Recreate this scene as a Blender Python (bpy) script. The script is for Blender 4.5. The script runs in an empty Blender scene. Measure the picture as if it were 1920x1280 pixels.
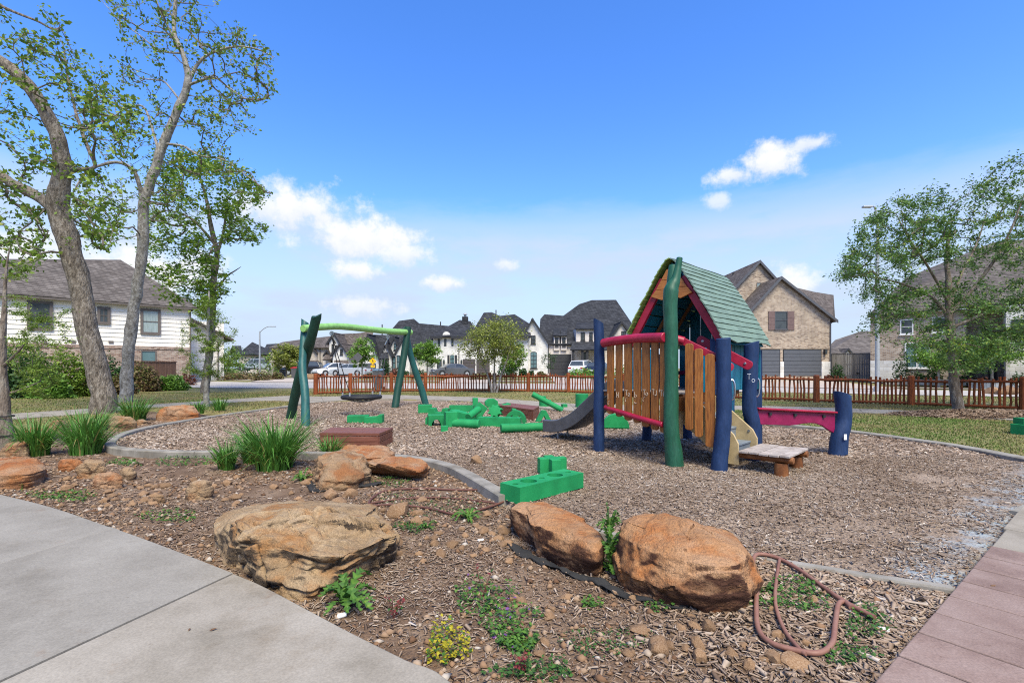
import bpy, math, random
import numpy as np
from mathutils import Vector, Matrix, noise as mn
R = math.radians
sc = bpy.context.scene
col = sc.collection
rng = np.random.default_rng(11)
random.seed(7)

# ------------------------------------------------------------------ camera
EYE, FPX, CX, HY = 1.3, 900.0, 960.0, 690.0
cam_d = bpy.data.cameras.new('camera')
cam_d.sensor_width = 36.0
cam_d.lens = 36.0 * FPX / 1920.0
cam_d.shift_y = (HY - 640.0) / 1920.0
cam_d.clip_start, cam_d.clip_end = 0.05, 3000
cam = bpy.data.objects.new('camera', cam_d)
cam.location = (0, 0, EYE)
cam.rotation_euler = (R(90), 0, 0)
col.objects.link(cam)
sc.camera = cam

# ------------------------------------------------------------------ sky and sun
SUN_EL, SUN_AZ = R(57), R(166)          # azimuth from +Y towards +X: behind and left of the camera
world = bpy.data.worlds.new('World')
sc.world = world
world.use_nodes = True
wn, wl = world.node_tree.nodes, world.node_tree.links
wn.clear()
def wnode(t, **kw):
    n = wn.new(t)
    for k, v in kw.items():
        setattr(n, k, v)
    return n
def wmath(op, a, b=None, c=None, clamp=False):
    n = wn.new('ShaderNodeMath'); n.operation = op; n.use_clamp = clamp
    for i, x in enumerate((a, b, c)):
        if x is None: continue
        if isinstance(x, (int, float)): n.inputs[i].default_value = x
        else: wl.new(x, n.inputs[i])
    return n.outputs[0]
def wstep(x, lo, hi):
    n = wn.new('ShaderNodeMapRange'); n.interpolation_type = 'SMOOTHSTEP'
    wl.new(x, n.inputs['Value']); n.inputs['From Min'].default_value = lo; n.inputs['From Max'].default_value = hi
    return n.outputs[0]
def wmix(f, a, b):
    n = wn.new('ShaderNodeMix'); n.data_type = 'RGBA'
    wl.new(f, n.inputs[0])
    for i, x in ((6, a), (7, b)):
        if isinstance(x, tuple): n.inputs[i].default_value = x
        else: wl.new(x, n.inputs[i])
    return n.outputs[2]
sky = wnode('ShaderNodeTexSky', sky_type='NISHITA', sun_disc=False, sun_elevation=SUN_EL, sun_rotation=SUN_AZ,
            altitude=0, air_density=1.0, dust_density=0.6, ozone_density=3.0)
hs = wnode('ShaderNodeHueSaturation'); hs.inputs['Saturation'].default_value = 1.30; hs.inputs['Hue'].default_value = 0.513; hs.inputs['Value'].default_value = 1.42
wl.new(sky.outputs[0], hs.inputs['Color'])
tc = wnode('ShaderNodeTexCoord')
sep = wnode('ShaderNodeSeparateXYZ'); wl.new(tc.outputs['Generated'], sep.inputs[0])
EL = wmath('ARCSINE', sep.outputs['Z'])
AZ = wmath('ARCTAN2', sep.outputs['X'], sep.outputs['Y'])
comb = wnode('ShaderNodeCombineXYZ'); wl.new(AZ, comb.inputs[0]); wl.new(EL, comb.inputs[1])
def wnoise(vec, scale, detail, rough=0.55, stretch=(1, 1, 1), off=(0, 0, 0)):
    mp = wnode('ShaderNodeMapping'); mp.inputs['Scale'].default_value = stretch; mp.inputs['Location'].default_value = off
    wl.new(vec, mp.inputs[0])
    n = wnode('ShaderNodeTexNoise'); n.inputs['Scale'].default_value = scale; n.inputs['Detail'].default_value = detail; n.inputs['Roughness'].default_value = rough
    wl.new(mp.outputs[0], n.inputs['Vector'])
    return n.outputs[0]
DIRV = tc.outputs['Generated']
edge = wnoise(comb.outputs[0], 19, 9, 0.64)
edge2 = wnoise(comb.outputs[0], 5.5, 4, 0.55, off=(3.1, 1.7, 0))
wob = wmath('ADD', wmath('MULTIPLY', wmath('SUBTRACT', edge, 0.5), 2.3), wmath('MULTIPLY', wmath('SUBTRACT', edge2, 0.5), 1.1))
# cumulus: azimuth, elevation, half width, half height (degrees), opacity
CLOUDS = [(-23.5, 16.8, 5.6, 2.7, 1), (-17.2, 14.4, 6.6, 2.5, 1), (-12.5, 13.0, 4.0, 1.4, .9), (-18.3, 10.8, 3.0, 1.35, 1), (-8.4, 9.9, 2.3, 1.1, 1), (-.4, 12.2, 1.5, .8, .75),
          (-17.5, 6.9, 4.4, 1.3, .75), (28.2, 20.6, 4.0, 1.9, 1), (25.2, 20.0, 2.6, 1.2, .9), (31.6, 21.6, 2.2, 1.0, .85), (23.4, 17.6, 1.8, 1.0, .7), (29.5, 8.0, 3.6, 2.2, 1),
          (-27.5, 16.6, 3.6, 2.0, .9), (-37.5, 8.5, 6.5, 3.0, 1), (-45.5, 9.0, 6.0, 2.6, .9),
          (62, 14, 7, 2.6, 1), (78, 20, 5, 2, .9), (-70, 15, 8, 3, 1), (100, 12, 8, 3, 1), (130, 22, 9, 3.5, 1), (160, 14, 8, 3, 1),
          (-100, 20, 8, 3, 1), (-125, 13, 9, 3, 1), (-155, 24, 8, 3, 1), (178, 34, 7, 3, 1)]
mask = lit = None
for az, el, hw, hh, op in CLOUDS:
    dx = wmath('DIVIDE', wmath('SUBTRACT', AZ, R(az)), R(hw * 1.22))
    dy = wmath('DIVIDE', wmath('SUBTRACT', EL, R(el)), R(hh * 1.15))
    d = wmath('SQRT', wmath('ADD', wmath('MULTIPLY', dx, dx), wmath('MULTIPLY', dy, dy)))
    m = wmath('MULTIPLY', wstep(wmath('SUBTRACT', wmath('ADD', 1.0, wob), d), 0.0, 0.75), op)
    l_ = wmath('MULTIPLY', m, wstep(wmath('ADD', dy, wob), -1.1, 0.5))
    mask = m if mask is None else wmath('MAXIMUM', mask, m)
    lit = l_ if lit is None else wmath('MAXIMUM', lit, l_)
# thin veil low over the whole horizon, streaked
veil_n = wnoise(comb.outputs[0], 3.2, 6, 0.62, stretch=(1, 3.4, 1), off=(.4, 2, 0))
veil_e = wmath('ADD', EL, wmath('MULTIPLY', wmath('SUBTRACT', veil_n, 0.5), R(9)))
veil = wmath('MULTIPLY', wstep(veil_e, R(19.5), R(14.5)), wmath('ADD', 0.5, wmath('MULTIPLY', wstep(veil_n, 0.36, 0.66), 0.45)))
low = wmath('MULTIPLY', wstep(EL, R(19), R(0)), 0.93)
c1 = wmix(low, hs.outputs[0], (2.3, 2.98, 4.0, 1))
c2 = wmix(veil, c1, (2.75, 3.25, 4.05, 1))
shade = wmath('DIVIDE', lit, wmath('MAXIMUM', mask, 0.01), None, True)
ccol = wmix(shade, (3.25, 3.55, 4.0, 1), (4.4, 4.42, 4.45, 1))
c3 = wmix(wmath('MULTIPLY', mask, 0.97), c2, ccol)
bg = wnode('ShaderNodeBackground'); bg.inputs['Strength'].default_value = 0.15
wl.new(c3, bg.inputs['Color'])
wo = wnode('ShaderNodeOutputWorld'); wl.new(bg.outputs[0], wo.inputs[0])

sun_d = bpy.data.lights.new('sun', 'SUN')
sun_d.energy, sun_d.angle, sun_d.color = 3.9, R(28), (1.0, 0.93, 0.72)
sun = bpy.data.objects.new('sun', sun_d)
sv = Vector((math.sin(SUN_AZ) * math.cos(SUN_EL), math.cos(SUN_AZ) * math.cos(SUN_EL), math.sin(SUN_EL)))
sun.rotation_euler = (-sv).to_track_quat('-Z', 'Y').to_euler()
sun.location = (0, 0, 40)
col.objects.link(sun)

vs = sc.view_settings
vs.view_transform, vs.look, vs.exposure, vs.gamma, vs.use_curve_mapping = 'Standard', 'None', 0.66, 1.0, False
sc.cycles.use_denoising = False
sc.cycles.filter_width = 1.1
sc.cycles.max_bounces = 6
sc.cycles.transparent_max_bounces = 6

# ------------------------------------------------------------------ helpers
def G(px, py, z=0.0):
    """ground point seen at a pixel of the photograph"""
    Y = FPX * (EYE - z) / (py - HY)
    return Vector(((px - CX) / FPX * Y, Y, z))
def A(px, py, Y):
    """point seen at a pixel, at a depth"""
    return Vector(((px - CX) / FPX * Y, Y, EYE + (HY - py) / FPX * Y))

def tag(o, label=None, cat=None, group=None, kind=None):
    if label: o['label'] = label
    if cat: o['category'] = cat
    if group: o['group'] = group
    if kind: o['kind'] = kind
    return o
def empty(name, loc, label=None, cat=None, group=None, yaw=0.0):
    o = bpy.data.objects.new(name, None)
    o.empty_display_size = 0.2
    o.location = loc
    o.rotation_euler = (0, 0, yaw)
    col.objects.link(o)
    return tag(o, label, cat, group)
def copy_tree(o, parent=None):
    c = o.copy(); col.objects.link(c); c.parent = parent
    for ch in o.children:
        copy_tree(ch, c)
    return c

def mesh_np(name, V, F, mat, parent=None, smooth=False, tint=None, loc=None):
    """fast mesh; F is an (n,k) array or a list of index lists"""
    me = bpy.data.meshes.new(name)
    V = np.asarray(V, dtype=np.float32)
    if isinstance(F, np.ndarray):
        n, k = F.shape
        me.vertices.add(len(V)); me.vertices.foreach_set('co', V.ravel())
        me.loops.add(n * k); me.loops.foreach_set('vertex_index', F.astype(np.int32).ravel())
        me.polygons.add(n)
        me.polygons.foreach_set('loop_start', np.arange(0, n * k, k, dtype=np.int32))
        me.polygons.foreach_set('loop_total', np.full(n, k, dtype=np.int32))
        me.update(calc_edges=True)
    else:
        me.from_pydata([tuple(map(float, v)) for v in V], [], F)
        me.update()
    if smooth:
        me.polygons.foreach_set('use_smooth', np.ones(len(me.polygons), dtype=bool))
    if tint is not None:
        a = me.attributes.new('tint', 'FLOAT', 'POINT')
        a.data.foreach_set('value', np.asarray(tint, dtype=np.float32))
    if mat: me.materials.append(mat)
    o = bpy.data.objects.new(name, me)
    col.objects.link(o)
    attach(o, parent)
    if loc is not None: o.location = loc
    return o
def attach(o, parent):
    if parent is not None:
        o.parent = parent
        if parent.parent is None and parent.type == 'EMPTY' and parent.rotation_euler.z == 0.0 and not parent.get('_local'):
            o.location = -Vector(parent.location)      # mesh is in world coordinates

class MB:
    def __init__(s):
        s.v, s.f = [], []
    def add(s, vs, fs):
        b = len(s.v); s.v += [tuple(v) for v in vs]; s.f += [[b + i for i in f] for f in fs]
        return s
    def box(s, c, size, rot=None):
        hx, hy, hz = size[0] / 2, size[1] / 2, size[2] / 2
        P = [Vector((x, y, z)) for x in (-hx, hx) for y in (-hy, hy) for z in (-hz, hz)]
        if rot is not None: P = [rot @ p for p in P]
        c = Vector(c)
        return s.add([p + c for p in P], [[0, 1, 3, 2], [4, 6, 7, 5], [0, 4, 5, 1], [2, 3, 7, 6], [0, 2, 6, 4], [1, 5, 7, 3]])
    def bb(s, x0, x1, y0, y1, z0, z1):
        return s.box(((x0 + x1) / 2, (y0 + y1) / 2, (z0 + z1) / 2), (abs(x1 - x0), abs(y1 - y0), abs(z1 - z0)))
    def tube(s, pts, rad, n=8, squash=None, cap=True, twist=0.0):
        pts = [Vector(p) for p in pts]
        if isinstance(rad, (int, float)): rad = [rad] * len(pts)
        b = len(s.v); ref = None
        for i, p in enumerate(pts):
            t = (pts[min(i + 1, len(pts) - 1)] - pts[max(i - 1, 0)])
            if t.length < 1e-9: t = Vector((0, 0, 1))
            t.normalize()
            if ref is None:
                ref = Vector((1, 0, 0)) if abs(t.x) < .9 else Vector((0, 1, 0))
            x = (ref - t * ref.dot(t)).normalized(); y = t.cross(x); ref = x
            for k in range(n):
                a = 2 * math.pi * k / n + twist
                e = squash if squash else 1.0
                s.v.append(tuple(p + x * math.cos(a) * rad[i] + y * math.sin(a) * rad[i] * e))
        for i in range(len(pts) - 1):
            for k in range(n):
                k2 = (k + 1) % n
                s.f.append([b + i * n + k, b + i * n + k2, b + (i + 1) * n + k2, b + (i + 1) * n + k])
        if cap:
            s.f.append([b + k for k in range(n)][::-1])
            s.f.append([b + (len(pts) - 1) * n + k for k in range(n)])
        return s
    def prism(s, poly, off):
        """closed polygon of 3D points extruded by the vector off"""
        P = [Vector(p) for p in poly]; off = Vector(off); n = len(P)
        fs = [list(range(n))[::-1], [n + i for i in range(n)]]
        fs += [[i, (i + 1) % n, n + (i + 1) % n, n + i] for i in range(n)]
        return s.add(P + [p + off for p in P], fs)
    def ring(s, c, r_in, r_out, h, n=24, ax=None):
        """flat ring (washer) with axis ax"""
        q = Vector((0, 0, 1)).rotation_difference(Vector(ax)) if ax is not None else None
        vs = []
        for z in (0, h):
            for r in (r_in, r_out):
                for k in range(n):
                    p = Vector((r * math.cos(2 * math.pi * k / n), r * math.sin(2 * math.pi * k / n), z))
                    vs.append((q @ p if q else p) + Vector(c))
        fs = []
        for k in range(n):
            j = (k + 1) % n
            fs += [[k, j, n + j, n + k][::-1], [2 * n + k, 2 * n + j, 3 * n + j, 3 * n + k], [n + k, n + j, 3 * n + j, 3 * n + k], [k, 2 * n + k, 2 * n + j, j]]
        return s.add(vs, fs)
    def build(s, name, mat, parent=None, smooth=False, bevel=0.0, seg=2, loc=None):
        o = mesh_np(name, s.v, s.f, mat, parent, smooth, loc=loc)
        if bevel:
            m = o.modifiers.new('bevel', 'BEVEL'); m.width = bevel; m.segments = seg; m.limit_method = 'ANGLE'; m.angle_limit = R(35)
        if smooth and hasattr(o.data, 'set_sharp_from_angle'):
            o.data.set_sharp_from_angle(angle=R(38))
        return o
def rotz(a): return Matrix.Rotation(a, 3, 'Z')
def spline(pts, n=8):
    """Catmull-Rom through points, n steps each"""
    P = [Vector(p) for p in pts]; out = []
    for i in range(len(P) - 1):
        p0, p1, p2, p3 = P[max(i - 1, 0)], P[i], P[i + 1], P[min(i + 2, len(P) - 1)]
        for k in range(n):
            t = k / n
            out.append(0.5 * ((2 * p1) + (p2 - p0) * t + (2 * p0 - 5 * p1 + 4 * p2 - p3) * t * t + (3 * p1 - p0 - 3 * p2 + p3) * t ** 3))
    out.append(P[-1])
    return out
def in_poly(X, Y, poly):
    inside = np.zeros(X.shape, dtype=bool); n = len(poly)
    for i in range(n):
        x1, y1 = poly[i][0], poly[i][1]; x2, y2 = poly[(i + 1) % n][0], poly[(i + 1) % n][1]
        if y1 == y2: continue
        c = ((y1 > Y) != (y2 > Y)) & (X < (x2 - x1) * (Y - y1) / (y2 - y1) + x1)
        inside ^= c
    return inside
def fbm(p, o=4):
    return mn.fractal(p, 1.0, 2.0, o, noise_basis='PERLIN_ORIGINAL')

# ------------------------------------------------------------------ materials
MATS = {}
def mat(name, c1, c2=None, c3=None, rough=0.75, scale=5.0, bump=0.15, bscale=60.0, spec=0.3, metal=0.0, stretch=(1, 1, 1), objvar=0.0,
        tint=None, trans=0.0, detail=6.0, coat=0.0, lo=0.3, hi=0.7, dist=0.01, fine=0.0, bstretch=None):
    m = bpy.data.materials.new(name); m.use_nodes = True
    nt = m.node_tree; N, L = nt.nodes, nt.links
    b = N['Principled BSDF']
    c2 = c2 or tuple(min(1, x * 1.25) for x in c1); c3 = c3 or c2
    t = N.new('ShaderNodeTexCoord'); mp = N.new('ShaderNodeMapping'); mp.inputs['Scale'].default_value = stretch
    L.new(t.outputs['Object'], mp.inputs[0])
    oi = N.new('ShaderNodeObjectInfo')
    va = N.new('ShaderNodeVectorMath'); va.operation = 'SCALE'; va.inputs[0].default_value = (13, 7, 5); L.new(oi.outputs['Random'], va.inputs['Scale'])
    L.new(va.outputs[0], mp.inputs['Location'])
    n1 = N.new('ShaderNodeTexNoise'); n1.inputs['Scale'].default_value = scale; n1.inputs['Detail'].default_value = detail; n1.inputs['Roughness'].default_value = 0.6
    L.new(mp.outputs[0], n1.inputs['Vector'])
    rp = N.new('ShaderNodeValToRGB'); e = rp.color_ramp.elements
    e[0].position, e[0].color = lo, (*c1, 1); e[1].position, e[1].color = hi, (*c3, 1)
    em = rp.color_ramp.elements.new((lo + hi) / 2); em.color = (*c2, 1)
    L.new(n1.outputs[0], rp.inputs[0])
    out = rp.outputs[0]
    if tint:
        at = N.new('ShaderNodeAttribute'); at.attribute_name = 'tint'
        tr = N.new('ShaderNodeValToRGB'); tr.color_ramp.interpolation = 'LINEAR'
        el = tr.color_ramp.elements
        for i, (p, cc) in enumerate(tint):
            if i < 2: x = el[i]; x.position = p
            else: x = el.new(p)
            x.color = (*cc, 1)
        L.new(at.outputs['Fac'], tr.inputs[0])
        mx = N.new('ShaderNodeMix'); mx.data_type = 'RGBA'; mx.blend_type = 'MULTIPLY'; mx.inputs[0].default_value = 1.0
        L.new(tr.outputs[0], mx.inputs[6]); L.new(out, mx.inputs[7]); out = mx.outputs[2]
    if objvar:
        h = N.new('ShaderNodeHueSaturation')
        mr = N.new('ShaderNodeMapRange'); mr.inputs['To Min'].default_value = 1 - objvar; mr.inputs['To Max'].default_value = 1 + objvar
        L.new(oi.outputs['Random'], mr.inputs['Value']); L.new(mr.outputs[0], h.inputs['Value']); L.new(out, h.inputs['Color']); out = h.outputs[0]
    if fine:
        n3 = N.new('ShaderNodeTexNoise'); n3.inputs['Scale'].default_value = bscale * 2; n3.inputs['Detail'].default_value = 3
        L.new(mp.outputs[0], n3.inputs['Vector'])
        mr = N.new('ShaderNodeMapRange'); mr.inputs['From Min'].default_value = .3; mr.inputs['From Max'].default_value = .7
        mr.inputs['To Min'].default_value = 1 - fine; mr.inputs['To Max'].default_value = 1 + fine
        L.new(n3.outputs[0], mr.inputs['Value'])
        h = N.new('ShaderNodeHueSaturation'); L.new(mr.outputs[0], h.inputs['Value']); L.new(out, h.inputs['Color']); out = h.outputs[0]
    L.new(out, b.inputs['Base Color'])
    b.inputs['Roughness'].default_value = rough; b.inputs['Specular IOR Level'].default_value = spec; b.inputs['Metallic'].default_value = metal
    b.inputs['Coat Weight'].default_value = coat
    if bump:
        n2 = N.new('ShaderNodeTexNoise'); n2.inputs['Scale'].default_value = bscale; n2.inputs['Detail'].default_value = 5
        if bstretch:
            mp2 = N.new('ShaderNodeMapping'); mp2.inputs['Scale'].default_value = bstretch; L.new(t.outputs['Object'], mp2.inputs[0]); L.new(mp2.outputs[0], n2.inputs['Vector'])
        else:
            L.new(mp.outputs[0], n2.inputs['Vector'])
        bp = N.new('ShaderNodeBump'); bp.inputs['Strength'].default_value = bump; bp.inputs['Distance'].default_value = dist
        L.new(n2.outputs[0], bp.inputs['Height']); L.new(bp.outputs[0], b.inputs['Normal'])
    if trans:
        tl = N.new('ShaderNodeBsdfTranslucent'); L.new(out, tl.inputs['Color'])
        ms = N.new('ShaderNodeMixShader'); ms.inputs[0].default_value = trans
        o = N['Material Output']; L.new(b.outputs[0], ms.inputs[1]); L.new(tl.outputs[0], ms.inputs[2]); L.new(ms.outputs[0], o.inputs['Surface'])
    MATS[name] = m
    return m
def brick_mat(name, cols, mortar, bw=0.2, bh=0.067, ms=0.009, bump=0.6, offset=0.5):
    """brick courses in a wall's own plane (object x and z)"""
    m = bpy.data.materials.new(name); m.use_nodes = True
    N, L = m.node_tree.nodes, m.node_tree.links; b = N['Principled BSDF']
    t = N.new('ShaderNodeTexCoord'); s = N.new('ShaderNodeSeparateXYZ'); L.new(t.outputs['Object'], s.inputs[0])
    ad = N.new('ShaderNodeMath'); ad.operation = 'ADD'; L.new(s.outputs[0], ad.inputs[0]); L.new(s.outputs[1], ad.inputs[1])
    cb = N.new('ShaderNodeCombineXYZ'); L.new(ad.outputs[0], cb.inputs[0]); L.new(s.outputs[2], cb.inputs[1])
    br = N.new('ShaderNodeTexBrick'); br.offset = offset
    br.inputs['Scale'].default_value = 1.0; br.inputs['Brick Width'].default_value = bw; br.inputs['Row Height'].default_value = bh; br.inputs['Mortar Size'].default_value = ms
    br.inputs['Color1'].default_value = (0, 0, 0, 1); br.inputs['Color2'].default_value = (1, 1, 1, 1); br.inputs['Mortar'].default_value = (.5, .5, .5, 1)
    L.new(cb.outputs[0], br.inputs['Vector'])
    rp = N.new('ShaderNodeValToRGB'); el = rp.color_ramp.elements
    for i, c in enumerate(cols):
        x = el[i] if i < 2 else el.new(i / (len(cols) - 1)); x.position = i / (len(cols) - 1); x.color = (*c, 1)
    L.new(br.outputs['Color'], rp.inputs[0])
    nz = N.new('ShaderNodeTexNoise'); nz.inputs['Scale'].default_value = 1.3; nz.inputs['Detail'].default_value = 8; L.new(t.outputs['Object'], nz.inputs['Vector'])
    mr = N.new('ShaderNodeMapRange'); mr.inputs['From Min'].default_value = .3; mr.inputs['From Max'].default_value = .7; mr.inputs['To Min'].default_value = .8; mr.inputs['To Max'].default_value = 1.15
    L.new(nz.outputs[0], mr.inputs['Value'])
    mx = N.new('ShaderNodeMix'); mx.data_type = 'RGBA'; L.new(br.outputs['Fac'], mx.inputs[0]); L.new(rp.outputs[0], mx.inputs[6]); mx.inputs[7].default_value = (*mortar, 1)
    h = N.new('ShaderNodeHueSaturation'); L.new(mr.outputs[0], h.inputs['Value']); L.new(mx.outputs[2], h.inputs['Color']); L.new(h.outputs[0], b.inputs['Base Color'])
    b.inputs['Roughness'].default_value = 0.9; b.inputs['Specular IOR Level'].default_value = 0.2
    bp = N.new('ShaderNodeBump'); bp.invert = True; bp.inputs['Strength'].default_value = bump; bp.inputs['Distance'].default_value = 0.008
    L.new(br.outputs['Fac'], bp.inputs['Height']); L.new(bp.outputs[0], b.inputs['Normal'])
    return m

M = {}
M['concrete'] = mat('concrete', (.195, .168, .128), (.265, .232, .184), (.305, .27, .218), rough=.85, scale=2.3, bump=.22, bscale=48, fine=.13, dist=.003, objvar=.03)
M['concrete_blue'] = mat('concrete_greyer', (.178, .158, .127), (.235, .212, .175), (.27, .246, .205), rough=.85, scale=1.8, bump=.22, bscale=48, fine=.13, dist=.003)
M['kerb'] = mat('kerb_concrete', (.15, .135, .11), (.235, .215, .18), (.30, .275, .235), rough=.9, scale=4, bump=.4, bscale=90, fine=.12, dist=.004)
M['road'] = mat('road_concrete', (.33, .30, .265), (.38, .345, .305), rough=.9, scale=1, bump=.1)
M['driveway'] = mat('driveway_concrete', (.34, .285, .235), (.40, .34, .285), rough=.9, scale=1, bump=.1)
def stains(m, scale, lo, hi, amt, col_):
    """old spill and leaf stains with outlines of their own"""
    N, L = m.node_tree.nodes, m.node_tree.links; b = N['Principled BSDF']; old = b.inputs['Base Color'].links[0].from_socket
    t = N.new('ShaderNodeTexCoord'); n = N.new('ShaderNodeTexNoise'); n.inputs['Scale'].default_value = scale; n.inputs['Detail'].default_value = 7; n.inputs['Roughness'].default_value = .7; L.new(t.outputs['Object'], n.inputs['Vector'])
    r = N.new('ShaderNodeMapRange'); r.interpolation_type = 'SMOOTHSTEP'; L.new(n.outputs[0], r.inputs['Value']); r.inputs['From Min'].default_value = lo; r.inputs['From Max'].default_value = hi; r.inputs['To Max'].default_value = amt
    x = N.new('ShaderNodeMix'); x.data_type = 'RGBA'; x.blend_type = 'MULTIPLY'; L.new(r.outputs[0], x.inputs[0]); L.new(old, x.inputs[6]); x.inputs[7].default_value = (*col_, 1); L.new(x.outputs[2], b.inputs['Base Color'])
for k_ in ('concrete', 'concrete_blue', 'kerb'):
    stains(M[k_], 1.1, .52, .70, .8, (.72, .66, .58)); stains(M[k_], 14.0, .63, .72, .7, (.62, .58, .52)); stains(M[k_], 3.1, .60, .72, .45, (.80, .62, .50))
M['joint'] = mat('joint_filler', (.05, .045, .04), (.10, .09, .08), rough=.95, scale=20)
M['deck'] = mat('stamped_concrete', (.165, .105, .083), (.23, .158, .128), (.275, .20, .167), rough=.7, scale=3.2, stretch=(1, 1, 1), bump=.45, bscale=50, fine=.16, dist=.004, objvar=.035)
stains(M['deck'], 2.4, .54, .74, .55, (.70, .64, .60)); stains(M['deck'], 22.0, .6, .7, .7, (.60, .54, .5))
M['lawn'] = mat('lawn', (.15, .125, .05), (.20, .175, .07), (.12, .15, .035), rough=.95, scale=.55, bump=.9, bscale=35, fine=.35, dist=.03, lo=.33, hi=.68)
M['soil'] = mat('soil', (.085, .05, .03), (.15, .095, .058), (.21, .145, .095), rough=.98, scale=3, bump=1.0, bscale=45, fine=.35, dist=.02)
M['mulch'] = mat('mulch_base', (.165, .115, .077), (.26, .19, .135), (.325, .25, .185), rough=.98, scale=2.2, bump=1.0, bscale=42, fine=.5, dist=.03)
M['dust'] = mat('blue_grey_dust', (.28, .33, .36), (.36, .41, .43), (.42, .46, .47), rough=.95, scale=7, bump=.5, bscale=60, fine=.12)
M['chip'] = mat('wood_chip', (.75, .72, .70), (.9, .88, .86), (1, 1, 1), rough=.9, scale=50, bump=0, tint=[(0, (.13, .085, .056)), (.22, (.235, .16, .107)), (.55, (.345, .258, .186)), (.8, (.44, .355, .277)), (1, (.56, .49, .415))])
M['stone'] = mat('bed_stone', (.135, .07, .034), (.245, .145, .075), (.31, .215, .135), rough=.9, scale=9, bump=.5, bscale=60, objvar=.22, fine=.2, dist=.006)
M['pebble'] = mat('pebble', (.8, .8, .8), (1, 1, 1), rough=.9, scale=30, bump=0, tint=[(0, (.12, .062, .032)), (.4, (.235, .135, .072)), (.75, (.32, .22, .14)), (1, (.40, .35, .29))])
M['blade'] = mat('iris_blade', (.8, .8, .8), (1, 1, 1), rough=.5, scale=5, bump=0, spec=.4, trans=.25, tint=[(0, (0.405, 0.324, 0.121)), (.08, (0.135, 0.162, 0.027)), (.35, (0.068, 0.182, 0.024)), (.75, (0.101, 0.270, 0.041)), (1, (0.216, 0.405, 0.081))])
M['grass'] = mat('grass_blade', (.8, .8, .8), (1, 1, 1), rough=.8, scale=.6, bump=0, trans=.2, tint=[(0, (.30, .235, .11)), (.45, (.23, .205, .075)), (.7, (.13, .175, .04)), (1, (.10, .175, .03))])
M['weed'] = mat('weed_leaf', (.7, .7, .7), (1, 1, 1), rough=.6, scale=20, bump=0, trans=.25, tint=[(0, (.03, .075, .02)), (.5, (.06, .15, .025)), (.8, (.12, .24, .03)), (.9, (.40, .34, .02)), (.95, (.20, .03, .03)), (1, (.20, .08, .28))])
def leafmat(n, ramp, tr=.3): return mat(n, (.8, .8, .8), (1, 1, 1), rough=.55, scale=.8, bump=0, trans=tr, spec=.3, tint=ramp)
M['leaf_spring'] = leafmat('leaf_spring', [(0, (0.078, 0.131, 0.025)), (.4, (0.133, 0.231, 0.031)), (.8, (0.235, 0.331, 0.042)), (1, (0.329, 0.354, 0.070))])
M['leaf_maple'] = leafmat('leaf_maple', [(0, (0.071, 0.149, 0.028)), (.5, (0.152, 0.280, 0.034)), (1, (0.325, 0.411, 0.046))])
M['leaf_oak'] = leafmat('leaf_oak', [(0, (0.050, 0.106, 0.036)), (.5, (0.102, 0.202, 0.048)), (.85, (0.192, 0.288, 0.053)), (1, (0.338, 0.384, 0.053))])
M['leaf_olive'] = leafmat('leaf_olive', [(0, (.13, .165, .03)), (.5, (.22, .265, .05)), (1, (.34, .36, .08))])
M['leaf_bright'] = leafmat('leaf_bright', [(0, (0.084, 0.182, 0.028)), (.5, (0.147, 0.287, 0.042)), (1, (0.252, 0.378, 0.063))])
M['leaf_dark'] = leafmat('leaf_dark', [(0, (0.018, 0.048, 0.018)), (.5, (0.038, 0.090, 0.027)), (1, (0.083, 0.165, 0.039))])
M['leaf_cypress'] = leafmat('leaf_cypress', [(0, (0.084, 0.140, 0.025)), (.5, (0.154, 0.252, 0.031)), (1, (0.266, 0.350, 0.049))])
M['leaf_brown'] = leafmat('leaf_brown', [(0, (0.126, 0.084, 0.049)), (.4, (0.210, 0.140, 0.070)), (.7, (0.140, 0.168, 0.042)), (1, (0.112, 0.196, 0.042))])
M['leaf_red'] = leafmat('leaf_red', [(0, (0.108, 0.036, 0.030)), (.5, (0.204, 0.072, 0.048)), (1, (0.120, 0.120, 0.036))])
M['bark'] = mat('bark', (.06, .047, .034), (.175, .145, .112), (.30, .265, .22), rough=.95, scale=11, stretch=(1.5, 1.5, .5), bump=1.0, bscale=20, bstretch=(1.7, 1.7, .6), dist=.05, fine=.3)
M['bark_pale'] = mat('bark_pale', (.10, .085, .068), (.24, .22, .19), (.38, .36, .32), rough=.9, scale=8, stretch=(1.3, 1.3, .8), bump=.7, bscale=18, dist=.03, fine=.3)
M['bark_oak'] = mat('bark_oak', (.085, .065, .05), (.17, .135, .105), (.27, .24, .20), rough=.95, scale=9, stretch=(1.5, 1.5, .5), bump=.9, bscale=24, dist=.03, fine=.3)
M['twig'] = mat('twig', (.10, .08, .06), (.16, .135, .11), rough=.9, scale=12)
def paint(n, c, rough=.5, **k):
    d = tuple(x * .78 for x in c); l = tuple(min(1, x * 1.15 + .006) for x in c)
    kw = dict(rough=rough, scale=7, bump=.18, bscale=30, spec=.4, dist=.006, fine=.06); kw.update(k)
    return mat(n, d, c, l, **kw)
M['foam'] = paint('green_foam', (.005, .215, .06), rough=.72, objvar=.12, bump=.3, bscale=60, dist=.003, scale=4, fine=.13)
M['blue'] = paint('blue_post_paint', (.011, .030, .088), spec=.25, rough=.6, stretch=(1, 1, .3), scale=14, bump=.3, fine=.14)
M['green_post'] = paint('green_post_paint', (.011, .078, .042), stretch=(1, 1, .25), scale=14, bump=.35, fine=.16)
M['teal_post'] = paint('teal_post_paint', (.014, .085, .076), stretch=(1, 1, .25), scale=14, bump=.35, fine=.14)
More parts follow.
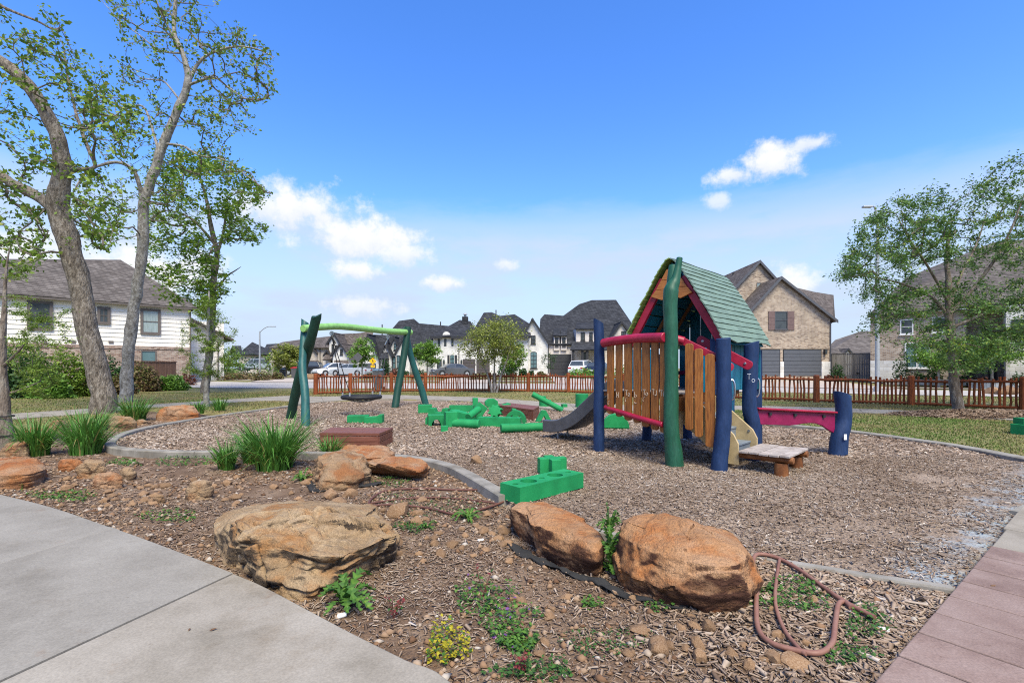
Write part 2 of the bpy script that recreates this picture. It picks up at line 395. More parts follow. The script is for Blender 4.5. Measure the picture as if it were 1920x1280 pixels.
M['dark_green_post'] = paint('dark_green_post_paint', (.006, .044, .027), stretch=(1, 1, .25), scale=14, bump=.35, fine=.14)
M['lime'] = paint('lime_beam_paint', (.235, .46, .13), bump=.25)
M['pink'] = paint('crimson_paint', (.31, .010, .035), rough=.42, bump=.08)
M['magenta'] = paint('magenta_paint', (.225, .008, .06), rough=.42, bump=.08)
M['cyan'] = paint('cyan_panel', (.005, .21, .36), rough=.45, bump=.08)
M['teal_panel'] = paint('teal_panel', (.006, .14, .22), rough=.5, bump=.08)
M['roof_green'] = paint('roof_plank_green', (.14, .205, .158), rough=.62, scale=5, objvar=.04, bump=.2)
M['roof_lime'] = paint('roof_plank_lime', (.20, .30, .07), rough=.55, scale=5, objvar=.06)
M['tan'] = paint('tan_plastic', (.42, .32, .17), rough=.45, bump=.05)
M['slide'] = paint('grey_plastic', (.072, .075, .082), rough=.36, bump=.06)
M['tread'] = paint('step_grey', (.16, .185, .205), rough=.6, bump=.3, bscale=90)
M['slat'] = mat('oiled_slat', (.13, .042, .009), (.26, .09, .017), (.36, .145, .032), rough=.45, scale=6, stretch=(9, 9, .9), bump=.25, bscale=30, bstretch=(9, 9, .9), spec=.4, objvar=.10, dist=.004)
M['slat_orange'] = mat('gable_board', (.26, .085, .02), (.38, .14, .035), (.42, .18, .05), rough=.5, scale=6, stretch=(1, 1, 8), objvar=.1)
M['deck_grey'] = mat('weathered_plank', (.23, .19, .165), (.34, .295, .265), (.42, .37, .335), rough=.9, scale=5, stretch=(2, 2, 2), bump=.4, bscale=30, objvar=.08)
M['log'] = mat('oiled_log', (.10, .035, .012), (.19, .07, .022), (.26, .11, .04), rough=.55, scale=7, bump=.3)
M['bench'] = mat('bench_wood', (.105, .036, .022), (.16, .058, .036), (.21, .085, .056), rough=.55, scale=3, stretch=(.8, 8, 8), bump=.2, objvar=.06)
M['fence'] = mat('fence_stain', (.10, .025, .008), (.19, .046, .012), (.26, .072, .02), rough=.6, scale=6, stretch=(3, 3, .8), bump=.4, bscale=18, objvar=.22, dist=.01)
M['steel'] = mat('steel', (.45, .46, .47), (.55, .56, .57), rough=.3, metal=1.0, bump=0)
M['galv'] = mat('galvanised', (.28, .29, .30), (.36, .375, .385), rough=.5, metal=.3, bump=0)
M['rubber'] = mat('black_rubber', (.012, .012, .013), (.022, .022, .024), rough=.6, scale=20, bump=.2)
M['rope'] = mat('black_rope', (.02, .02, .022), (.04, .04, .042), rough=.8, bump=.3, bscale=200)
M['white'] = mat('white_plastic', (.72, .72, .70), (.82, .82, .80), rough=.5, bump=0)
M['chalk'] = mat('chalk', (.55, .45, .33), (.62, .52, .40), rough=.95, bump=0)
M['chalk_white'] = mat('chalk_white', (.5, .54, .58), (.6, .63, .66), rough=.95, bump=0)
M['hose'] = mat('brown_hose', (.15, .068, .045), (.22, .105, .075), (.26, .14, .10), rough=.55, scale=6, bump=.1)
M['hose_dark'] = mat('dark_hose', (.075, .03, .022), (.12, .052, .037), rough=.6, scale=6, bump=.1)
M['fabric'] = mat('landscape_fabric', (.012, .012, .013), (.03, .029, .028), rough=.95, bump=.8, bscale=90)
M['black'] = mat('black_plastic', (.015, .016, .018), (.025, .026, .028), rough=.45, bump=.1)
M['bin'] = mat('grey_bin', (.06, .06, .065), (.085, .085, .09), rough=.6, bump=.1)
M['bin_lid'] = mat('blue_grey_lid', (.08, .12, .16), (.10, .15, .19), rough=.5, bump=.1)
M['yellow'] = mat('sign_yellow', (.75, .42, .01), (.80, .46, .012), rough=.4, bump=0)
M['red'] = mat('red_plastic', (.30, .02, .015), (.36, .025, .02), rough=.5, bump=0)
# houses
M['siding'] = mat('painted_siding', (.70, .66, .585), (.78, .735, .66), rough=.7, scale=1.2, bump=.08, objvar=.02)
M['white_brick'] = brick_mat('white_painted_brick', [(.58, .56, .52), (.68, .66, .615), (.74, .72, .675)], (.56, .54, .50), bump=.5)
M['cream_brick'] = brick_mat('cream_painted_brick', [(.56, .50, .45), (.64, .58, .53), (.68, .62, .57)], (.54, .49, .44), bump=.5)
M['tan_brick'] = brick_mat('tan_brick', [(.30, .25, .20), (.42, .36, .29), (.50, .44, .37), (.36, .31, .27)], (.46, .42, .37), bw=.22, bh=.075)
M['buff_brick'] = brick_mat('buff_brick', [(.15, .10, .072), (.30, .215, .15), (.38, .29, .21), (.43, .345, .26)], (.42, .37, .31), bw=.24, bh=.085, ms=.012)
M['red_brick'] = brick_mat('red_brick', [(.12, .065, .048), (.24, .135, .10), (.33, .22, .165), (.42, .33, .27)], (.36, .32, .28), bw=.22, bh=.078, ms=.012)
M['dark_brick'] = brick_mat('dark_brick', [(.07, .06, .055), (.12, .10, .09), (.18, .15, .13)], (.2, .18, .16), bw=.22, bh=.078)
M['limestone'] = brick_mat('limestone', [(.52, .49, .44), (.62, .59, .54), (.66, .64, .60)], (.5, .47, .43), bw=.5, bh=.25, ms=.012)
def roofmat(n, cols): return brick_mat(n, cols, tuple(x * .45 for x in cols[0]), bw=.33, bh=.14, ms=.012, bump=.5)
M['roof_dark'] = roofmat('roof_shingle_dark', [(.022, .023, .026), (.036, .037, .042), (.052, .054, .060)])
M['roof_brown'] = roofmat('roof_shingle_brown', [(.075, .060, .050), (.115, .095, .082), (.155, .13, .115)])
M['roof_taupe'] = roofmat('roof_shingle_taupe', [(.085, .072, .063), (.12, .103, .092), (.16, .14, .125)])
M['trim_brown'] = mat('trim_brown', (.10, .085, .075), (.13, .11, .10), rough=.6, bump=0)
M['trim_dark'] = mat('trim_dark', (.022, .022, .024), (.032, .032, .034), rough=.5, bump=0)
M['trim_slate'] = mat('trim_slate', (.065, .068, .078), (.085, .088, .098), rough=.5, bump=0)
M['trim_white'] = mat('trim_white', (.62, .60, .57), (.70, .68, .65), rough=.6, bump=0)
M['garage_slate'] = mat('garage_slate', (.082, .088, .102), (.098, .104, .118), rough=.45, scale=3, bump=.05)
M['garage_dark'] = mat('garage_dark', (.028, .028, .031), (.042, .042, .045), rough=.5, bump=.05)
M['garage_brown'] = mat('garage_brown', (.06, .05, .047), (.08, .068, .064), rough=.5, bump=.05)
M['shutter'] = mat('shutter_mauve', (.12, .075, .07), (.15, .10, .092), rough=.6, bump=0)
M['glass'] = mat('window_glass', (.018, .022, .026), (.05, .06, .065), rough=.07, scale=1.5, bump=0, spec=.6)
M['glass_curtain'] = mat('curtained_glass', (.18, .23, .23), (.30, .36, .36), rough=.1, scale=3, stretch=(6, 6, .4), bump=0, spec=.6)
M['glass_teal'] = mat('reflecting_glass', (.05, .10, .11), (.10, .17, .18), rough=.08, scale=1.5, bump=0, spec=.6)
M['wood_fence'] = mat('board_fence', (.12, .065, .042), (.18, .10, .068), rough=.85, scale=4, stretch=(5, 5, .6), bump=.3, objvar=.12)
M['grey_fence'] = mat('weathered_fence', (.13, .115, .105), (.22, .205, .195), rough=.9, scale=4, stretch=(5, 5, .6), bump=.3, objvar=.22)
M['wall_block'] = mat('retaining_block', (.26, .22, .18), (.36, .32, .27), rough=.9, scale=4, bump=.4, objvar=.1)
def carpaint(n, c): return mat(n, tuple(x * .95 for x in c), c, rough=.25, bump=0, spec=.5, coat=.6)
M['car_white'] = carpaint('car_white', (.72, .72, .71)); M['car_silver'] = carpaint('car_silver', (.36, .39, .42))
M['car_grey'] = carpaint('car_grey', (.075, .078, .085)); M['car_truck'] = carpaint('car_bluegrey', (.27, .32, .36)); M['car_black'] = carpaint('car_black', (.012, .013, .016))
M['tail'] = mat('tail_light', (.35, .012, .012), (.4, .02, .02), rough=.2, bump=0); M['headlamp'] = mat('headlamp', (.6, .62, .64), (.7, .72, .74), rough=.15, bump=0)
# ================================================================== the setting
def lot(y):      # house lots and street rise gently behind the fence
    t = min(max((y - 29.0) / 14.0, 0.0), 1.0)
    return 0.30 * t * t * (3 - 2 * t)
KZ = 0.02
kerb_front_px = [(560, 757.5), (480, 768), (400, 779), (330, 790), (275, 800), (236, 810), (213, 821), (207, 832), (228, 839), (300, 844), (370, 845), (450, 845), (560, 847),
                 (680, 849), (760, 854), (810, 862), (850, 873), (890, 893), (920, 910), (948, 927)]
kerb1 = [G(x, y, KZ) for x, y in kerb_front_px]
kerb2 = [G(x, y, KZ) for x, y in [(1000, 953), (1080, 978), (1200, 1004), (1300, 1018), (1385, 1031), (1500, 1049), (1640, 1071), (1788, 1093)]]
deck_edge = [G(1640, 1280), G(1790, 1090), G(1861, 1021), G(1895, 981), G(1920, 961)]
right_back = [Vector((6.0, 5.15, 0)), Vector((7.35, 5.9, 0)), G(1920, 858), G(1830, 841), G(1750, 828), G(1600, 808), G(1530, 801), G(1448, 794), G(1330, 786), G(1200, 779), G(1090, 772)]
back_edge = [G(1000, 763.5), G(900, 753.5), G(800, 749), G(700, 748), G(620, 752), G(560, 757)]
mulch_poly = [tuple(p[:2]) for p in spline(kerb1, 3)] + [tuple(p[:2]) for p in kerb2] + [tuple(p[:2]) for p in deck_edge[1:]] + [tuple(p[:2]) for p in spline(right_back, 3)] + [tuple(p[:2]) for p in back_edge]
slab_edge = [G(x, y) for x, y in [(-420, 845), (-200, 880), (0, 926), (100, 951), (200, 985), (300, 1021), (437, 1074), (500, 1101), (640, 1175), (760, 1235), (850, 1281)]]
slab_edge.append(Vector((.35, 1.2, 0))); slab_edge.append(Vector((.9, .3, 0)))
bed_back = [G(x, y) for x, y in [(560, 756), (480, 765), (420, 773), (350, 771), (290, 766), (200, 779), (100, 792), (40, 806), (-60, 822), (-300, 840), (-440, 842)]]
bed_poly = [tuple(p[:2]) for p in slab_edge] + [(1.2, 1.0), (1.5, 1.98)] + [tuple(deck_edge[1][:2])] + [tuple(p[:2]) for p in kerb2[::-1]] + [tuple(p[:2]) for p in kerb1[::-1]] + [tuple(p[:2]) for p in bed_back]
sunk_poly = [tuple(p[:2]) for p in [G(-440, 842), Vector((-9, -2, 0)), Vector((9, -2, 0))]] + [(9, 3.5), (6.5, 4.7)] + [tuple(p[:2]) for p in right_back] + [tuple(p[:2]) for p in back_edge] + [tuple(p[:2]) for p in bed_back]

def bed_h(x, y):
    """planting bed: a shallow dip with soft undulation"""
    r_ = min(1.0, max(0.0, (x - .5) / 1.3)); r_ = r_ * r_ * (3 - 2 * r_)
    return -0.085 + .052 * r_ + 0.028 * fbm(Vector((x * .8, y * .8, 3.1)), 3) - 0.012 * fbm(Vector((x * 3, y * 3, 9)), 2)
def mul_h(x, y):
    return -0.04 + 0.032 * fbm(Vector((x * .7, y * .7, 1.2)), 3) - .05 * math.exp(-((x + 4.4) ** 2 + (y - 13.6) ** 2) / 1.2)

def patch(name, poly, hfun, step, mat_, margin=.12):
    P = np.array(poly); x0, y0 = P.min(0) - margin; x1, y1 = P.max(0) + margin
    xs = np.arange(x0, x1 + step, step); ys = np.arange(y0, y1 + step, step)
    XX, YY = np.meshgrid(xs, ys)
    k = in_poly(XX, YY, poly)
    for dx, dy in ((margin, 0), (-margin, 0), (0, margin), (0, -margin)):
        k |= in_poly(XX + dx, YY + dy, poly)
    Z = np.array([hfun(a, b) if kk else 0.0 for a, b, kk in zip(XX.ravel(), YY.ravel(), k.ravel())])
    Z = np.where(in_poly(XX, YY, poly).ravel(), Z, Z - .09)
    nx = len(xs); q = k[:-1, :-1] & k[1:, :-1] & k[:-1, 1:] & k[1:, 1:]
    i, j = np.nonzero(q)
    F = np.stack([i * nx + j, i * nx + j + 1, (i + 1) * nx + j + 1, (i + 1) * nx + j], 1)
    used = np.unique(F); remap = -np.ones(XX.size, int); remap[used] = np.arange(len(used))
    V = np.stack([XX.ravel(), YY.ravel(), Z], 1)[used]
    return mesh_np(name, V, remap[F], mat_, smooth=True)

# ground: one sheet to the horizon, sunk under the playground
xs = np.unique(np.concatenate([np.arange(-20, 16.01, .25), np.linspace(-900, -20, 40), np.linspace(16, 900, 40)]))
ys = np.unique(np.concatenate([np.arange(-4, 20.01, .25), np.linspace(20, 50, 41), np.linspace(50, 1500, 40), np.linspace(-60, -4, 8)]))
XX, YY = np.meshgrid(xs, ys)
sunk = in_poly(XX, YY, sunk_poly)
ZZ = np.array([lot(y) for y in YY.ravel()]).reshape(XX.shape)
near = (np.abs(XX) < 40) & (YY < 45) & (YY > -5)
ZZ = ZZ + np.array([.02 * fbm(Vector((x * .3, y * .3, 0)), 2) if n else 0 for x, y, n in zip(XX.ravel(), YY.ravel(), near.ravel())]).reshape(XX.shape) - .012
ZZ = np.where(sunk, -0.28, ZZ)
nx = len(xs); i, j = np.meshgrid(np.arange(len(ys) - 1), np.arange(nx - 1), indexing='ij'); i, j = i.ravel(), j.ravel()
ground = mesh_np('ground', np.stack([XX.ravel(), YY.ravel(), ZZ.ravel()], 1), np.stack([i * nx + j, i * nx + j + 1, (i + 1) * nx + j + 1, (i + 1) * nx + j], 1), M['lawn'], smooth=True)
tag(ground, 'dry olive lawn around the playground', kind='structure')
bed = tag(patch('planting_bed', bed_poly, bed_h, .06, M['soil']), 'brown planting bed soil between walkway and playground', kind='structure')
mulch = tag(patch('playground_surface', mulch_poly, mul_h, .09, M['mulch']), 'wood chip playground surface', kind='structure')

# the worn edge by the stamped paving: pale blue-grey dust under thin chips
nt = M['mulch'].node_tree; N, L = nt.nodes, nt.links; b = N['Principled BSDF']
old = b.inputs['Base Color'].links[0].from_socket
t = N.new('ShaderNodeTexCoord'); sp = N.new('ShaderNodeSeparateXYZ'); L.new(t.outputs['Object'], sp.inputs[0])
def mm(op, a_, b_):
    n = N.new('ShaderNodeMath'); n.operation = op
    for k, v in ((0, a_), (1, b_)):
        if isinstance(v, (int, float)): n.inputs[k].default_value = v
        else: L.new(v, n.inputs[k])
    return n.outputs[0]
dist_line = mm('ADD', mm('MULTIPLY', sp.outputs[0], .61), mm('MULTIPLY', sp.outputs[1], -.79))      # across the paving edge
nz = N.new('ShaderNodeTexNoise'); nz.inputs['Scale'].default_value = 2.1; nz.inputs['Detail'].default_value = 9; nz.inputs['Roughness'].default_value = .7; L.new(t.outputs['Object'], nz.inputs['Vector'])
mr = N.new('ShaderNodeMapRange'); mr.interpolation_type = 'SMOOTHSTEP'; L.new(mm('ADD', dist_line, mm('MULTIPLY', nz.outputs[0], 2.6)), mr.inputs['Value']); mr.inputs['From Min'].default_value = .2; mr.inputs['From Max'].default_value = .8
mx = N.new('ShaderNodeMix'); mx.data_type = 'RGBA'; L.new(mr.outputs[0], mx.inputs[0]); L.new(old, mx.inputs[6]); mx.inputs[7].default_value = (.30, .335, .35, 1); L.new(mx.outputs[2], b.inputs['Base Color'])

# kerb in cast lengths with open joints
def kerb_run(root, pts, w, name, ztop=KZ, bottom=-.3, piece=1.5):
    C = spline(pts, 6); acc, cur, cuts = 0, [C[0]], []
    for a_, b_ in zip(C[:-1], C[1:]):
        acc += (b_ - a_).length; cur.append(b_)
        if acc > piece: cuts.append(cur); cur = [b_]; acc = 0
    if len(cur) > 1: cuts.append(cur)
    for seg in cuts:
        n = len(seg); vs, fs = [], []
        for k, p in enumerate(seg):
            t_ = (seg[min(k + 1, n - 1)] - seg[max(k - 1, 0)]); t_.z = 0; t_.normalize(); q = Vector((-t_.y, t_.x, 0))
            e = Vector((0, 0, 0))
            if k == 0: e = t_ * .004
            if k == n - 1: e = -t_ * .004
            zt = ztop + .003 * mn.noise(p * 2)
            for s_, z_ in ((-.5, bottom), (-.5, zt - .012), (-.43, zt), (.43, zt), (.5, zt - .012), (.5, bottom)):
                v = p + q * (s_ * w) + e; vs.append((v.x, v.y, z_))
        for k in range(n - 1):
            for c in range(6):
                d = (c + 1) % 6
                fs.append([k * 6 + c, k * 6 + d, (k + 1) * 6 + d, (k + 1) * 6 + c])
        fs.append(list(range(6))); fs.append([(n - 1) * 6 + c for c in range(6)][::-1])
        mesh_np(name, vs, fs, M['kerb'], root)
kr = empty('playground_kerb', kerb1[0]); tag(kr, 'pale concrete kerb curving around the wood chip playground', kind='structure')
kerb_run(kr, kerb1, .15, 'kerb_length')
kerb_run(kr, kerb2, .065, 'kerb_length', ztop=-.002)
kerb_run(kr, right_back, .20, 'kerb_length', ztop=.01, piece=2.2)
kerb_run(kr, [deck_edge[4]] + right_back[:2], .2, 'kerb_length', ztop=.0)

# front walkway: cast slabs either side of an open joint
wk = empty('front_walkway', (-3, 2.5, 0)); tag(wk, 'wide grey concrete walkway in the left foreground', kind='structure')
def slab(poly, mat_, name='slab', parent=wk, z=0.0, th=.16):
    MB().prism([(p[0], p[1], z - th) for p in poly], (0, 0, th)).build(name, mat_, parent, bevel=.008, seg=2)
sp_ = slab_edge
J = [sp_[6], Vector(G(0, 1276)), Vector((-2.6, .9, 0)), Vector((-3.0, -1, 0))]
jd = (J[1] - J[0]).normalized(); jq = Vector((-jd.y, jd.x, 0)) * .007
k1 = G(215, 989); k2 = G(0, 1056); k3 = k2 + (k2 - k1) * 3
far_l = [Vector((-9, -1, 0)), Vector((-9, 6.6, 0))]
e_mid = spline(sp_, 4)
upper = [p for p in e_mid if p.y > k1.y + .02]; mid_ = [p for p in e_mid if sp_[6].y <= p.y < k1.y - .02]; low_ = [p for p in e_mid if p.y <= sp_[6].y]
kg = Vector((0, .004, 0))
slab(upper + [k1 + kg, k2 + kg, k3 + kg, Vector((-11.6, k3.y + .01, 0))], M['concrete_blue'])
slab([k1] + mid_ + [J[0] - jq, J[1] - jq, J[2] - jq, J[3] - jq, Vector((-11.6, -1, 0)), Vector((-11.6, k3.y, 0)), k3, k2], M['concrete_blue'])
slab([J[0] + jq] + low_[1:] + [Vector((.9, -1, 0)), J[3] + jq, J[2] + jq, J[1] + jq], M['concrete'])
MB().prism([(p.x, p.y, -.05) for p in (J[0] - jq * 1.4, J[1] - jq * 1.4, J[2] - jq * 1.4, J[2] + jq * 1.4, J[1] + jq * 1.4, J[0] + jq * 1.4)], (0, 0, .032)).build('joint_filler', M['joint'], wk)

# stamped plank paving lower right
dk = empty('stamped_paving', (3, 2, 0)); tag(dk, 'dusky pink stamped concrete paving cut into planks, lower right', kind='structure')
e0 = deck_edge[0]; ed = (deck_edge[2] - deck_edge[0]).normalized(); eq = Vector((ed.y, -ed.x, 0))
for k in range(-7, 10):
    a_ = e0 + ed * (k * .315); b_ = a_ + ed * .304
    w = 5.0
    if k >= 8: continue
    zz = .004 * math.sin(k * 7.3)
    MB().prism([(p.x, p.y, -.16) for p in (a_, b_, b_ + eq * w, a_ + eq * w)], (0, 0, .165 + zz * .4)).build('plank', M['deck'], dk, bevel=.006)
MB().prism([(p.x, p.y, -.16) for p in (e0 - ed * 2.3 + eq * .01, e0 + ed * 2.52 + eq * .01, e0 + ed * 2.52 + eq * 5, e0 - ed * 2.3 + eq * 5)], (0, 0, .15)).build('mortar_bed', M['joint'], dk)
c0 = e0 + ed * 2.535
for k in range(3):
    a_ = c0 + ed * (k * .62) + eq * (-.02 if k else 0); b_ = a_ + ed * .605
    MB().prism([(p.x, p.y, -.16) for p in (a_, b_, b_ + eq * 4, a_ + eq * 4)], (0, 0, .16)).build('border_slab', M['concrete'], dk, bevel=.008)

# walkway behind the playground
def ribbon(name, near_pts, far_pts, mat_, z, label, nseg, gap=.012, th=.12, lots=False):
    r_ = empty(name, (near_pts[0].x, near_pts[0].y, 0)); tag(r_, label, kind='structure')
    a_, b_ = spline(near_pts, 6), spline(far_pts, 6)
    def cum(P): return np.concatenate([[0], np.cumsum([(q - p).length for p, q in zip(P[:-1], P[1:])])])
    ca, cb = cum(a_), cum(b_)
    def at_(P, c, t): 
        s = t * c[-1]; return Vector((np.interp(s, c, [p.x for p in P]), np.interp(s, c, [p.y for p in P]), 0))
    for k in range(nseg):
        sub = 4; t0, t1 = k / nseg, (k + 1) / nseg; g = gap / ca[-1]
        ts = np.linspace(t0 + g / 2, t1 - g / 2, sub + 1)
        n_ = [at_(a_, ca, t) for t in ts]; f_ = [at_(b_, cb, t) for t in ts]
        vs = [(p.x, p.y, (lot(p.y) if lots else 0) + z) for p in n_ + f_]; vs += [(x, y, q - th) for x, y, q in vs]
        m = sub + 1; fs = []
        for q in range(sub):
            fs += [[q, q + 1, m + q + 1, m + q], [q, 2 * m + q, 2 * m + q + 1, q + 1], [m + q, m + q + 1, 3 * m + q + 1, 3 * m + q]]
        fs += [[0, m, 3 * m, 2 * m], [m - 1, 3 * m - 1, 4 * m - 1, 2 * m - 1]]
        mesh_np('slab', vs, fs, mat_, r_)
wn_px = [(-200, 803), (0, 787), (180, 774), (300, 763), (420, 755), (500, 751), (560, 752)]
wf_px = [(-200, 790), (0, 777), (150, 767), (380, 752), (440, 748), (540, 742), (600, 743.5)]
wn2_px = [(560, 757), (620, 752), (700, 748), (800, 749), (900, 753.5), (1000, 763.5), (1090, 771), (1200, 770), (1300, 768), (1425, 768), (1600, 773), (1800, 782), (1920, 789), (2100, 805)]
wf2_px = [(545, 743.5), (630, 743), (700, 740), (800, 742), (900, 745), (1000, 752), (1100, 758), (1200, 759.5), (1300, 760), (1425, 761), (1600, 766), (1800, 774), (1920, 780), (2100, 793)]
ribbon('rear_walkway', [G(*p) for p in wn_px], [G(*p) for p in wf_px], M['concrete'], .006, 'narrow concrete path coming in from the left lawn', 10)
ribbon('rear_walkway', [G(*p) for p in wn2_px], [G(*p) for p in wf2_px], M['concrete'], .010, 'curving concrete path behind the playground', 22)
# street, its sidewalks and the driveways beyond the fence
def sheet(name, pts, mat_, label, dz=.02):
    n = 12; A_, B_ = pts
    vs, fs = [], []
    for k in range(n + 1):
        t = k / n
        def lp(P):
            s = t * (len(P) - 1); i_ = min(int(s), len(P) - 2); return Vector(P[i_]).lerp(Vector(P[i_ + 1]), s - i_)
        p, q = lp(A_), lp(B_)
        for c in range(5):
            v = p.lerp(q, c / 4); vs.append((v.x, v.y, lot(v.y) + dz))
    for k in range(n):
        for c in range(4): fs.append([k * 5 + c, k * 5 + c + 1, (k + 1) * 5 + c + 1, (k + 1) * 5 + c])
    o = mesh_np(name, vs, fs, mat_); return tag(o, label, kind='structure')
sheet('road', ([(-60, 47, 0), (-20, 31, 0), (6, 29.2, 0), (16, 24.5, 0), (40, 14, 0)], [(-60, 55, 0), (-20, 37, 0), (8, 35.2, 0), (19, 30.5, 0), (43, 20, 0)]), M['road'], 'pale concrete street beyond the picket fence')
sheet('sidewalk', ([(-60, 57, 0), (-20, 39, 0), (8, 37.4, 0), (20, 32.5, 0), (44, 22, 0)], [(-60, 58.5, 0), (-20, 40.5, 0), (8.5, 38.9, 0), (20.6, 34, 0), (44.7, 23.5, 0)]), M['concrete'], 'narrow sidewalk on the far side of the street', .03)
for nm, a_, b_, c_, d_, lb in (('driveway', (3.2, 35.4), (7.2, 35.3), (4.6, 64), (8, 64), 'driveway of the white gabled house'),
                               ('driveway', (-5.5, 35.8), (-1.5, 35.6), (-6.5, 60), (-2.4, 60), 'driveway with the dark grey car'),
                               ('driveway', (15.6, 32), (23.6, 28.7), (20.2, 41), (26.6, 41), 'tan driveway of the brick house'),
                               ('driveway', (-20.5, 37.2), (-12.8, 36.6), (-24, 66), (-19, 66), 'driveway left of the white houses'),
                               ('driveway', (-40, 45), (-33, 42), (-42, 75), (-35, 75), 'driveway holding the pickup truck')):
    sheet(nm, ([(*a_, 0), (*c_, 0)], [(*b_, 0), (*d_, 0)]), M['driveway'], lb, .045)

# ------------------------------------------------------------------ wood chips
def chips(n, poly, hfun, lmin, lmax, tri, lift, tlo=0, thi=1, box=None, dens=None):
    P = np.array(poly); x0, y0 = P.min(0); x1, y1 = P.max(0)
    if box: x0, x1, y0, y1 = max(x0, box[0]), min(x1, box[1]), max(y0, box[2]), min(y1, box[3])
    X = rng.uniform(x0, x1, n); Y = rng.uniform(y0, y1, n)
    k = in_poly(X, Y, poly) & (np.abs(X) < 1.12 * Y + .3)
    if dens is not None:
        k &= rng.random(n) < dens(X, Y)
    X, Y = X[k], Y[k]; n = len(X)
    Z = np.array([hfun(a, b) for a, b in zip(X, Y)]) + rng.uniform(.0, lift, n)
    Ln = rng.uniform(lmin, lmax, n) * (.6 + .8 * rng.random(n) ** 2); W = Ln * rng.uniform(.2, .5, n); H = W * rng.uniform(.10, .3, n)
    a = rng.uniform(0, 2 * np.pi, n); pt = rng.normal(0, .22, n); rl = rng.normal(0, .35, n)
    ux = np.stack([np.cos(a) * np.cos(pt), np.sin(a) * np.cos(pt), np.sin(pt)], 1)
    vy = np.stack([-np.sin(a), np.cos(a), np.zeros(n)], 1); up = np.cross(ux, vy)
    vy2 = vy * np.cos(rl)[:, None] + up * np.sin(rl)[:, None]; up2 = np.cross(ux, vy2)
    C = np.stack([X, Y, Z], 1)
    pn = np.array([mn.noise(Vector((a_ * .55, b_ * .55, 8))) + .5 * mn.noise(Vector((a_ * 1.9, b_ * 1.9, 3))) for a_, b_ in zip(X, Y)])
    t = np.clip(rng.normal(.5 * (tlo + thi), .26 * (thi - tlo) + .02, n) + .22 * pn, 0, 1)
    tap = rng.uniform(.25, 1, n)
    def pt_(u, v, w): return C + ux * (Ln * u / 2)[:, None] + vy2 * (W * v / 2)[:, None] + up2 * (H * w)[:, None]
    if tri:     # thin wedge: 6 corners
        V = np.stack([pt_(-1, -tap, 0), pt_(-1, tap, 0), pt_(-1, 0 * tap, 1), pt_(1, -1 + 0 * tap, 0), pt_(1, 1 + 0 * tap, 0), pt_(1, 0 * tap + .3, 1)], 1).reshape(-1, 3)
        base = (np.arange(n) * 6)[:, None]
        F = np.concatenate([base + np.array([[0, 2, 5, 3]]), base + np.array([[2, 1, 4, 5]]), base + np.array([[0, 3, 4, 1]])], 0)
        return V, F, np.repeat(t, 6)
    V = np.stack([pt_(-1, -tap, 0), pt_(-1, tap, 0), pt_(1, 1 + 0 * tap, 0), pt_(1, -1 + 0 * tap, 0)], 1).reshape(-1, 3)
    return V, (np.arange(n) * 4)[:, None] + np.array([[0, 1, 2, 3]]), np.repeat(t, 4)
def merge(name, parts, mat_, label):
    Vs, Fs, Ts, b_ = [], [], [], 0
    for V, F, T in parts:
        Vs.append(V); Fs.append(F + b_); Ts.append(T); b_ += len(V)
    o = mesh_np(name, np.concatenate(Vs), np.concatenate(Fs), mat_, tint=np.concatenate(Ts))
    return tag(o, label, kind='stuff')
def worn(X, Y):
    d = .61 * X - .79 * Y
    nz_ = np.array([mn.noise(Vector((x * 1.3, y * 1.3, 4))) for x, y in zip(X, Y)])
    return np.clip(1 - .93 * np.clip((d + 1.5 + nz_ * 1.7) / 1.0, 0, 1), .15, 1)
merge('wood_chips', [chips(150000, mulch_poly, mul_h, .02, .043, True, .016, box=(-6, 8, 2, 7.2), dens=worn),
                     chips(95000, mulch_poly, mul_h, .03, .062, False, .025, box=(-10, 9, 7.2, 12)),
                     chips(70000, mulch_poly, mul_h, .032, .062, False, .03, box=(-12, 9, 12, 19))], M['chip'], 'loose wood chips covering the playground')
def bedd(X, Y):
    return np.array([.62 + .9 * mn.noise(Vector((x * .9, y * .9, 7))) + .5 * min(1, max(0, (x - .2) / .8)) for x, y in zip(X, Y)]).clip(.22, 1)
merge('bark_chips', [chips(26000, bed_poly, bed_h, .035, .075, True, .015, .05, .8, box=(.6, 3, 1.5, 4), dens=lambda X, Y: np.clip((X - .7) / .9 + .4 * (rng.random(len(X)) - .5), 0, 1)), chips(120000, bed_poly, bed_h, .016, .045, True, .012, .0, .74, box=(-6, 3, 1.3, 5.2), dens=bedd),
                     chips(50000, bed_poly, bed_h, .03, .07, False, .015, .0, .66, box=(-10, 3, 5.2, 14), dens=bedd)], M['chip'], 'shredded bark mulch scattered over the planting bed')
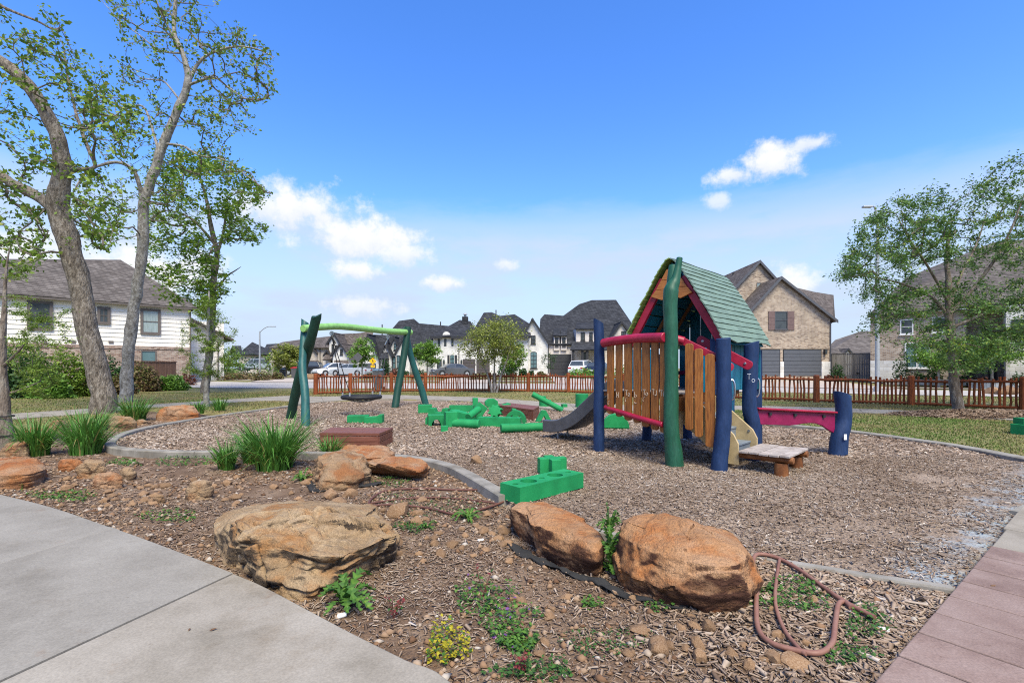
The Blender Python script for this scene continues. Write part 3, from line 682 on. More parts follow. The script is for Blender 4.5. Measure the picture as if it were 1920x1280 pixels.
# ================================================================== boulders and stones
def rockmat(name, pale, mid, orange, dark, dark_amt=.5, strata=9.0, gpos=.55):
    m = bpy.data.materials.new(name); m.use_nodes = True
    N, L = m.node_tree.nodes, m.node_tree.links; b = N['Principled BSDF']
    t = N.new('ShaderNodeTexCoord')
    def nz(scale, det, st=(1, 1, 1), rough=.62, off=(0, 0, 0)):
        mp = N.new('ShaderNodeMapping'); mp.inputs['Scale'].default_value = st; mp.inputs['Location'].default_value = off; L.new(t.outputs['Object'], mp.inputs[0])
        n = N.new('ShaderNodeTexNoise'); n.inputs['Scale'].default_value = scale; n.inputs['Detail'].default_value = det; n.inputs['Roughness'].default_value = rough; L.new(mp.outputs[0], n.inputs['Vector']); return n.outputs[0]
    def rng_(x, a, c, lo=0.0, hi=1.0):
        r = N.new('ShaderNodeMapRange'); r.interpolation_type = 'SMOOTHSTEP'; L.new(x, r.inputs['Value']); r.inputs['From Min'].default_value = a; r.inputs['From Max'].default_value = c
        r.inputs['To Min'].default_value = lo; r.inputs['To Max'].default_value = hi; return r.outputs[0]
    def mix(f, a, c, mode='MIX'):
        x = N.new('ShaderNodeMix'); x.data_type = 'RGBA'; x.blend_type = mode
        if isinstance(f, float): x.inputs[0].default_value = f
        else: L.new(f, x.inputs[0])
        for k, v in ((6, a), (7, c)):
            if isinstance(v, tuple): x.inputs[k].default_value = (*v, 1)
            else: L.new(v, x.inputs[k])
        return x.outputs[2]
    def mth(op, a, c):
        x = N.new('ShaderNodeMath'); x.operation = op; L.new(a, x.inputs[0])
        if isinstance(c, (int, float)): x.inputs[1].default_value = c
        else: L.new(c, x.inputs[1])
        return x.outputs[0]
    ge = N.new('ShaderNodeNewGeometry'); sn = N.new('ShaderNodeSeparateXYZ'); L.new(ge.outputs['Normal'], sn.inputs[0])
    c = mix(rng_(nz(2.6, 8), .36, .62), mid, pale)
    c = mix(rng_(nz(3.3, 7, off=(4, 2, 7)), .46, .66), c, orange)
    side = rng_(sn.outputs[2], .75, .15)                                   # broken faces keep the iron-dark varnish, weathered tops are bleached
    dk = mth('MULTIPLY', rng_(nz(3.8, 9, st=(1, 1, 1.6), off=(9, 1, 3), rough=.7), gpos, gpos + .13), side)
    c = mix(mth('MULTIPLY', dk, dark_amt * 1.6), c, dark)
    c = mix(mth('MULTIPLY', rng_(nz(strata, 4, st=(.35, .35, 2.4), off=(1, 8, 3)), .5, .68), .38), c, tuple(x * .55 for x in mid))
    fine = rng_(nz(95, 6, rough=.75), .3, .7, .68, 1.28)
    h = N.new('ShaderNodeHueSaturation'); L.new(c, h.inputs['Color']); L.new(fine, h.inputs['Value'])
    L.new(h.outputs[0], b.inputs['Base Color'])
    b.inputs['Roughness'].default_value = .88; b.inputs['Specular IOR Level'].default_value = .25
    bp = N.new('ShaderNodeBump'); bp.inputs['Strength'].default_value = 1.0; bp.inputs['Distance'].default_value = .035
    L.new(mth('ADD', nz(22, 8, rough=.68), mth('MULTIPLY', nz(6, 6, st=(1, 1, 2.5)), 1.4)), bp.inputs['Height']); L.new(bp.outputs[0], b.inputs['Normal'])
    return m
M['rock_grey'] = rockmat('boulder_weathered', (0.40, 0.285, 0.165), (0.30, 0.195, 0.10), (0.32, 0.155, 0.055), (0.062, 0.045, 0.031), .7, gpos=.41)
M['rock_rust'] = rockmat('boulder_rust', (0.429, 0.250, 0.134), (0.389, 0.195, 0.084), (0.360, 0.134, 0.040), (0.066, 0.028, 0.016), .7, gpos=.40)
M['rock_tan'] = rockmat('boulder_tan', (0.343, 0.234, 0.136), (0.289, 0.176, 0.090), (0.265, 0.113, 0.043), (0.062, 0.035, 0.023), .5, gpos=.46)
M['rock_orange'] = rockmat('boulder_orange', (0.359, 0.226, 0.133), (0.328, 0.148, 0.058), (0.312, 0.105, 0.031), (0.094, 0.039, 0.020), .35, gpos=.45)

def boulder(name, rings, matk, label, seed=0, N=110, Mv=46, amp=.035, ledge=.03, freq=1.0, group=None, facet=.014, tilt=(0, 0), block=.014, fc=3.0):
    """rings: list of (z, [(x, y), ...]) from the ground up; the last ring is the top's rim"""
    c = Vector((0, 0)); 
    allp = [p for _, r in rings for p in r]; cx = sum(p[0] for p in allp) / len(allp); cy = sum(p[1] for p in allp) / len(allp)
    def polar(poly):
        P = [(math.atan2(p[1] - cy, p[0] - cx), math.hypot(p[0] - cx, p[1] - cy), p) for p in poly]
        out = []
        for k in range(N):
            a = -math.pi + 2 * math.pi * k / N; d = (math.cos(a), math.sin(a)); best = .02
            for (x1, y1), (x2, y2) in zip(poly, poly[1:] + poly[:1]):
                ax, ay, bx, by = x1 - cx, y1 - cy, x2 - cx, y2 - cy
                ex, ey = bx - ax, by - ay; den = d[0] * ey - d[1] * ex
                if abs(den) < 1e-9: continue
                t_ = (ax * ey - ay * ex) / den; u = (ax * d[1] - ay * d[0]) / den
                if t_ > 0 and -1e-6 <= u <= 1 + 1e-6: best = max(best, t_)
            out.append(best)
        o = np.array(out)
        for _ in range(1): o = (np.roll(o, 1) + o * 2 + np.roll(o, -1)) / 4
        return o
    rad = [(z, polar(r)) for z, r in rings]
    zt = rad[-1][0]; z0 = rad[0][0]
    zs = [r[0] for r in rad]
    V = []
    side_n = int(Mv * .55); top_n = Mv - side_n
    for k in range(side_n):
        z = z0 + (zt - z0) * k / (side_n - 1)
        i_ = min(np.searchsorted(zs, z, side='right') - 1, len(zs) - 2); f = (z - zs[i_]) / max(zs[i_ + 1] - zs[i_], 1e-6)
        r = rad[i_][1] * (1 - f) + rad[i_ + 1][1] * f
        if k >= side_n - 3: r = r * (1 - .012 * (k - side_n + 4))
        for q in range(N):
            a = -math.pi + 2 * math.pi * q / N; V.append(Vector((cx + r[q] * math.cos(a), cy + r[q] * math.sin(a), z)))
    rt = rad[-1][1]
    crown = (zt - z0) * .07
    for k in range(1, top_n):
        s = 1 - k / top_n
        for q in range(N):
            a = -math.pi + 2 * math.pi * q / N; V.append(Vector((cx + rt[q] * .965 * s * math.cos(a), cy + rt[q] * .965 * s * math.sin(a), zt + crown * (1 - s * s))))
    V.append(Vector((cx, cy, zt + crown)))
    rows = side_n + top_n - 1
    V = [Vector((p.x, p.y, p.z + max(0, (p.z - z0) / (zt - z0)) * (tilt[0] * (p.x - cx) + tilt[1] * (p.y - cy)))) for p in V]
    ctr = Vector((cx, cy, (z0 + zt) / 2)); out = []
    for vi_, p in enumerate(V):
        d = (p - ctr); dn = d.normalized(); q = p * freq + Vector((seed * 3.7, seed * 1.9, seed))
        dsp = amp * 1.5 * fbm(q * 2.2, 3) + amp * .7 * fbm(q * 6, 3) + amp * .28 * fbm(q * 17, 3)
        fq = 1.9; vd, vp = mn.voronoi(q * fq); hp = vp[0]; rd_ = Vector((math.sin(hp.x * 12.9 + hp.y * 7.1), math.sin(hp.y * 9.7 + hp.z * 5.3), math.sin(hp.z * 11.3 + hp.x * 3.9)))
        dsp += facet * (.22 * rd_.x + 1.5 * (q * fq - hp).dot(rd_) / fq * 2.4)
        vd, vp = mn.voronoi(q * 7.0); hp = vp[0]; dsp += facet * .12 * math.sin(hp.x * 17 + hp.y * 9 + hp.z * 5)
        cq = Vector((q.x, q.y, q.z * 1.5)) * fc + Vector((.35 * mn.noise(q * 3), .35 * mn.noise(q * 3 + Vector((7, 0, 0))), .3 * mn.noise(q * 3 + Vector((0, 9, 0)))))
        vd, vp = mn.voronoi(cq); gap = vd[1] - vd[0]; dsp += block * (.5 * math.sin(vp[0].x * 31 + vp[0].y * 17 + vp[0].z * 9))
        if gap < .10: dsp -= block * 1.25 * (1 - gap / .10)
        if ledge:      # bedding planes: stepped recess with height and tilt
            h_ = (p.z + .22 * p.x * math.sin(seed) + .05 * fbm(q * 2, 2)) * (11 / max(.2, zt - z0) * .35)
            st = h_ - math.floor(h_); dsp -= ledge * (1 if st < .25 else 0) * max(0.0, 1 - abs(dn.z)) * (.4 + abs(mn.noise(q * 2.7)))
        cr = abs(mn.noise(q * 2.9 + Vector((5, 5, 5))))      # fissures
        if cr < .06: dsp -= amp * .7 * (1 - cr / .06)
        if vi_ >= side_n * N: dn = Vector((dn.x * .25, dn.y * .25, 1)).normalized(); dsp *= .75
        elif vi_ >= (side_n - 5) * N: dn = Vector((dn.x, dn.y, .25 * (vi_ // N - side_n + 6))).normalized()
        out.append(p + dn * dsp)
    F = []
    for k in range(rows - 1):
        for q in range(N):
            q2 = (q + 1) % N; F.append([k * N + q, k * N + q2, (k + 1) * N + q2, (k + 1) * N + q])
    top = len(V) - 1
    for q in range(N): F.append([(rows - 1) * N + q, (rows - 1) * N + (q + 1) % N, top])
    o = mesh_np(name, out, F, M[matk], smooth=True)
    sm = o.modifiers.new('weather', 'SMOOTH'); sm.factor = .5; sm.iterations = 2
    o.data.set_sharp_from_angle(angle=R(42))
    return tag(o, label, 'boulder', group)
def gpz(px): return [tuple(G(x, y, z)[:2]) for x, y, z in px]
def gp(px, z): return [tuple(G(x, y, z)[:2]) for x, y in px]

BZ = -.16
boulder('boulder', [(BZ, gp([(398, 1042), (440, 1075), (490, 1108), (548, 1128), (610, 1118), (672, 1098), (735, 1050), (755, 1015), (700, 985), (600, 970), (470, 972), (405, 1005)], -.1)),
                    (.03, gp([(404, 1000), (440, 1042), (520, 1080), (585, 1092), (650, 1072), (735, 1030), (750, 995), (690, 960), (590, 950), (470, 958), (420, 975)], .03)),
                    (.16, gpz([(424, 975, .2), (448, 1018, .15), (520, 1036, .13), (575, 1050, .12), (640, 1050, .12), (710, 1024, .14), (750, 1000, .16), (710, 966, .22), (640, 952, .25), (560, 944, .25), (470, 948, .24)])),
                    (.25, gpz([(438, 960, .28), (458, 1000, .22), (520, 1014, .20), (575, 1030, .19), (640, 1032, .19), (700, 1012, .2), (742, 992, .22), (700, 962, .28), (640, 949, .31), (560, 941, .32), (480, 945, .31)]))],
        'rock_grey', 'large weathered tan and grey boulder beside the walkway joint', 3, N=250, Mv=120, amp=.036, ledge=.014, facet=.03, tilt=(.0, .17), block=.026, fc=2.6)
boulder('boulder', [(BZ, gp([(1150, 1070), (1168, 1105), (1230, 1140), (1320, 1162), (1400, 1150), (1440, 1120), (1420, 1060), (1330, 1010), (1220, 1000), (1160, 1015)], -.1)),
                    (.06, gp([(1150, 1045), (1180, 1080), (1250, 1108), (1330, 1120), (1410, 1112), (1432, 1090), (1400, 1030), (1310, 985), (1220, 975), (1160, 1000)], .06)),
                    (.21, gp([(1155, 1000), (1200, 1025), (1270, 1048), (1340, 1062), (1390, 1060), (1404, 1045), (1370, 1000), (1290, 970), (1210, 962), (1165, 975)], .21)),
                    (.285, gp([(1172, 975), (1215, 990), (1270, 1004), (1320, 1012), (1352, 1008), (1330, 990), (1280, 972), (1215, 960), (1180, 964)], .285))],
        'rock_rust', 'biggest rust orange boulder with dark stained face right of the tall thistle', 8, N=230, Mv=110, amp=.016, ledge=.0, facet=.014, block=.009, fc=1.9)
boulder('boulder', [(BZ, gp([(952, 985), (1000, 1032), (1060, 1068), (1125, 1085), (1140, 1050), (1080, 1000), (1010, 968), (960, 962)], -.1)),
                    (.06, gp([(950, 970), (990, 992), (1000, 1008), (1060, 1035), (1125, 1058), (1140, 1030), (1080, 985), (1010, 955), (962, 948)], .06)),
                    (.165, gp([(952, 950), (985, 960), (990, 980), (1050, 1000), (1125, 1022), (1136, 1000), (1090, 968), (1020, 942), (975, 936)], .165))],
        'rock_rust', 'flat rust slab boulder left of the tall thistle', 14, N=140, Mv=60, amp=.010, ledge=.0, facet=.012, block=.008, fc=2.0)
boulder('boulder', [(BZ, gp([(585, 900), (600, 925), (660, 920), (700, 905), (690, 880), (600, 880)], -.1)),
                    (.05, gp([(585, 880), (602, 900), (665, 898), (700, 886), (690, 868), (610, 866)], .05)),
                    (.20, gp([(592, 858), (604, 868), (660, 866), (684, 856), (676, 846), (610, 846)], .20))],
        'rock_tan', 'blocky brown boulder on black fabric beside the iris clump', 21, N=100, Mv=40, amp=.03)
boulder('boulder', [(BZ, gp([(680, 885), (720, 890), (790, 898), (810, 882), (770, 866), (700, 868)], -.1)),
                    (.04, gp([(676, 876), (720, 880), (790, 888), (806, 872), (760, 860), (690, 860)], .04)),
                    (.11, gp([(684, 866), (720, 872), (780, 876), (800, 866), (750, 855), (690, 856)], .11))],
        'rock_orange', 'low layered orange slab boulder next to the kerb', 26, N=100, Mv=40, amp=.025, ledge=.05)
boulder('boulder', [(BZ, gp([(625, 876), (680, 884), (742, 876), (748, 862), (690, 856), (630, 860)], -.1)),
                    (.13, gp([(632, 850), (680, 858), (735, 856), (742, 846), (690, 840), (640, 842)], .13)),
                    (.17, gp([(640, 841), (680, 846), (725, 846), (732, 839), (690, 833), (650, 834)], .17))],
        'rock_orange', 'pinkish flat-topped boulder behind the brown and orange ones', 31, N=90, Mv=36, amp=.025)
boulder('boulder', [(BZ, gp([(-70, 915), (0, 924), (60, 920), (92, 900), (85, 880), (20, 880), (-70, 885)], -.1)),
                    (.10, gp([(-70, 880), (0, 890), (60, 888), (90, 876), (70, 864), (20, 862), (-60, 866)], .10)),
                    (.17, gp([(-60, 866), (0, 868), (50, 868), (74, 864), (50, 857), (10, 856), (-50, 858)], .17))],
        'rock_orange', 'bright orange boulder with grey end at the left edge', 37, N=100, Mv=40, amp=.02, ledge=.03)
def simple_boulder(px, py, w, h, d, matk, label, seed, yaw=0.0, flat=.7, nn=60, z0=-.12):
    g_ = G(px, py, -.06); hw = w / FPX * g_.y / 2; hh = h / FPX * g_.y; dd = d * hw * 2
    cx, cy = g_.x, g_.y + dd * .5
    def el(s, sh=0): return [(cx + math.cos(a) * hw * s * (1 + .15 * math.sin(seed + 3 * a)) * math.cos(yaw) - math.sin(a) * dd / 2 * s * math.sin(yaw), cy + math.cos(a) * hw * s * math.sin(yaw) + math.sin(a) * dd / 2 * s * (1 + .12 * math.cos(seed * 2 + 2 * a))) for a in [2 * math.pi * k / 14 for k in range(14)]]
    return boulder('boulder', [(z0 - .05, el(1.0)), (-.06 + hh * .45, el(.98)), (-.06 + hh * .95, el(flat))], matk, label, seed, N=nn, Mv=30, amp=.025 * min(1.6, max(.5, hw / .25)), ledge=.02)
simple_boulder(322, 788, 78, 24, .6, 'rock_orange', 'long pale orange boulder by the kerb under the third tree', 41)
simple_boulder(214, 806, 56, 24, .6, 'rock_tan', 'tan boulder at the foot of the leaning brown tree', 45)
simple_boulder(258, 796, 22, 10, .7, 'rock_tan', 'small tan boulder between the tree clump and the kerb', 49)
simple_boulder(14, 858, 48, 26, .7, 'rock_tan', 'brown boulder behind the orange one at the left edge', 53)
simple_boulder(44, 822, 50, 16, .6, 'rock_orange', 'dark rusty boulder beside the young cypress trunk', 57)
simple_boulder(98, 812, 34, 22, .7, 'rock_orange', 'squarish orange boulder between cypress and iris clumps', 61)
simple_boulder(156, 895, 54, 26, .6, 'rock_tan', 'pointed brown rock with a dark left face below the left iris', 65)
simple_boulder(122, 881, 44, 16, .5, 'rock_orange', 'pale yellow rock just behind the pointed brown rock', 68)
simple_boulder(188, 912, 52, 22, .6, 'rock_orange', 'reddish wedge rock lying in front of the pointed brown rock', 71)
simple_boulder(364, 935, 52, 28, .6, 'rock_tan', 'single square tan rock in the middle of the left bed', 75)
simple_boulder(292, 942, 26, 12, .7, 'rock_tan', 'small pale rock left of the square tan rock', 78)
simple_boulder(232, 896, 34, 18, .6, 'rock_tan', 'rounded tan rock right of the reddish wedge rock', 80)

# individual stones of the bed, the ones big enough to pick out
def stone_mesh(seed):
    import bmesh
    bm = bmesh.new(); bmesh.ops.create_icosphere(bm, subdivisions=3, radius=1.0)
    for v in bm.verts:
        d = v.co.normalized(); q = d * 1.1 + Vector((seed * 5.1, seed, 2))
        r = 1 + .32 * fbm(q, 2) + .06 * fbm(q * 4, 2)
        for k in range(5):       # facets
            n_ = Vector((math.sin(seed * 3 + k * 2.1), math.cos(seed + k * 1.7), math.sin(seed * 1.3 + k * 2.9))).normalized()
            pd = d.dot(n_)
            if pd > .05: r = min(r, (.74 + .08 * math.sin(k + seed)) / pd)
        v.co = d * r
    me = bpy.data.meshes.new('stone'); bm.to_mesh(me); bm.free(); me.polygons.foreach_set('use_smooth', [True] * len(me.polygons)); me.set_sharp_from_angle(angle=R(34)); me.materials.append(M['stone'])
    return me
SM = [stone_mesh(k + 1) for k in range(8)]
def stone(px, py, w, h, label, k=0, group=None):
    g_ = G(px, py, -.09); s = w / FPX * g_.y / 2; gz = bed_h(g_.x, g_.y)
    o = bpy.data.objects.new('stone', SM[k % 8]); col.objects.link(o)
    o.scale = (s * 1.1, s * .85, max(h / FPX * g_.y * .62, .015)); o.rotation_euler = (0, 0, k * 1.9)
    o.location = (g_.x, g_.y + s * .8, gz + o.scale.z * .38)
    return tag(o, label, 'stone', group)
named = [(1332, 1195, 26, 26, 'round tan cobble below the biggest rust boulder'), (1312, 1228, 26, 28, 'round brown cobble third from the biggest rust boulder'), (1316, 1252, 30, 26, 'angular tan cobble touching the round brown one'),
         (1376, 1248, 24, 20, 'pale cobble left of the hose bend'), (1458, 1260, 40, 20, 'orange-brown cobble at the bottom edge inside the hose loop'), (1410, 1270, 24, 24, 'dark round cobble at the bottom edge beside the hose'),
         (1258, 1225, 26, 18, 'small dark cobble beside a flat yellow stone'), (1240, 1238, 52, 26, 'flat yellowish stone below the rust boulder'), (1205, 1200, 40, 12, 'flat ochre stone half sunk under the black fabric'),
         (616, 938, 32, 22, 'orange cobble left of the pair behind the big weathered boulder'), (652, 935, 30, 18, 'tan cobble right of the pair behind the big weathered boulder'), (628, 950, 40, 16, 'flat grey cobble behind the big weathered boulder'),
         (742, 972, 46, 30, 'squared tan stone behind the right end of the weathered boulder'), (780, 985, 24, 18, 'grey stone right of the squared tan stone'), (790, 940, 22, 10, 'yellow flat stone inside the dark hose loop'),
         (1462, 1215, 26, 18, 'sandy cobble between the strands of the right hose'), (1500, 1272, 60, 22, 'broad flat brown stone at the bottom edge'),
         (1408, 1110, 30, 14, 'flat rusty stone at the right tip of the biggest boulder'),
         (893, 868, 22, 14, 'lone brown rock lying on the wood chips behind the kerb')]
for k, (x, y, w, h, lb) in enumerate(named):
    o = stone(x, y, w, h, lb, k)
    if 'lone' in lb:
        g_ = G(x, y, -.03); o.location = (g_.x, g_.y + .05, -.03 + o.scale.z * .45)
rr = random.Random(5)
areas = [((100, 640), (895, 955), 60, 'small tan stone strewn across the left half of the bed', 'stones strewn over the left bed'),
         ((680, 960), (960, 1060), 44, 'small tan stone between the two big boulders', 'stones between the two big boulders'),
         ((960, 1560), (1120, 1275), 40, 'small brown stone in front of the rust boulders', 'stones in front of the rust boulders')]
bp_arr = bed_poly
for (xa, xb), (ya, yb), n, lb, gr in areas:
    c = 0; tries = 0
    while c < n and tries < 2000:
        tries += 1
        x, y = rr.uniform(xa, xb), rr.uniform(ya, yb); g_ = G(x, y, -.09)
        if not in_poly(np.array([g_.x]), np.array([g_.y - .06]), bp_arr)[0]: continue
        if not in_poly(np.array([g_.x]), np.array([g_.y + .1]), bp_arr)[0]: continue
        w = rr.uniform(10, 22) * (1 if y < 1000 else 1.2); stone(x, y, w, w * rr.uniform(.4, .7), lb, rr.randrange(40), gr); c += 1
# gravel too small to count
def pebbles(n):
    X = rng.uniform(-7, 2.6, n); Y = rng.uniform(1.7, 8.2, n)
    k = in_poly(X, Y, bed_poly) & (np.abs(X) < 1.1 * Y)
    d = np.array([mn.noise(Vector((x * .7, y * .7, 2))) for x, y in zip(X, Y)]); k &= rng.random(n) < np.clip(.4 + 1.5 * d, .03, 1)
    X, Y = X[k], Y[k]; n = len(X); Z = np.array([bed_h(a, b) for a, b in zip(X, Y)])
    S = .008 + .022 * rng.random(n) ** 3
    base = np.array([[1, 0, 0], [0, 1, 0], [-1, 0, 0], [0, -1, 0], [0, 0, 1], [0, 0, -1], [.7, .7, .5], [-.7, .6, .4], [-.6, -.7, .5], [.7, -.6, .5]], float)
    o8 = np.array([[0, 1, 4], [1, 2, 4], [2, 3, 4], [3, 0, 4], [1, 0, 5], [2, 1, 5], [3, 2, 5], [0, 3, 5]])
    a = rng.uniform(0, 6.28, n); ca, sa = np.cos(a), np.sin(a)
    B = base[:6][None] * (1 + rng.uniform(-.3, .4, (n, 6, 1))) * np.stack([S * 1.2, S * .9, S * .6], 1)[:, None]
    Vx = B[..., 0] * ca[:, None] - B[..., 1] * sa[:, None] + X[:, None]; Vy = B[..., 0] * sa[:, None] + B[..., 1] * ca[:, None] + Y[:, None]; Vz = B[..., 2] + (Z + S * .3)[:, None]
    o = mesh_np('gravel', np.stack([Vx, Vy, Vz], 2).reshape(-1, 3), ((np.arange(n) * 6)[:, None, None] + o8[None]).reshape(-1, 3), M['pebble'], tint=np.repeat(np.clip(rng.normal(.5, .28, n), 0, 1), 6), smooth=False)
    tag(o, 'loose reddish gravel in the planting bed', kind='stuff')
pebbles(30000)
# ================================================================== playhouse
U = Vector((.7071, -.7071, 0)); Wd = Vector((.7071, .7071, 0)); O0 = Vector((2.45, 7.3, 0))
def Q(u, w, z=0.0): return O0 + U * u + Wd * w + Vector((0, 0, z))
ROTP = Matrix(((U.x, Wd.x, 0), (U.y, Wd.y, 0), (0, 0, 1)))
ph = empty('playhouse', Q(0, .4, -.03), 'toddler playhouse with green plank roof, blue posts, slide and steps on wood chips', 'playhouse')
def pbox(mb, u0, u1, w0, w1, z0, z1):
    return mb.box(Q((u0 + u1) / 2, (w0 + w1) / 2, (z0 + z1) / 2), (abs(u1 - u0), abs(w1 - w0), abs(z1 - z0)), ROTP)
def logpost(name, pts, rads, m, parent, n=16, seed=0, slant=None, squash=None, label=None):
    C = spline(pts, 8); rr_ = np.interp(np.linspace(0, 1, len(C)), np.linspace(0, 1, len(rads)), rads)
    rr_ = [r * (1 + .05 * mn.noise(Vector((i * .23, seed, 0)))) for i, r in enumerate(rr_)]
    mb = MB().tube(C, rr_, n, squash=squash)
    k0 = len(mb.v) - n
    if slant:      # top cut at an angle
        c = C[-1]
        for k in range(k0, len(mb.v)):
            v = Vector(mb.v[k]); d = v - c; mb.v[k] = (v.x, v.y, v.z + d.x * slant[0] + d.y * slant[1])
    mb.v = [tuple(Vector(v) + Vector((.006 * mn.noise(Vector(v) * 5 + Vector((seed, 0, 0))), .006 * mn.noise(Vector(v) * 5 + Vector((0, seed, 3))), 0))) for v in mb.v]
    o = mb.build(name, m, parent, smooth=True, bevel=.008)
    if label: o['label'] = label
    return o
def pxline(pts, Y0, Y1):
    n = len(pts); return [A(x, y, Y0 + (Y1 - Y0) * k / (n - 1)) for k, (x, y) in enumerate(pts)]
logpost('post', pxline([(1123, 852), (1123, 760), (1124, 680), (1122, 602)], 7.72, 7.76), [.088, .088, .086, .082], M['blue'], ph, seed=1, slant=(-.6, 0), label='left blue post beside the slide')
logpost('post', pxline([(1266, 888), (1262, 840), (1258, 790), (1259, 700), (1258, 620), (1257, 575), (1258, 545), (1266, 525), (1271, 500), (1274, 483)], 6.5, 6.55), [.128, .112, .098, .092, .092, .095, .10, .066, .045, .04], M['green_post'], ph, seed=2, label='tall forked green post')
logpost('fork_stub', pxline([(1258, 560), (1260, 530), (1262, 497)], 6.58, 6.6), [.085, .07, .055], M['green_post'], ph, seed=5)
logpost('post', pxline([(1347, 890), (1352, 840), (1357, 780), (1357, 700), (1356, 634)], 6.24, 6.28), [.108, .098, .094, .092, .09], M['blue'], ph, seed=3, slant=(.1, .1), label='front blue post with steel grab handle')
logpost('post', pxline([(1412, 862), (1412, 800), (1405, 760), (1407, 700), (1409, 643)], 7.05, 7.1), [.105, .105, .10, .10, .105], M['blue'], ph, seed=4, slant=(.35, 0), label='rear blue step post with chalk letters')
logpost('post', [Q(-1.12, 1.2, -.1), Q(-1.1, 1.2, .5), Q(-1.08, 1.2, 1.5)], [.09, .085, .08], M['blue'], ph, seed=6)
logpost('post', [Q(-.72, 2.0, -.1), Q(-.72, 2.0, 1.5)], [.1, .09], M['blue'], ph, seed=7)
logpost('post', [Q(.62, 1.75, -.1), Q(.62, 1.75, 1.6)], [.09, .085], M['blue'], ph, seed=8)
# lone end post of the crimson counter beam
endp = logpost('post', pxline([(1571, 856), (1574, 820), (1582, 785), (1579, 738)], 7.5, 7.58), [.135, .125, .115, .118], M['blue'], ph, seed=9, slant=(-.42, 0), label='short blue end post with a white sticker')
MB().box(A(1585, 819, 7.37), (.05, .006, .085), rotz(R(14))).build('sticker', M['white'], endp)
# platform
mb = MB()
pbox(mb, -.98, .36, -.42, 1.7, .86, .93); mb.build('platform_frame', M['log'], ph, bevel=.01)
for k in range(12):
    mb = MB(); pbox(mb, -.99 + k * .113, -.99 + k * .113 + .106, -.44, 1.72, .931, .953); mb.build('floor_plank', M['deck_grey'], ph, bevel=.004)
mb = MB(); pbox(mb, .30, .40, -.45, .62, .70, .90); mb.build('edge_beam', M['log'], ph, bevel=.01)
# front slat wall between left blue post and green post
pa, pb = A(1123, 690, 7.62), A(1258, 690, 6.45)
pa.z = pb.z = 0; d_ab = pb - pa; L_ab = d_ab.length; dn = d_ab.normalized(); nn_ = Vector((-dn.y, dn.x, 0)); nn_ = nn_ if nn_.y > 0 else -nn_
ang_ab = math.atan2(dn.y, dn.x)
slat_px = [(1152.5, 10.5), (1168, 8), (1184, 8.5), (1200, 8), (1217, 9.5), (1234, 8), (1251, 9)]
def ray_s(px):
    a_ = (px - CX) / FPX; det = dn.x - a_ * dn.y
    return (a_ * pa.y - pa.x) / det
rs = random.Random(3)
def slat_obj(c, ang, w, z0, z1, th, m, seed, lean=0.0, name='slat'):
    """rounded-end board standing upright"""
    hw = w / 2; pts = []
    for k in range(7):
        a_ = math.pi * k / 6; pts.append((hw * math.cos(a_), z1 - hw * .55 + hw * .55 * math.sin(a_)))
    for k in range(7):
        a_ = math.pi + math.pi * k / 6; pts.append((hw * math.cos(a_), z0 + hw * .5 + hw * .5 * math.sin(a_)))
    dx, dy = math.cos(ang), math.sin(ang); q = Vector((-dy, dx, 0)); zc = (z0 + z1) / 2
    P = [Vector(c) + Vector((dx, dy, 0)) * (x * (1 + .05 * math.sin(z * 7 + seed)) + lean * (z - zc)) + Vector((0, 0, z)) for x, z in pts]
    return MB().prism([p - q * th / 2 for p in P], q * th).build(name, m, ph, bevel=.006)
slats = []
for k, (px, hw) in enumerate([(1140, 7.5), (1156, 7), (1173, 8), (1190, 7.5), (1206, 8), (1223, 7.5), (1239, 7)]):
    s_ = ray_s(px); p = pa + dn * s_ + nn_ * .055
    yb = [776, 781, 788, 793, 800, 806, 810][k]; zb = EYE - (yb - HY) / FPX * p.y
    sl = slat_obj(p, ang_ab, hw * 1.56 / FPX * p.y / .73, zb, 1.76 + .01 * rs.uniform(-1, 1), .036, M['slat'], k); slats.append((sl, p))
# rails of the slat wall
tr = [A(1131, 643, 7.62), A(1160, 638, 7.32), A(1200, 634, 6.98), A(1247, 632.5, 6.5)]
MB().tube(spline(tr, 6), .069, 14).build('top_rail', M['pink'], ph, smooth=True, bevel=.012)
MB().tube(spline([A(1268, 636, 6.66), A(1283, 640, 6.62)], 3), .062, 14).build('top_rail', M['pink'], ph, smooth=True, bevel=.012)
lr = [A(1135, 763, 7.6), A(1190, 781, 7.02), A(1243, 796, 6.55)]
MB().tube(spline(lr, 5), .040, 12).build('low_rail', M['pink'], ph, smooth=True, bevel=.01)
# chalk letters scrawled on the slats
GL = {'1': [[(0, 0), (0, 1)]], 'H': [[(0, 0), (0, 1)], [(.5, 0), (.5, 1)], [(0, .5), (.5, .5)]], 'T': [[(0, 1), (.6, 1)], [(.3, 1), (.3, .1)]],
      'o': [[(.5, .25), (.35, 0), (.1, 0), (0, .25), (.1, .5), (.35, .5), (.5, .25)]], 'b': [[(0, 1), (0, 0), (.35, 0), (.5, .22), (.35, .5), (0, .5)]],
      'c': [[(.5, .9), (.15, .75), (0, .3), (.1, 0)]], 'u': [[(0, .3), (.1, .05), (.4, 0), (.6, .15)]], 'J': [[(.4, .9), (.4, .1), (.2, 0), (0, .15)]], 'p': [[(0, 0), (0, .8), (.35, .8), (.45, .6), (.35, .4), (0, .4)]]}
def chalk(parent, org, ex, ez, out, text, size, m, r=.0035):
    mb = MB(); x0 = 0
    for ch in text:
        for st in GL[ch]:
            mb.tube([Vector(org) + ex * ((x0 + a_) * size) + ez * (b_ * size) + out for a_, b_ in st], r, 4)
        x0 += .62
    return mb.build('chalk_mark', m, parent)
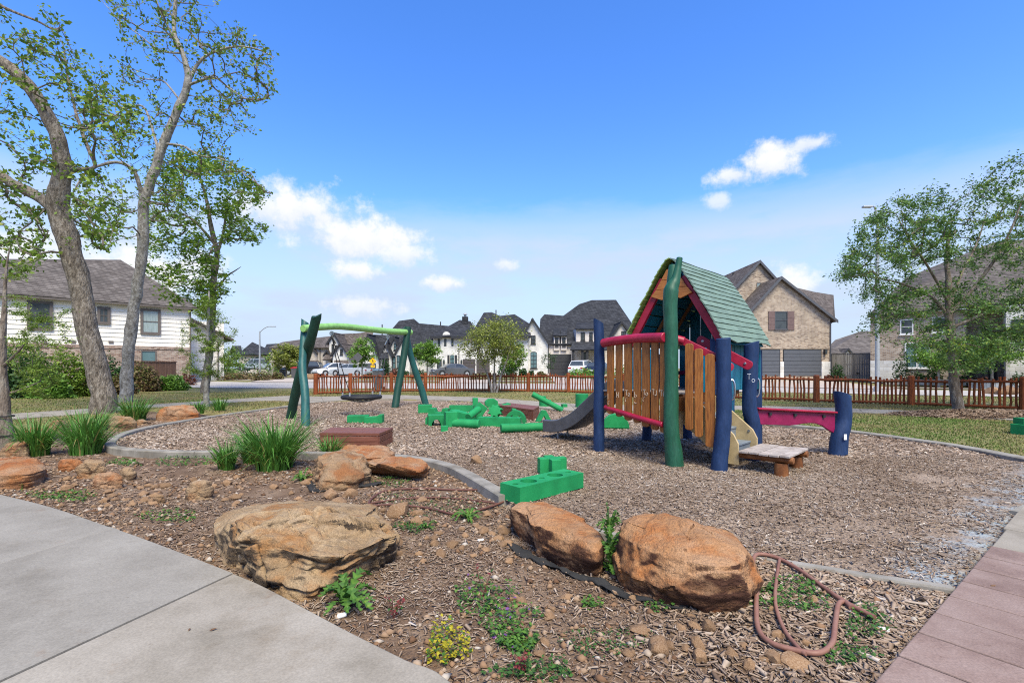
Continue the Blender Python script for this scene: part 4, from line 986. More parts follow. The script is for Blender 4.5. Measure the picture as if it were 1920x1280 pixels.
for (sl, p), txt, py in zip(slats, ['1', 'H', 'To', 'b', 'To', 'TJ', 'Tp'], [748, 745, 742, 745, 741, 741, 743]):
    org = Vector((p.x, p.y, 0)) - nn_ * .022 - dn * .035 + Vector((0, 0, EYE - (py - HY) / FPX * p.y))
    chalk(sl, org, dn, Vector((0, 0, 1)), Vector((0, 0, 0)), txt, .082, M['chalk'])
    if txt in ('b', 'To', '1'): chalk(sl, org - Vector((0, 0, .085)), dn, Vector((0, 0, 1)), Vector((0, 0, 0)), 'u' if txt == 'b' else 'c', .07, M['chalk'], .003)
pD = A(1400, 712, 6.985)
chalk(ph, pD, Vector((.98, -.2, 0)), Vector((0, 0, 1)), Vector((0, -.015, 0)), 'T', .085, M['chalk_white'])
chalk(ph, pD + Vector((.06, -.014, -.03)), Vector((.98, -.2, 0)), Vector((0, 0, 1)), Vector((0, -.015, 0)), 'o', .085, M['chalk_white'])
# stair rail slats between green post and front blue post
sa_, sb_ = A(1275, 690, 6.58), A(1345, 690, 6.30); sa_.z = sb_.z = 0
sd = (sb_ - sa_).normalized(); ang_s = math.atan2(sd.y, sd.x)
for k, (px, hw, yt, yb) in enumerate([(1293, 7.5, 643.5, 806), (1311, 7.5, 653, 819), (1332, 8.5, 663, 838)]):
    f = (px - 1275) / 70; c = sa_.lerp(sb_, f); w = 2 * hw / FPX * c.y
    slat_obj(c + Vector((0, 0, 0)), ang_s, w, EYE - (yb - HY) / FPX * c.y, EYE + (HY - yt) / FPX * c.y, .035, M['slat'], k + 20)
def handrail(p0, p1, h, th, name, bolts=()):
    p0, p1 = Vector(p0), Vector(p1); d = (p1 - p0); L_ = d.length; d.normalize(); side = Vector((-d.y, d.x, 0)).normalized(); up = d.cross(side); up = up if up.z > 0 else -up
    pts = []
    for k in range(9): a_ = -math.pi / 2 + math.pi * k / 8; pts.append(p1 + d * (h * .35 * math.cos(a_)) + up * (h / 2 * math.sin(a_)))
    for k in range(9): a_ = math.pi / 2 + math.pi * k / 8; pts.append(p0 + d * (h * .35 * math.cos(a_)) + up * (h / 2 * math.sin(a_)))
    o = MB().prism([p - side * th / 2 for p in pts], side * th).build(name, M['pink'], ph, bevel=.008)
    for f in bolts:
        c = p0.lerp(p1, f); s_ = side if side.y < 0 else -side
        MB().tube([c + s_ * th * .4, c + s_ * (th * .5 + .012)], .02, 10).build('bolt', M['steel'], o, bevel=.004)
    return o
handrail(A(1282, 640, 6.66), A(1352, 675, 6.40), .10, .035, 'handrail')
handrail(A(1313, 637, 7.25), A(1404, 685, 6.86), .135, .04, 'handrail', (.06, .93))
handrail(A(1350, 684, 6.52), A(1370, 688, 6.50), .11, .035, 'handrail')
# steel grab handles
def grab(pts, parent=ph): MB().tube(spline([Vector(p) for p in pts], 6), .012, 8).build('grab_handle', M['steel'], parent, smooth=True)
grab([A(1369, 711, 6.3), A(1376, 715, 6.28), A(1378, 730, 6.27), A(1376, 746, 6.28), A(1369, 750, 6.3)])
grab([A(1418, 708, 7.05), A(1423, 712, 7.04), A(1424, 726, 7.04), A(1422, 740, 7.04), A(1417, 744, 7.05)])
# house walls, in teal and cyan boards
def board(u0, u1, w0, w1, z0, z1, m, name='wall_board'):
    mb = MB(); pbox(mb, u0, u1, w0, w1, z0, z1); return mb.build(name, m, ph, bevel=.005)
def ztop(u): return RZ - (RZ - EZ) * ((abs(u) / RU) ** (1 / .88)) ** 1.02 - .05
RZ, EZ, RU = 2.985, 1.68, .80
for k in range(7):       # far gable wall: upright boards under the roof line
    u0 = -.70 + k * .203; u1 = u0 + .185
    P = [Q(u0, 1.66, .95), Q(u1, 1.66, .95), Q(u1, 1.66, ztop(u1))] + ([Q(0, 1.66, ztop(0))] if u0 < 0 < u1 else []) + [Q(u0, 1.66, ztop(u0))]
    MB().prism(P, Wd * .03).build('wall_board', M['teal_panel'], ph, bevel=.004)
for k in range(4):
    board(.52, .55, .72 + k * .25, .72 + k * .25 + .225, .95, 1.72, M['teal_panel'])
board(.60, .635, .42, .74, .30, 1.50, M['cyan'], 'side_panel')
for k in range(5):
    board(-.78, -.75, .62 + k * .22, .62 + k * .22 + .20, .95, 1.55, M['teal_panel'])
for ua_, ub_ in ((-.72, -.55), (-.50, -.34), (.36, .50)): board(ua_, ub_, .02, .05, .95, 1.60, M['cyan'])
board(-.80, -.74, .0, .08, .92, 1.75, M['blue'], 'corner_post'); board(.56, .64, .0, .08, .92, 1.72, M['blue'], 'corner_post')
board(.53, .60, .42, .50, .95, 1.72, M['pink'], 'window_frame'); board(.53, .60, .66, .72, .95, 1.72, M['pink'], 'window_frame')
board(.55, .63, .60, .68, .62, 1.14, M['slat'], 'slat')
board(-.70, .30, 1.60, 1.63, 1.18, 1.25, M['magenta'], 'cross_rail')
# roof: bowed rows of planks on both sides, each row lapping the one below
RZ, EZ, RU = 2.985, 1.68, .80
def roof_pt(s, side, w):       # s 0 ridge .. 1 eave
    u = side * (RU * (s ** .88)); z = RZ - (RZ - EZ) * (s ** 1.02) + .025 * math.sin(s * math.pi) - (.03 if s < .05 else 0)
    return u, z
NR = 16
for side, m in ((1, M['roof_green']), (-1, M['roof_lime'])):
    for k in range(NR):
        s0, s1 = max(0, (k - .12) / NR), (k + 1) / NR
        (ua, za), (ub, zb) = roof_pt(s0, side, 0), roof_pt(s1, side, 0)
        nrm = Vector((abs(zb - za), 0, abs(ub - ua))).normalized(); nu, nz_ = side * nrm.x, nrm.z
        vs, fs = [], []; ns = 9
        j0, j1 = rs.uniform(-.02, .015), rs.uniform(-.015, .03)
        for q in range(ns):
            w = -.12 + j0 + (1.98 + j1 - j0) * q / (ns - 1)
            wob = .004 * math.sin(q * 1.3 + k * 2.1) + (.02 * math.sin(q * 2.2) if k == NR - 1 else 0)
            t0, t1 = .006, .020
            for (u_, z_, t_) in ((ua, za, t0), (ub, zb + wob, t1), (ub, zb + wob, t1 - .018), (ua, za, t0 - .016)):
                vs.append(Q(u_ + nu * t_, w, z_ + nz_ * t_))
        for q in range(ns - 1):
            for c in range(4):
                d_ = (c + 1) % 4; fs.append([q * 4 + c, q * 4 + d_, (q + 1) * 4 + d_, (q + 1) * 4 + c])
        fs += [[0, 1, 2, 3], [(ns - 1) * 4 + c for c in (3, 2, 1, 0)]]
        mesh_np('roof_plank', vs, fs, m, ph)
    # teal lining seen from below
    for k in range(8):
        (ua, za), (ub, zb) = roof_pt(k / 8 + .003, side, 0), roof_pt((k + 1) / 8 - .01, side, 0)
        P = [Q(ua - side * .035, .02, za - .04), Q(ub - side * .035, .02, zb - .04), Q(ub - side * .035, 1.66, zb - .04), Q(ua - side * .035, 1.66, za - .04)]
        MB().prism(P, -U * side * .018 + Vector((0, 0, -.008))).build('lining_board', M['teal_panel'], ph)
    # crimson barge rafters on the near gable
    (ua, za), (ub, zb) = roof_pt(.22, side, 0), roof_pt(.99, side, 0)
    a_, b_ = Q(ua - side * .06, -.04, za - .06), Q(ub - side * .06, -.04, zb - .03); d_ = (b_ - a_).normalized(); nrm = d_.cross(Wd).normalized()
    MB().prism([a_ + nrm * .055, b_ + nrm * .055, b_ - nrm * .055, a_ - nrm * .055], Wd * .06).build('rafter', M['pink'], ph, bevel=.006)
# gable boards at the top, oiled orange, with a scalloped lower edge
for k, (za, zb) in enumerate([(2.36, 2.50), (2.505, 2.64), (2.645, 2.80)]):
    def hw(z): return max(.03, (RZ - .07 - z) / (RZ - EZ) * RU * .98)
    P = [Q(-hw(za), -.075, za + (.05 if k == 0 else 0)), Q(-hw(za) * .45, -.075, za - (.02 if k == 0 else 0)), Q(0, -.075, za + (.04 if k == 0 else 0)), Q(hw(za) * .45, -.075, za - (.02 if k == 0 else 0)), Q(hw(za), -.075, za + (.05 if k == 0 else 0)), Q(hw(zb), -.075, zb), Q(-hw(zb), -.075, zb)]
    MB().prism(P, Wd * .03).build('gable_board', M['slat_orange'], ph, bevel=.004)
# inner rafters and ridge beam
for w in (.55, 1.15):
    for side in (1, -1):
        (ua, za), (ub, zb) = roof_pt(.06, side, 0), roof_pt(.95, side, 0)
        MB().tube([Q(ua - side * .09, w, za - .09), Q(ub - side * .09, w, zb - .05)], .03, 4).build('rafter', M['log'], ph)
MB().tube([Q(0, -.05, RZ - .16), Q(0, 1.7, RZ - .16)], .035, 6).build('ridge_beam', M['log'], ph)
# steps: tan stringers, grey treads
def stringer(w):
    P = [Q(.30, w, .92), Q(.42, w, .92), Q(1.00, w, .42), Q(1.06, w, .30), Q(1.06, w, .02), Q(.92, w, .02), Q(.30, w, .50)]
    return MB().prism(P, Wd * .035).build('stringer', M['tan'], ph, bevel=.006)
for w in (-.30, .42):
    s_ = stringer(w)
    for u_, z_ in ((.95, .40), (.44, .80)):
        c = Q(u_, w - .001, z_); MB().tube([c, c - Wd * .012], .018, 8).build('bolt', M['steel'], s_)
for k, (u_, z_) in enumerate([(.98, .26), (.78, .45), (.58, .64), (.40, .80)]):
    mb = MB(); pbox(mb, u_ - .24, u_, -.262, .418, z_ - .03, z_); mb.build('tread', M['tread'], ph, bevel=.006)
    mb = MB(); pbox(mb, u_ - .03, u_ - .012, -.262, .418, z_ - .17, z_ - .031); mb.build('riser', M['tread'], ph)
# tan panels beneath the slats
mb = MB(); pbox(mb, .28, .31, -.40, -.32, .30, .90); mb.build('stringer', M['tan'], ph, bevel=.004)
# landing deck at the foot of the steps
for k in range(5):
    mb = MB(); u0 = 1.08 + k * .122
    mb.box(Q(u0 + .056, .08, .205 + .004 * math.sin(k * 2)), (.114, .86 + .02 * math.sin(k * 3), .03), ROTP); mb.build('landing_plank', M['deck_grey'], ph, bevel=.006)
for w in (-.24, .40):
    MB().tube([Q(1.06, w, .155), Q(1.70, w, .155)], .045, 10).build('landing_bearer', M['log'], ph, smooth=True, bevel=.006)
for u_, w in ((1.56, -.24), (1.56, .40)):
    MB().tube([Q(u_, w, -.1), Q(u_, w, .11)], [.085, .078], 12).build('landing_leg', M['log'], ph, smooth=True, bevel=.008)
# magenta counter beam from the rear step post to the end post, arched underneath
ba, bb_ = A(1418, 768, 7.12), A(1566, 775, 7.52)
zt0, zt1 = ba.z, bb_.z; P = [Vector((ba.x, ba.y, zt0)), Vector((bb_.x, bb_.y, zt1))]
for k in range(13):
    t_ = 1 - k / 12; low = .215 - .05 * math.sin(math.pi * min(1, max(0, (t_ - .45) / .5))) + (.10 * max(0, (t_ - .80) / .2))
    P.append(Vector((ba.x + (bb_.x - ba.x) * t_, ba.y + (bb_.y - ba.y) * t_, zt0 + (zt1 - zt0) * t_ - low)))
bq = Vector((-(bb_ - ba).y, (bb_ - ba).x, 0)).normalized()
cb = MB().prism(P, bq * .045).build('counter_beam', M['magenta'], ph, bevel=.008)
MB().prism([ba - bq * .05 + Vector((0, 0, .004)), bb_ - bq * .05 + Vector((0, 0, .004)), bb_ + bq * .10 + Vector((0, 0, .004)), ba + bq * .10 + Vector((0, 0, .004))], (0, 0, .03)).build('counter_top', M['pink'], ph, bevel=.01)
for f in (.16, .47, .84):
    c = ba.lerp(bb_, f) - bq * .012 - Vector((0, 0, .05)); MB().box(c, (.045, .03, .04), rotz(R(14))).build('bracket', M['black'], ph)
# slide
sl_root = []
prof = [(-.95, .95), (-1.10, .94), (-1.30, .82), (-1.55, .62), (-1.85, .38), (-2.15, .22), (-2.40, .155), (-2.66, .15)]
C = [Vector((u, 0, z)) for u, z in prof]; C = spline(C, 6)
vs, fs = [], []; w0, w1 = .04, .60
sec = [(w0 - .03, .16), (w0 + .03, .175), (w0 + .05, .04), (w0 + .12, .0), (w1 - .12, .0), (w1 - .05, .04), (w1 - .03, .175), (w1 + .03, .16), (w1 + .015, -.06), (w0 - .015, -.06)]
for i, p in enumerate(C):
    t_ = (C[min(i + 1, len(C) - 1)] - C[max(i - 1, 0)]).normalized(); nu, nz_ = t_.z, -t_.x
    if nz_ < 0: nu, nz_ = -nu, -nz_
    for w, h in sec: vs.append(Q(p.x + nu * h, w, p.z + nz_ * h))
ns = len(sec)
for i in range(len(C) - 1):
    for c in range(ns):
        d_ = (c + 1) % ns; fs.append([i * ns + c, (i + 1) * ns + c, (i + 1) * ns + d_, i * ns + d_])
fs += [list(range(ns)), [(len(C) - 1) * ns + c for c in range(ns)][::-1]]
o = mesh_np('slide', vs, fs, M['slide'], ph, smooth=True); o.data.set_sharp_from_angle(angle=R(40)); o['label'] = 'dark grey plastic slide'
m = o.modifiers.new('bevel', 'BEVEL'); m.width = .012; m.segments = 2; m.limit_method = 'ANGLE'; m.angle_limit = R(40)
for w in (.16, .46): MB().tube([Q(-2.4, w, -.1), Q(-2.4, w, .12)], .02, 8).build('slide_foot', M['galv'], ph)

# ================================================================== swing
sw = empty('basket_swing', A(660, 770, 14.0) * Vector((1, 1, 0)) if False else Vector((-4.6, 14.2, -.03)), 'basket swing with crossed dark green posts and a lime green beam', 'swing')
logpost('post', [A(573, 806, 11.1), A(572, 740, 11.35), A(567, 690, 11.6), A(569, 650, 11.8), A(572, 602, 12.0)], [.100, .096, .092, .092, .085], M['teal_post'], sw, seed=11, slant=(-.7, 0))
logpost('post', [A(543, 793, 12.7), A(550, 757, 12.5), A(561, 710, 12.2), A(574, 665, 11.9), A(583, 635, 11.6), A(594, 592, 11.35)], [.12, .12, .125, .125, .12, .11], M['dark_green_post'], sw, seed=12, slant=(.9, 0), squash=.8)
logpost('post', [A(740, 770, 16.2), A(746, 730, 16.4), A(755, 680, 16.6), A(762, 635, 16.75), A(765, 613, 16.8)], [.125, .125, .12, .12, .115], M['dark_green_post'], sw, seed=13)
logpost('post', [A(799, 762, 17.6), A(790, 728, 17.5), A(777, 690, 17.35), A(766, 650, 17.2), A(760, 614, 17.1)], [.125, .12, .11, .11, .10], M['teal_post'], sw, seed=14)
beam = [A(568, 616, 11.72), A(600, 613, 12.4), A(640, 612, 13.4), A(690, 617, 14.7), A(730, 621, 15.8), A(770, 623, 17.0)]
logpost('beam', beam, [.088, .09, .094, .096, .098, .10], M['lime'], sw, seed=15)
hA, hB = A(622, 627, 12.95), A(727, 633, 15.7)
for h in (hA, hB):
    MB().ring(h - Vector((0, .015, -.03)), .035, .06, .03, 14, ax=(0, 1, 0)).build('hanger', M['steel'], sw)
    MB().tube([h + Vector((0, 0, .09)), h + Vector((0, 0, -.01))], .02, 6).build('hanger_bolt', M['steel'], sw)
bc = A(678, 744, 14.2); br_ = .53
rim = [bc + Vector((br_ * math.cos(a), br_ * math.sin(a), 0)) for a in [2 * math.pi * k / 40 for k in range(41)]]
MB().tube(rim, .062, 10, cap=False).build('seat_ring', M['rubber'], sw, smooth=True)
net = MB()
for k in range(-4, 5):
    x = k * .11; h = math.sqrt(max(0, br_ ** 2 - x * x))
    def sag(a_, b_): return -.13 * (1 - (a_ * a_ + b_ * b_) / br_ ** 2) - .02
    net.tube([bc + Vector((x, y, sag(x, y))) for y in np.linspace(-h, h, 9)], .009, 5)
    net.tube([bc + Vector((y, x, sag(x, y))) for y in np.linspace(-h, h, 9)], .009, 5)
net.build('seat_net', M['rope'], sw)
for h, angs in ((hA, (200, 250)), (hB, (20, 70))):
    top = h - Vector((0, 0, .03)); knot = top.lerp(bc + Vector((0, 0, .3)), .22)
    for a in angs:
        e = bc + Vector((br_ * math.cos(R(a)), br_ * math.sin(R(a)), .05))
        MB().tube([top, e + Vector((0, 0, .08))], .013, 6).build('rope', M['rope'], sw)
        MB().tube([e + Vector((0, 0, .10)), e - Vector((0, 0, .03))], .024, 8).build('rope_clamp', M['galv'], sw)
    MB().tube([top, top.lerp(bc, .12)], .02, 6).build('chain', M['steel'], sw)
# ================================================================== foam blocks
GB = 'green foam building blocks'
def foam(shape, px, py, dims, yaw, label, tilt=0.0, roll=0.0, lift=0.0, holes=(), py_base=True):
    """one block; px,py is where its middle meets the chips"""
    g_ = G(px, py, -.03); mb = MB(); k_ = 1.2 if g_.y > 9 else 1.0; L_, W_, H_ = [d * k_ for d in dims]; lift *= k_
    if shape == 'box':
        mb.bb(-L_ / 2, L_ / 2, -W_ / 2, W_ / 2, 0, H_)
    elif shape == 'cyl':      # lying along x
        mb.tube([(-L_ / 2, 0, W_ / 2), (-L_ / 2 + .01, 0, W_ / 2), (L_ / 2 - .01, 0, W_ / 2), (L_ / 2, 0, W_ / 2)], [W_ / 2 - .01, W_ / 2, W_ / 2, W_ / 2 - .01], 20)
    elif shape == 'drum':
        mb.tube([(0, 0, 0), (0, 0, H_ - .01), (0, 0, H_)], [L_ / 2, L_ / 2, L_ / 2 - .01], 24)
    elif shape == 'prism':    # polygon in x,z extruded along y
        mb.prism([(x * L_, -W_ / 2, z * H_) for x, z in holes], (0, W_, 0)); holes = ()
    elif shape == 'plan':     # polygon in x,y extruded up
        mb.prism([(x * L_, y * W_, 0) for x, y in holes], (0, 0, H_)); holes = ()
    elif shape == 'holed':    # long beam with round holes through the top: a ring of wall round each well
        n = 20; top = []; 
        hs_ = [(a * k_, b * k_) for a, b in holes]; holes = ()
        xs_ = [-L_ / 2] + [(hs_[i][0] + hs_[i + 1][0]) / 2 for i in range(len(hs_) - 1)] + [L_ / 2]
        for i, (cx_, r_) in enumerate(hs_):
            xa, xb = xs_[i], xs_[i + 1]; P_out, P_in = [], []
            for k in range(n):
                a = 2 * math.pi * (k + .5) / n; c, s = math.cos(a), math.sin(a)
                P_in.append((cx_ + r_ * c, r_ * s))
                t_ = min((xb - cx_) / c if c > 1e-6 else ((xa - cx_) / c if c < -1e-6 else 9), (W_ / 2) / abs(s) if abs(s) > 1e-6 else 9)
                P_out.append((cx_ + t_ * c, t_ * s))
            b_ = len(mb.v)
            mb.v += [(x, y, H_) for x, y in P_out] + [(x, y, H_) for x, y in P_in] + [(x, y, .02) for x, y in P_in]
            for k in range(n):
                j = (k + 1) % n
                mb.f += [[b_ + k, b_ + j, b_ + n + j, b_ + n + k], [b_ + n + k, b_ + n + j, b_ + 2 * n + j, b_ + 2 * n + k]]
                po, pj = P_out[k], P_out[j]
                if abs(po[0] - pj[0]) > 1e-4 and abs(po[1] - pj[1]) > 1e-4:      # fill the corner
                    cxn = xb if max(po[0], pj[0]) > cx_ else xa; cyn = W_ / 2 if max(po[1], pj[1]) > 0 else -W_ / 2
                    mb.v.append((cxn, cyn, H_)); mb.f.append([b_ + k, len(mb.v) - 1, b_ + j])
            mb.f.append([b_ + 2 * n + k for k in range(n)])
        mb.add([(-L_ / 2, -W_ / 2, 0), (L_ / 2, -W_ / 2, 0), (L_ / 2, W_ / 2, 0), (-L_ / 2, W_ / 2, 0), (-L_ / 2, -W_ / 2, H_), (L_ / 2, -W_ / 2, H_), (L_ / 2, W_ / 2, H_), (-L_ / 2, W_ / 2, H_)],
               [[3, 2, 1, 0], [0, 1, 5, 4], [1, 2, 6, 5], [2, 3, 7, 6], [3, 0, 4, 7]])
    o = mb.build('foam_block', M['foam'], None, smooth=(shape in ('cyl', 'drum')), bevel=.007 if shape != 'holed' else 0)
    for hx, hz, hr in [[v * k_ for v in t_] for t_ in holes]:   # flat black discs on the front face, painting the shade inside holes
        MB().ring((hx, -W_ / 2 - .004, hz), hr * .55, hr, .006, 16, ax=(0, 1, 0)).build('hole_rim', M['foam'], o)
        MB().tube([(hx, -W_ / 2 - .003, hz), (hx, -W_ / 2 + .002, hz)], hr * .75, 14).build('hole', M['black'], o)
    o.location = (g_.x, g_.y, -.035 + lift); o.rotation_euler = (roll, tilt, yaw)
    return tag(o, label, 'foam block', GB)
def arcpoly(r0, r1, a0, a1, n=14):
    return [(r1 * math.cos(R(a)), r1 * math.sin(R(a))) for a in np.linspace(a0, a1, n)] + [(r0 * math.cos(R(a)), r0 * math.sin(R(a))) for a in np.linspace(a1, a0, n)]
gear = [(r * math.cos(R(a)), r * math.sin(R(a)) + .5) for k in range(8) for a, r in ((k * 45 - 16, .5), (k * 45 - 10, .38), (k * 45 + 10, .38), (k * 45 + 16, .5))]
octo = [(.5 * math.cos(R(22.5 + 45 * k)) / .924, .5 + .5 * math.sin(R(22.5 + 45 * k)) / .924) for k in range(8)]
cross = [(-.17, -.5), (.17, -.5), (.17, -.17), (.5, -.17), (.5, .17), (.17, .17), (.17, .5), (-.17, .5), (-.17, .17), (-.5, .17), (-.5, -.17), (-.17, -.17)]
notch = [(-.5, 0), (.5, 0), (.5, 1), (.22, 1), (.15, .55), (-.15, .55), (-.22, 1), (-.5, 1)]
arch = [(-.5, 0), (-.3, 0)] + [(.3 * -math.cos(R(a)), .62 * math.sin(R(a))) for a in range(0, 181, 15)] + [(.5, 0), (.5, 1), (-.5, 1)]
foam('holed', 1019.5, 922.6, (.99, .29, .165), R(43), 'long green foam beam with round holes lying nearest, across the kerb', holes=[(-.42, .032), (-.23, .088), (-.03, .032), (.18, .088), (.40, .032)])
foam('plan', 1035, 884, (.36, .36, .19), R(14), 'cross shaped green foam block just behind the nearest beam', holes=cross)
foam('box', 672, 791, (.42, .24, .145), R(12), 'left green box of the pair under the basket swing')
foam('prism', 702, 792, (.36, .22, .17), R(4), 'right green notched box of the pair under the basket swing', holes=[(-.5, 0), (.5, 0), (.5, 1), (.28, 1), (.15, .78), (-.5, .72)])
foam('box', 797, 773, (.34, .3, .2), R(10), 'green cube at the foot of the far right swing post')
foam('prism', 824, 781, (.46, .25, .2), R(-8), 'notched green block just right of the swing post cube', holes=notch)
foam('prism', 817, 798, (.3, .25, .22), R(15), 'green block with an arched cut at the front left of the pile', holes=arch)
foam('prism', 806, 796, (.16, .22, .2), R(5), 'leftmost small half block of the pile', holes=[(-.5, 0), (.5, 0), (.5, 1), (.1, 1), (-.5, .7)])
foam('box', 845, 801, (.22, .2, .30), R(20), 'upright green block at the front of the pile')
foam('cyl', 874, 802, (.52, .17, .17), R(-14), 'green roller lying at the front of the pile')
foam('box', 833, 808, (.12, .12, .10), R(12), 'tiny green cube lying alone in front of the pile')
foam('holed', 866, 771, (.62, .2, .16), R(-5), 'long green beam at the back left of the pile', holes=[(-.2, .06), (.0, .03), (.2, .06)])
foam('box', 891, 766, (.145, .145, .30), R(8), 'narrow upright green post at the back of the pile')
foam('box', 903, 787, (.42, .18, .22), R(8), 'green block with a hole tipped up on end in the pile', tilt=R(-52), lift=.09, holes=[(.1, .11, .035), (-.08, .11, .035)])
foam('cyl', 889, 791, (.42, .15, .15), R(62), 'green roller propped up at the centre of the pile', tilt=R(-18), lift=.12)
foam('prism', 921, 764, (.36, .14, .26), R(14), 'eight sided green wheel standing at the back of the pile', holes=octo, lift=.0)
foam('prism', 928, 783, (.34, .14, .30), R(-16), 'toothed green gear leaning in the middle of the pile', holes=gear, roll=R(-16))
foam('prism', 967, 791, (.44, .15, .25), R(-10), 'green arch standing at the right of the pile', holes=[(math.cos(R(a)) * .5, math.sin(R(a))) for a in range(0, 181, 12)] + [(math.cos(R(a)) * .33, math.sin(R(a)) * .68) for a in range(180, -1, -12)])
foam('holed', 937, 798, (.82, .24, .17), R(-10), 'long green beam with holes at the front right of the pile', holes=[(-.28, .03), (-.08, .07), (.12, .03), (.28, .06)])
foam('prism', 973, 782, (.32, .22, .2), R(6), 'notched green block in front of the far bench', holes=notch)
foam('prism', 990, 781, (.26, .22, .19), R(-4), 'notched green block at the right end of the pile', holes=notch)
foam('box', 943, 776, (.40, .22, .18), R(20), 'plain green brick half buried in the pile', tilt=R(-12), lift=.05)
foam('box', 862, 788, (.4, .22, .14), R(-24), 'green slab wedged behind the upright block', tilt=R(10), lift=.06)
foam('box', 915, 797, (.22, .2, .14), R(-30), 'low green brick between the roller and the long beam')
foam('cyl', 1024, 771, (.88, .14, .14), R(-4), 'green roller leaning against the far bench', tilt=R(28), lift=.18)
foam('drum', 1022, 763, (.34, .34, .21), 0, 'low green drum beyond the leaning roller')
foam('box', 1018, 763, (.13, .12, .1), R(30), 'small green block sitting on the low drum', lift=.22)
foam('prism', 1019, 790, (.34, .14, .24), R(8), 'green triangle block by the slide exit', holes=[(-.5, 0), (-.22, 0), (0, .55), (.22, 0), (.5, 0), (.12, 1), (-.12, 1)])
foam('cyl', 982, 809, (.82, .155, .155), R(14), 'long green roller lying left of the slide exit')
foam('box', 1058, 765, (.14, .14, .12), R(15), 'little green cube on the path beyond the slide')
foam('drum', 1091, 765, (.36, .36, .40), 0, 'tall green drum behind the slide')
foam('prism', 1154, 801, (.50, .14, .26), R(-6), 'green half disc with a hole standing behind the slat wall', holes=[(math.cos(R(a)) * .5, math.sin(R(a)) * 1.0) for a in range(0, 181, 12)])
foam('box', 1922, 816, (.26, .24, .19), R(10), 'green block on the lawn at the right edge')
foam('box', 1922, 815.6, (.2, .2, .10), R(-8), 'green block lying on top of the one at the right edge', lift=.19)

# ================================================================== benches
def bench(name, px_corner, z_top, label, nb=2, zb=-.04):
    r_ = empty(name, G(*px_corner[0], zb), label, 'bench')
    P = [G(x, y, z_top) for x, y in px_corner]       # front left, front right, back right, back left
    def lerp2(s, t): return P[0].lerp(P[1], s).lerp(P[3].lerp(P[2], s), t)
    for k in range(nb):
        t0, t1 = k / nb + .01, (k + 1) / nb - .01
        MB().prism([lerp2(0, t0) - Vector((0, 0, .05)), lerp2(1, t0) - Vector((0, 0, .05)), lerp2(1, t1) - Vector((0, 0, .05)), lerp2(0, t1) - Vector((0, 0, .05))], (0, 0, .05)).build('top_board', M['bench'], r_, bevel=.006)
    def side(a, b, c, d):
        n = 2
        for k in range(n):
            z0 = zb + (z_top - .055 - zb) * k / n + .003; z1 = zb + (z_top - .055 - zb) * (k + 1) / n - .003
            p, q = lerp2(a, b), lerp2(c, d); m_ = lerp2(.5, .5); off = ((m_ - (p + q) / 2)); off.z = 0; off.normalize()
            MB().prism([Vector((p.x, p.y, z0)), Vector((q.x, q.y, z0)), Vector((q.x, q.y, z1)), Vector((p.x, p.y, z1))], off * .04).build('side_board', M['bench'], r_, bevel=.004)
    side(.01, .0, .99, .0); side(1, .02, 1, .98); side(.99, 1, .01, 1); side(0, .98, 0, .02)
bench('timber_bench', [(599, 811), (711, 812), (737, 801.5), (622, 800.5)], .22, 'low red-brown timber box bench in front of the swing')
bench('timber_bench', [(933, 759), (999, 767.5), (1011, 761), (948, 754)], .24, 'low red-brown timber bench behind the foam block pile')

# ================================================================== stick fence
fence_px = [(592, 739), (680, 736), (760, 734), (930, 733.5), (1040, 735), (1110, 737), (1200, 740), (1300, 743), (1420, 748.5), (1540, 753.5), (1630, 756), (1725, 760), (1830, 764.5), (1920, 769), (2060, 777)]
FP = spline([G(x, y) for x, y in fence_px], 12)
cumf = np.concatenate([[0], np.cumsum([(q - p).length for p, q in zip(FP[:-1], FP[1:])])])
def fpt(s):
    return Vector((np.interp(s, cumf, [p.x for p in FP]), np.interp(s, cumf, [p.y for p in FP]), 0))
fr = empty('picket_fence', FP[0], 'rust stained fence of crooked round pickets behind the playground', 'fence')
def picket_mesh(seed):
    r_ = random.Random(seed); n = 6; pts = [Vector((.018 * r_.uniform(-1, 1), .012 * r_.uniform(-1, 1), z)) for z in (0, .25, .5, .8, 1.0)]
    mb = MB().tube(pts, [.036 * r_.uniform(.85, 1.15) for _ in pts], n)
    me = bpy.data.meshes.new('picket'); me.from_pydata(mb.v, [], mb.f); me.materials.append(M['fence']); me.polygons.foreach_set('use_smooth', [True] * len(me.polygons)); me.set_sharp_from_angle(angle=R(50)); return me
PMS = [picket_mesh(k) for k in range(14)]
post_px = [592, 660, 731, 805, 919, 993, 1067, 1170, 1285, 1400, 1530, 1706, 1920]
def s_at(px):
    best = min(range(len(FP)), key=lambda i_: abs(FP[i_].x / FP[i_].y - (px - CX) / FPX)); return cumf[best]
post_s = [s_at(p) for p in post_px] + [cumf[-1]]
rf = random.Random(9); s_ = .18; cnt = 0
def local_child(name, me, loc, rot, scale):
    o = bpy.data.objects.new(name, me); col.objects.link(o); o.parent = fr; o.location = Vector(loc) - Vector(fr.location); o.rotation_euler = rot; o.scale = scale; return o
while s_ < cumf[-1]:
    if min(abs(s_ - p) for p in post_s) > .16:
        p = fpt(s_)
        local_child('picket', PMS[rf.randrange(14)], (p.x, p.y, -.01), (rf.gauss(0, .018), rf.gauss(0, .022), rf.uniform(0, 6.28)), (1.0, 1.0, rf.uniform(.90, 1.06))); cnt += 1
    s_ += rf.choice([.11, .125, .145, .165, .18])
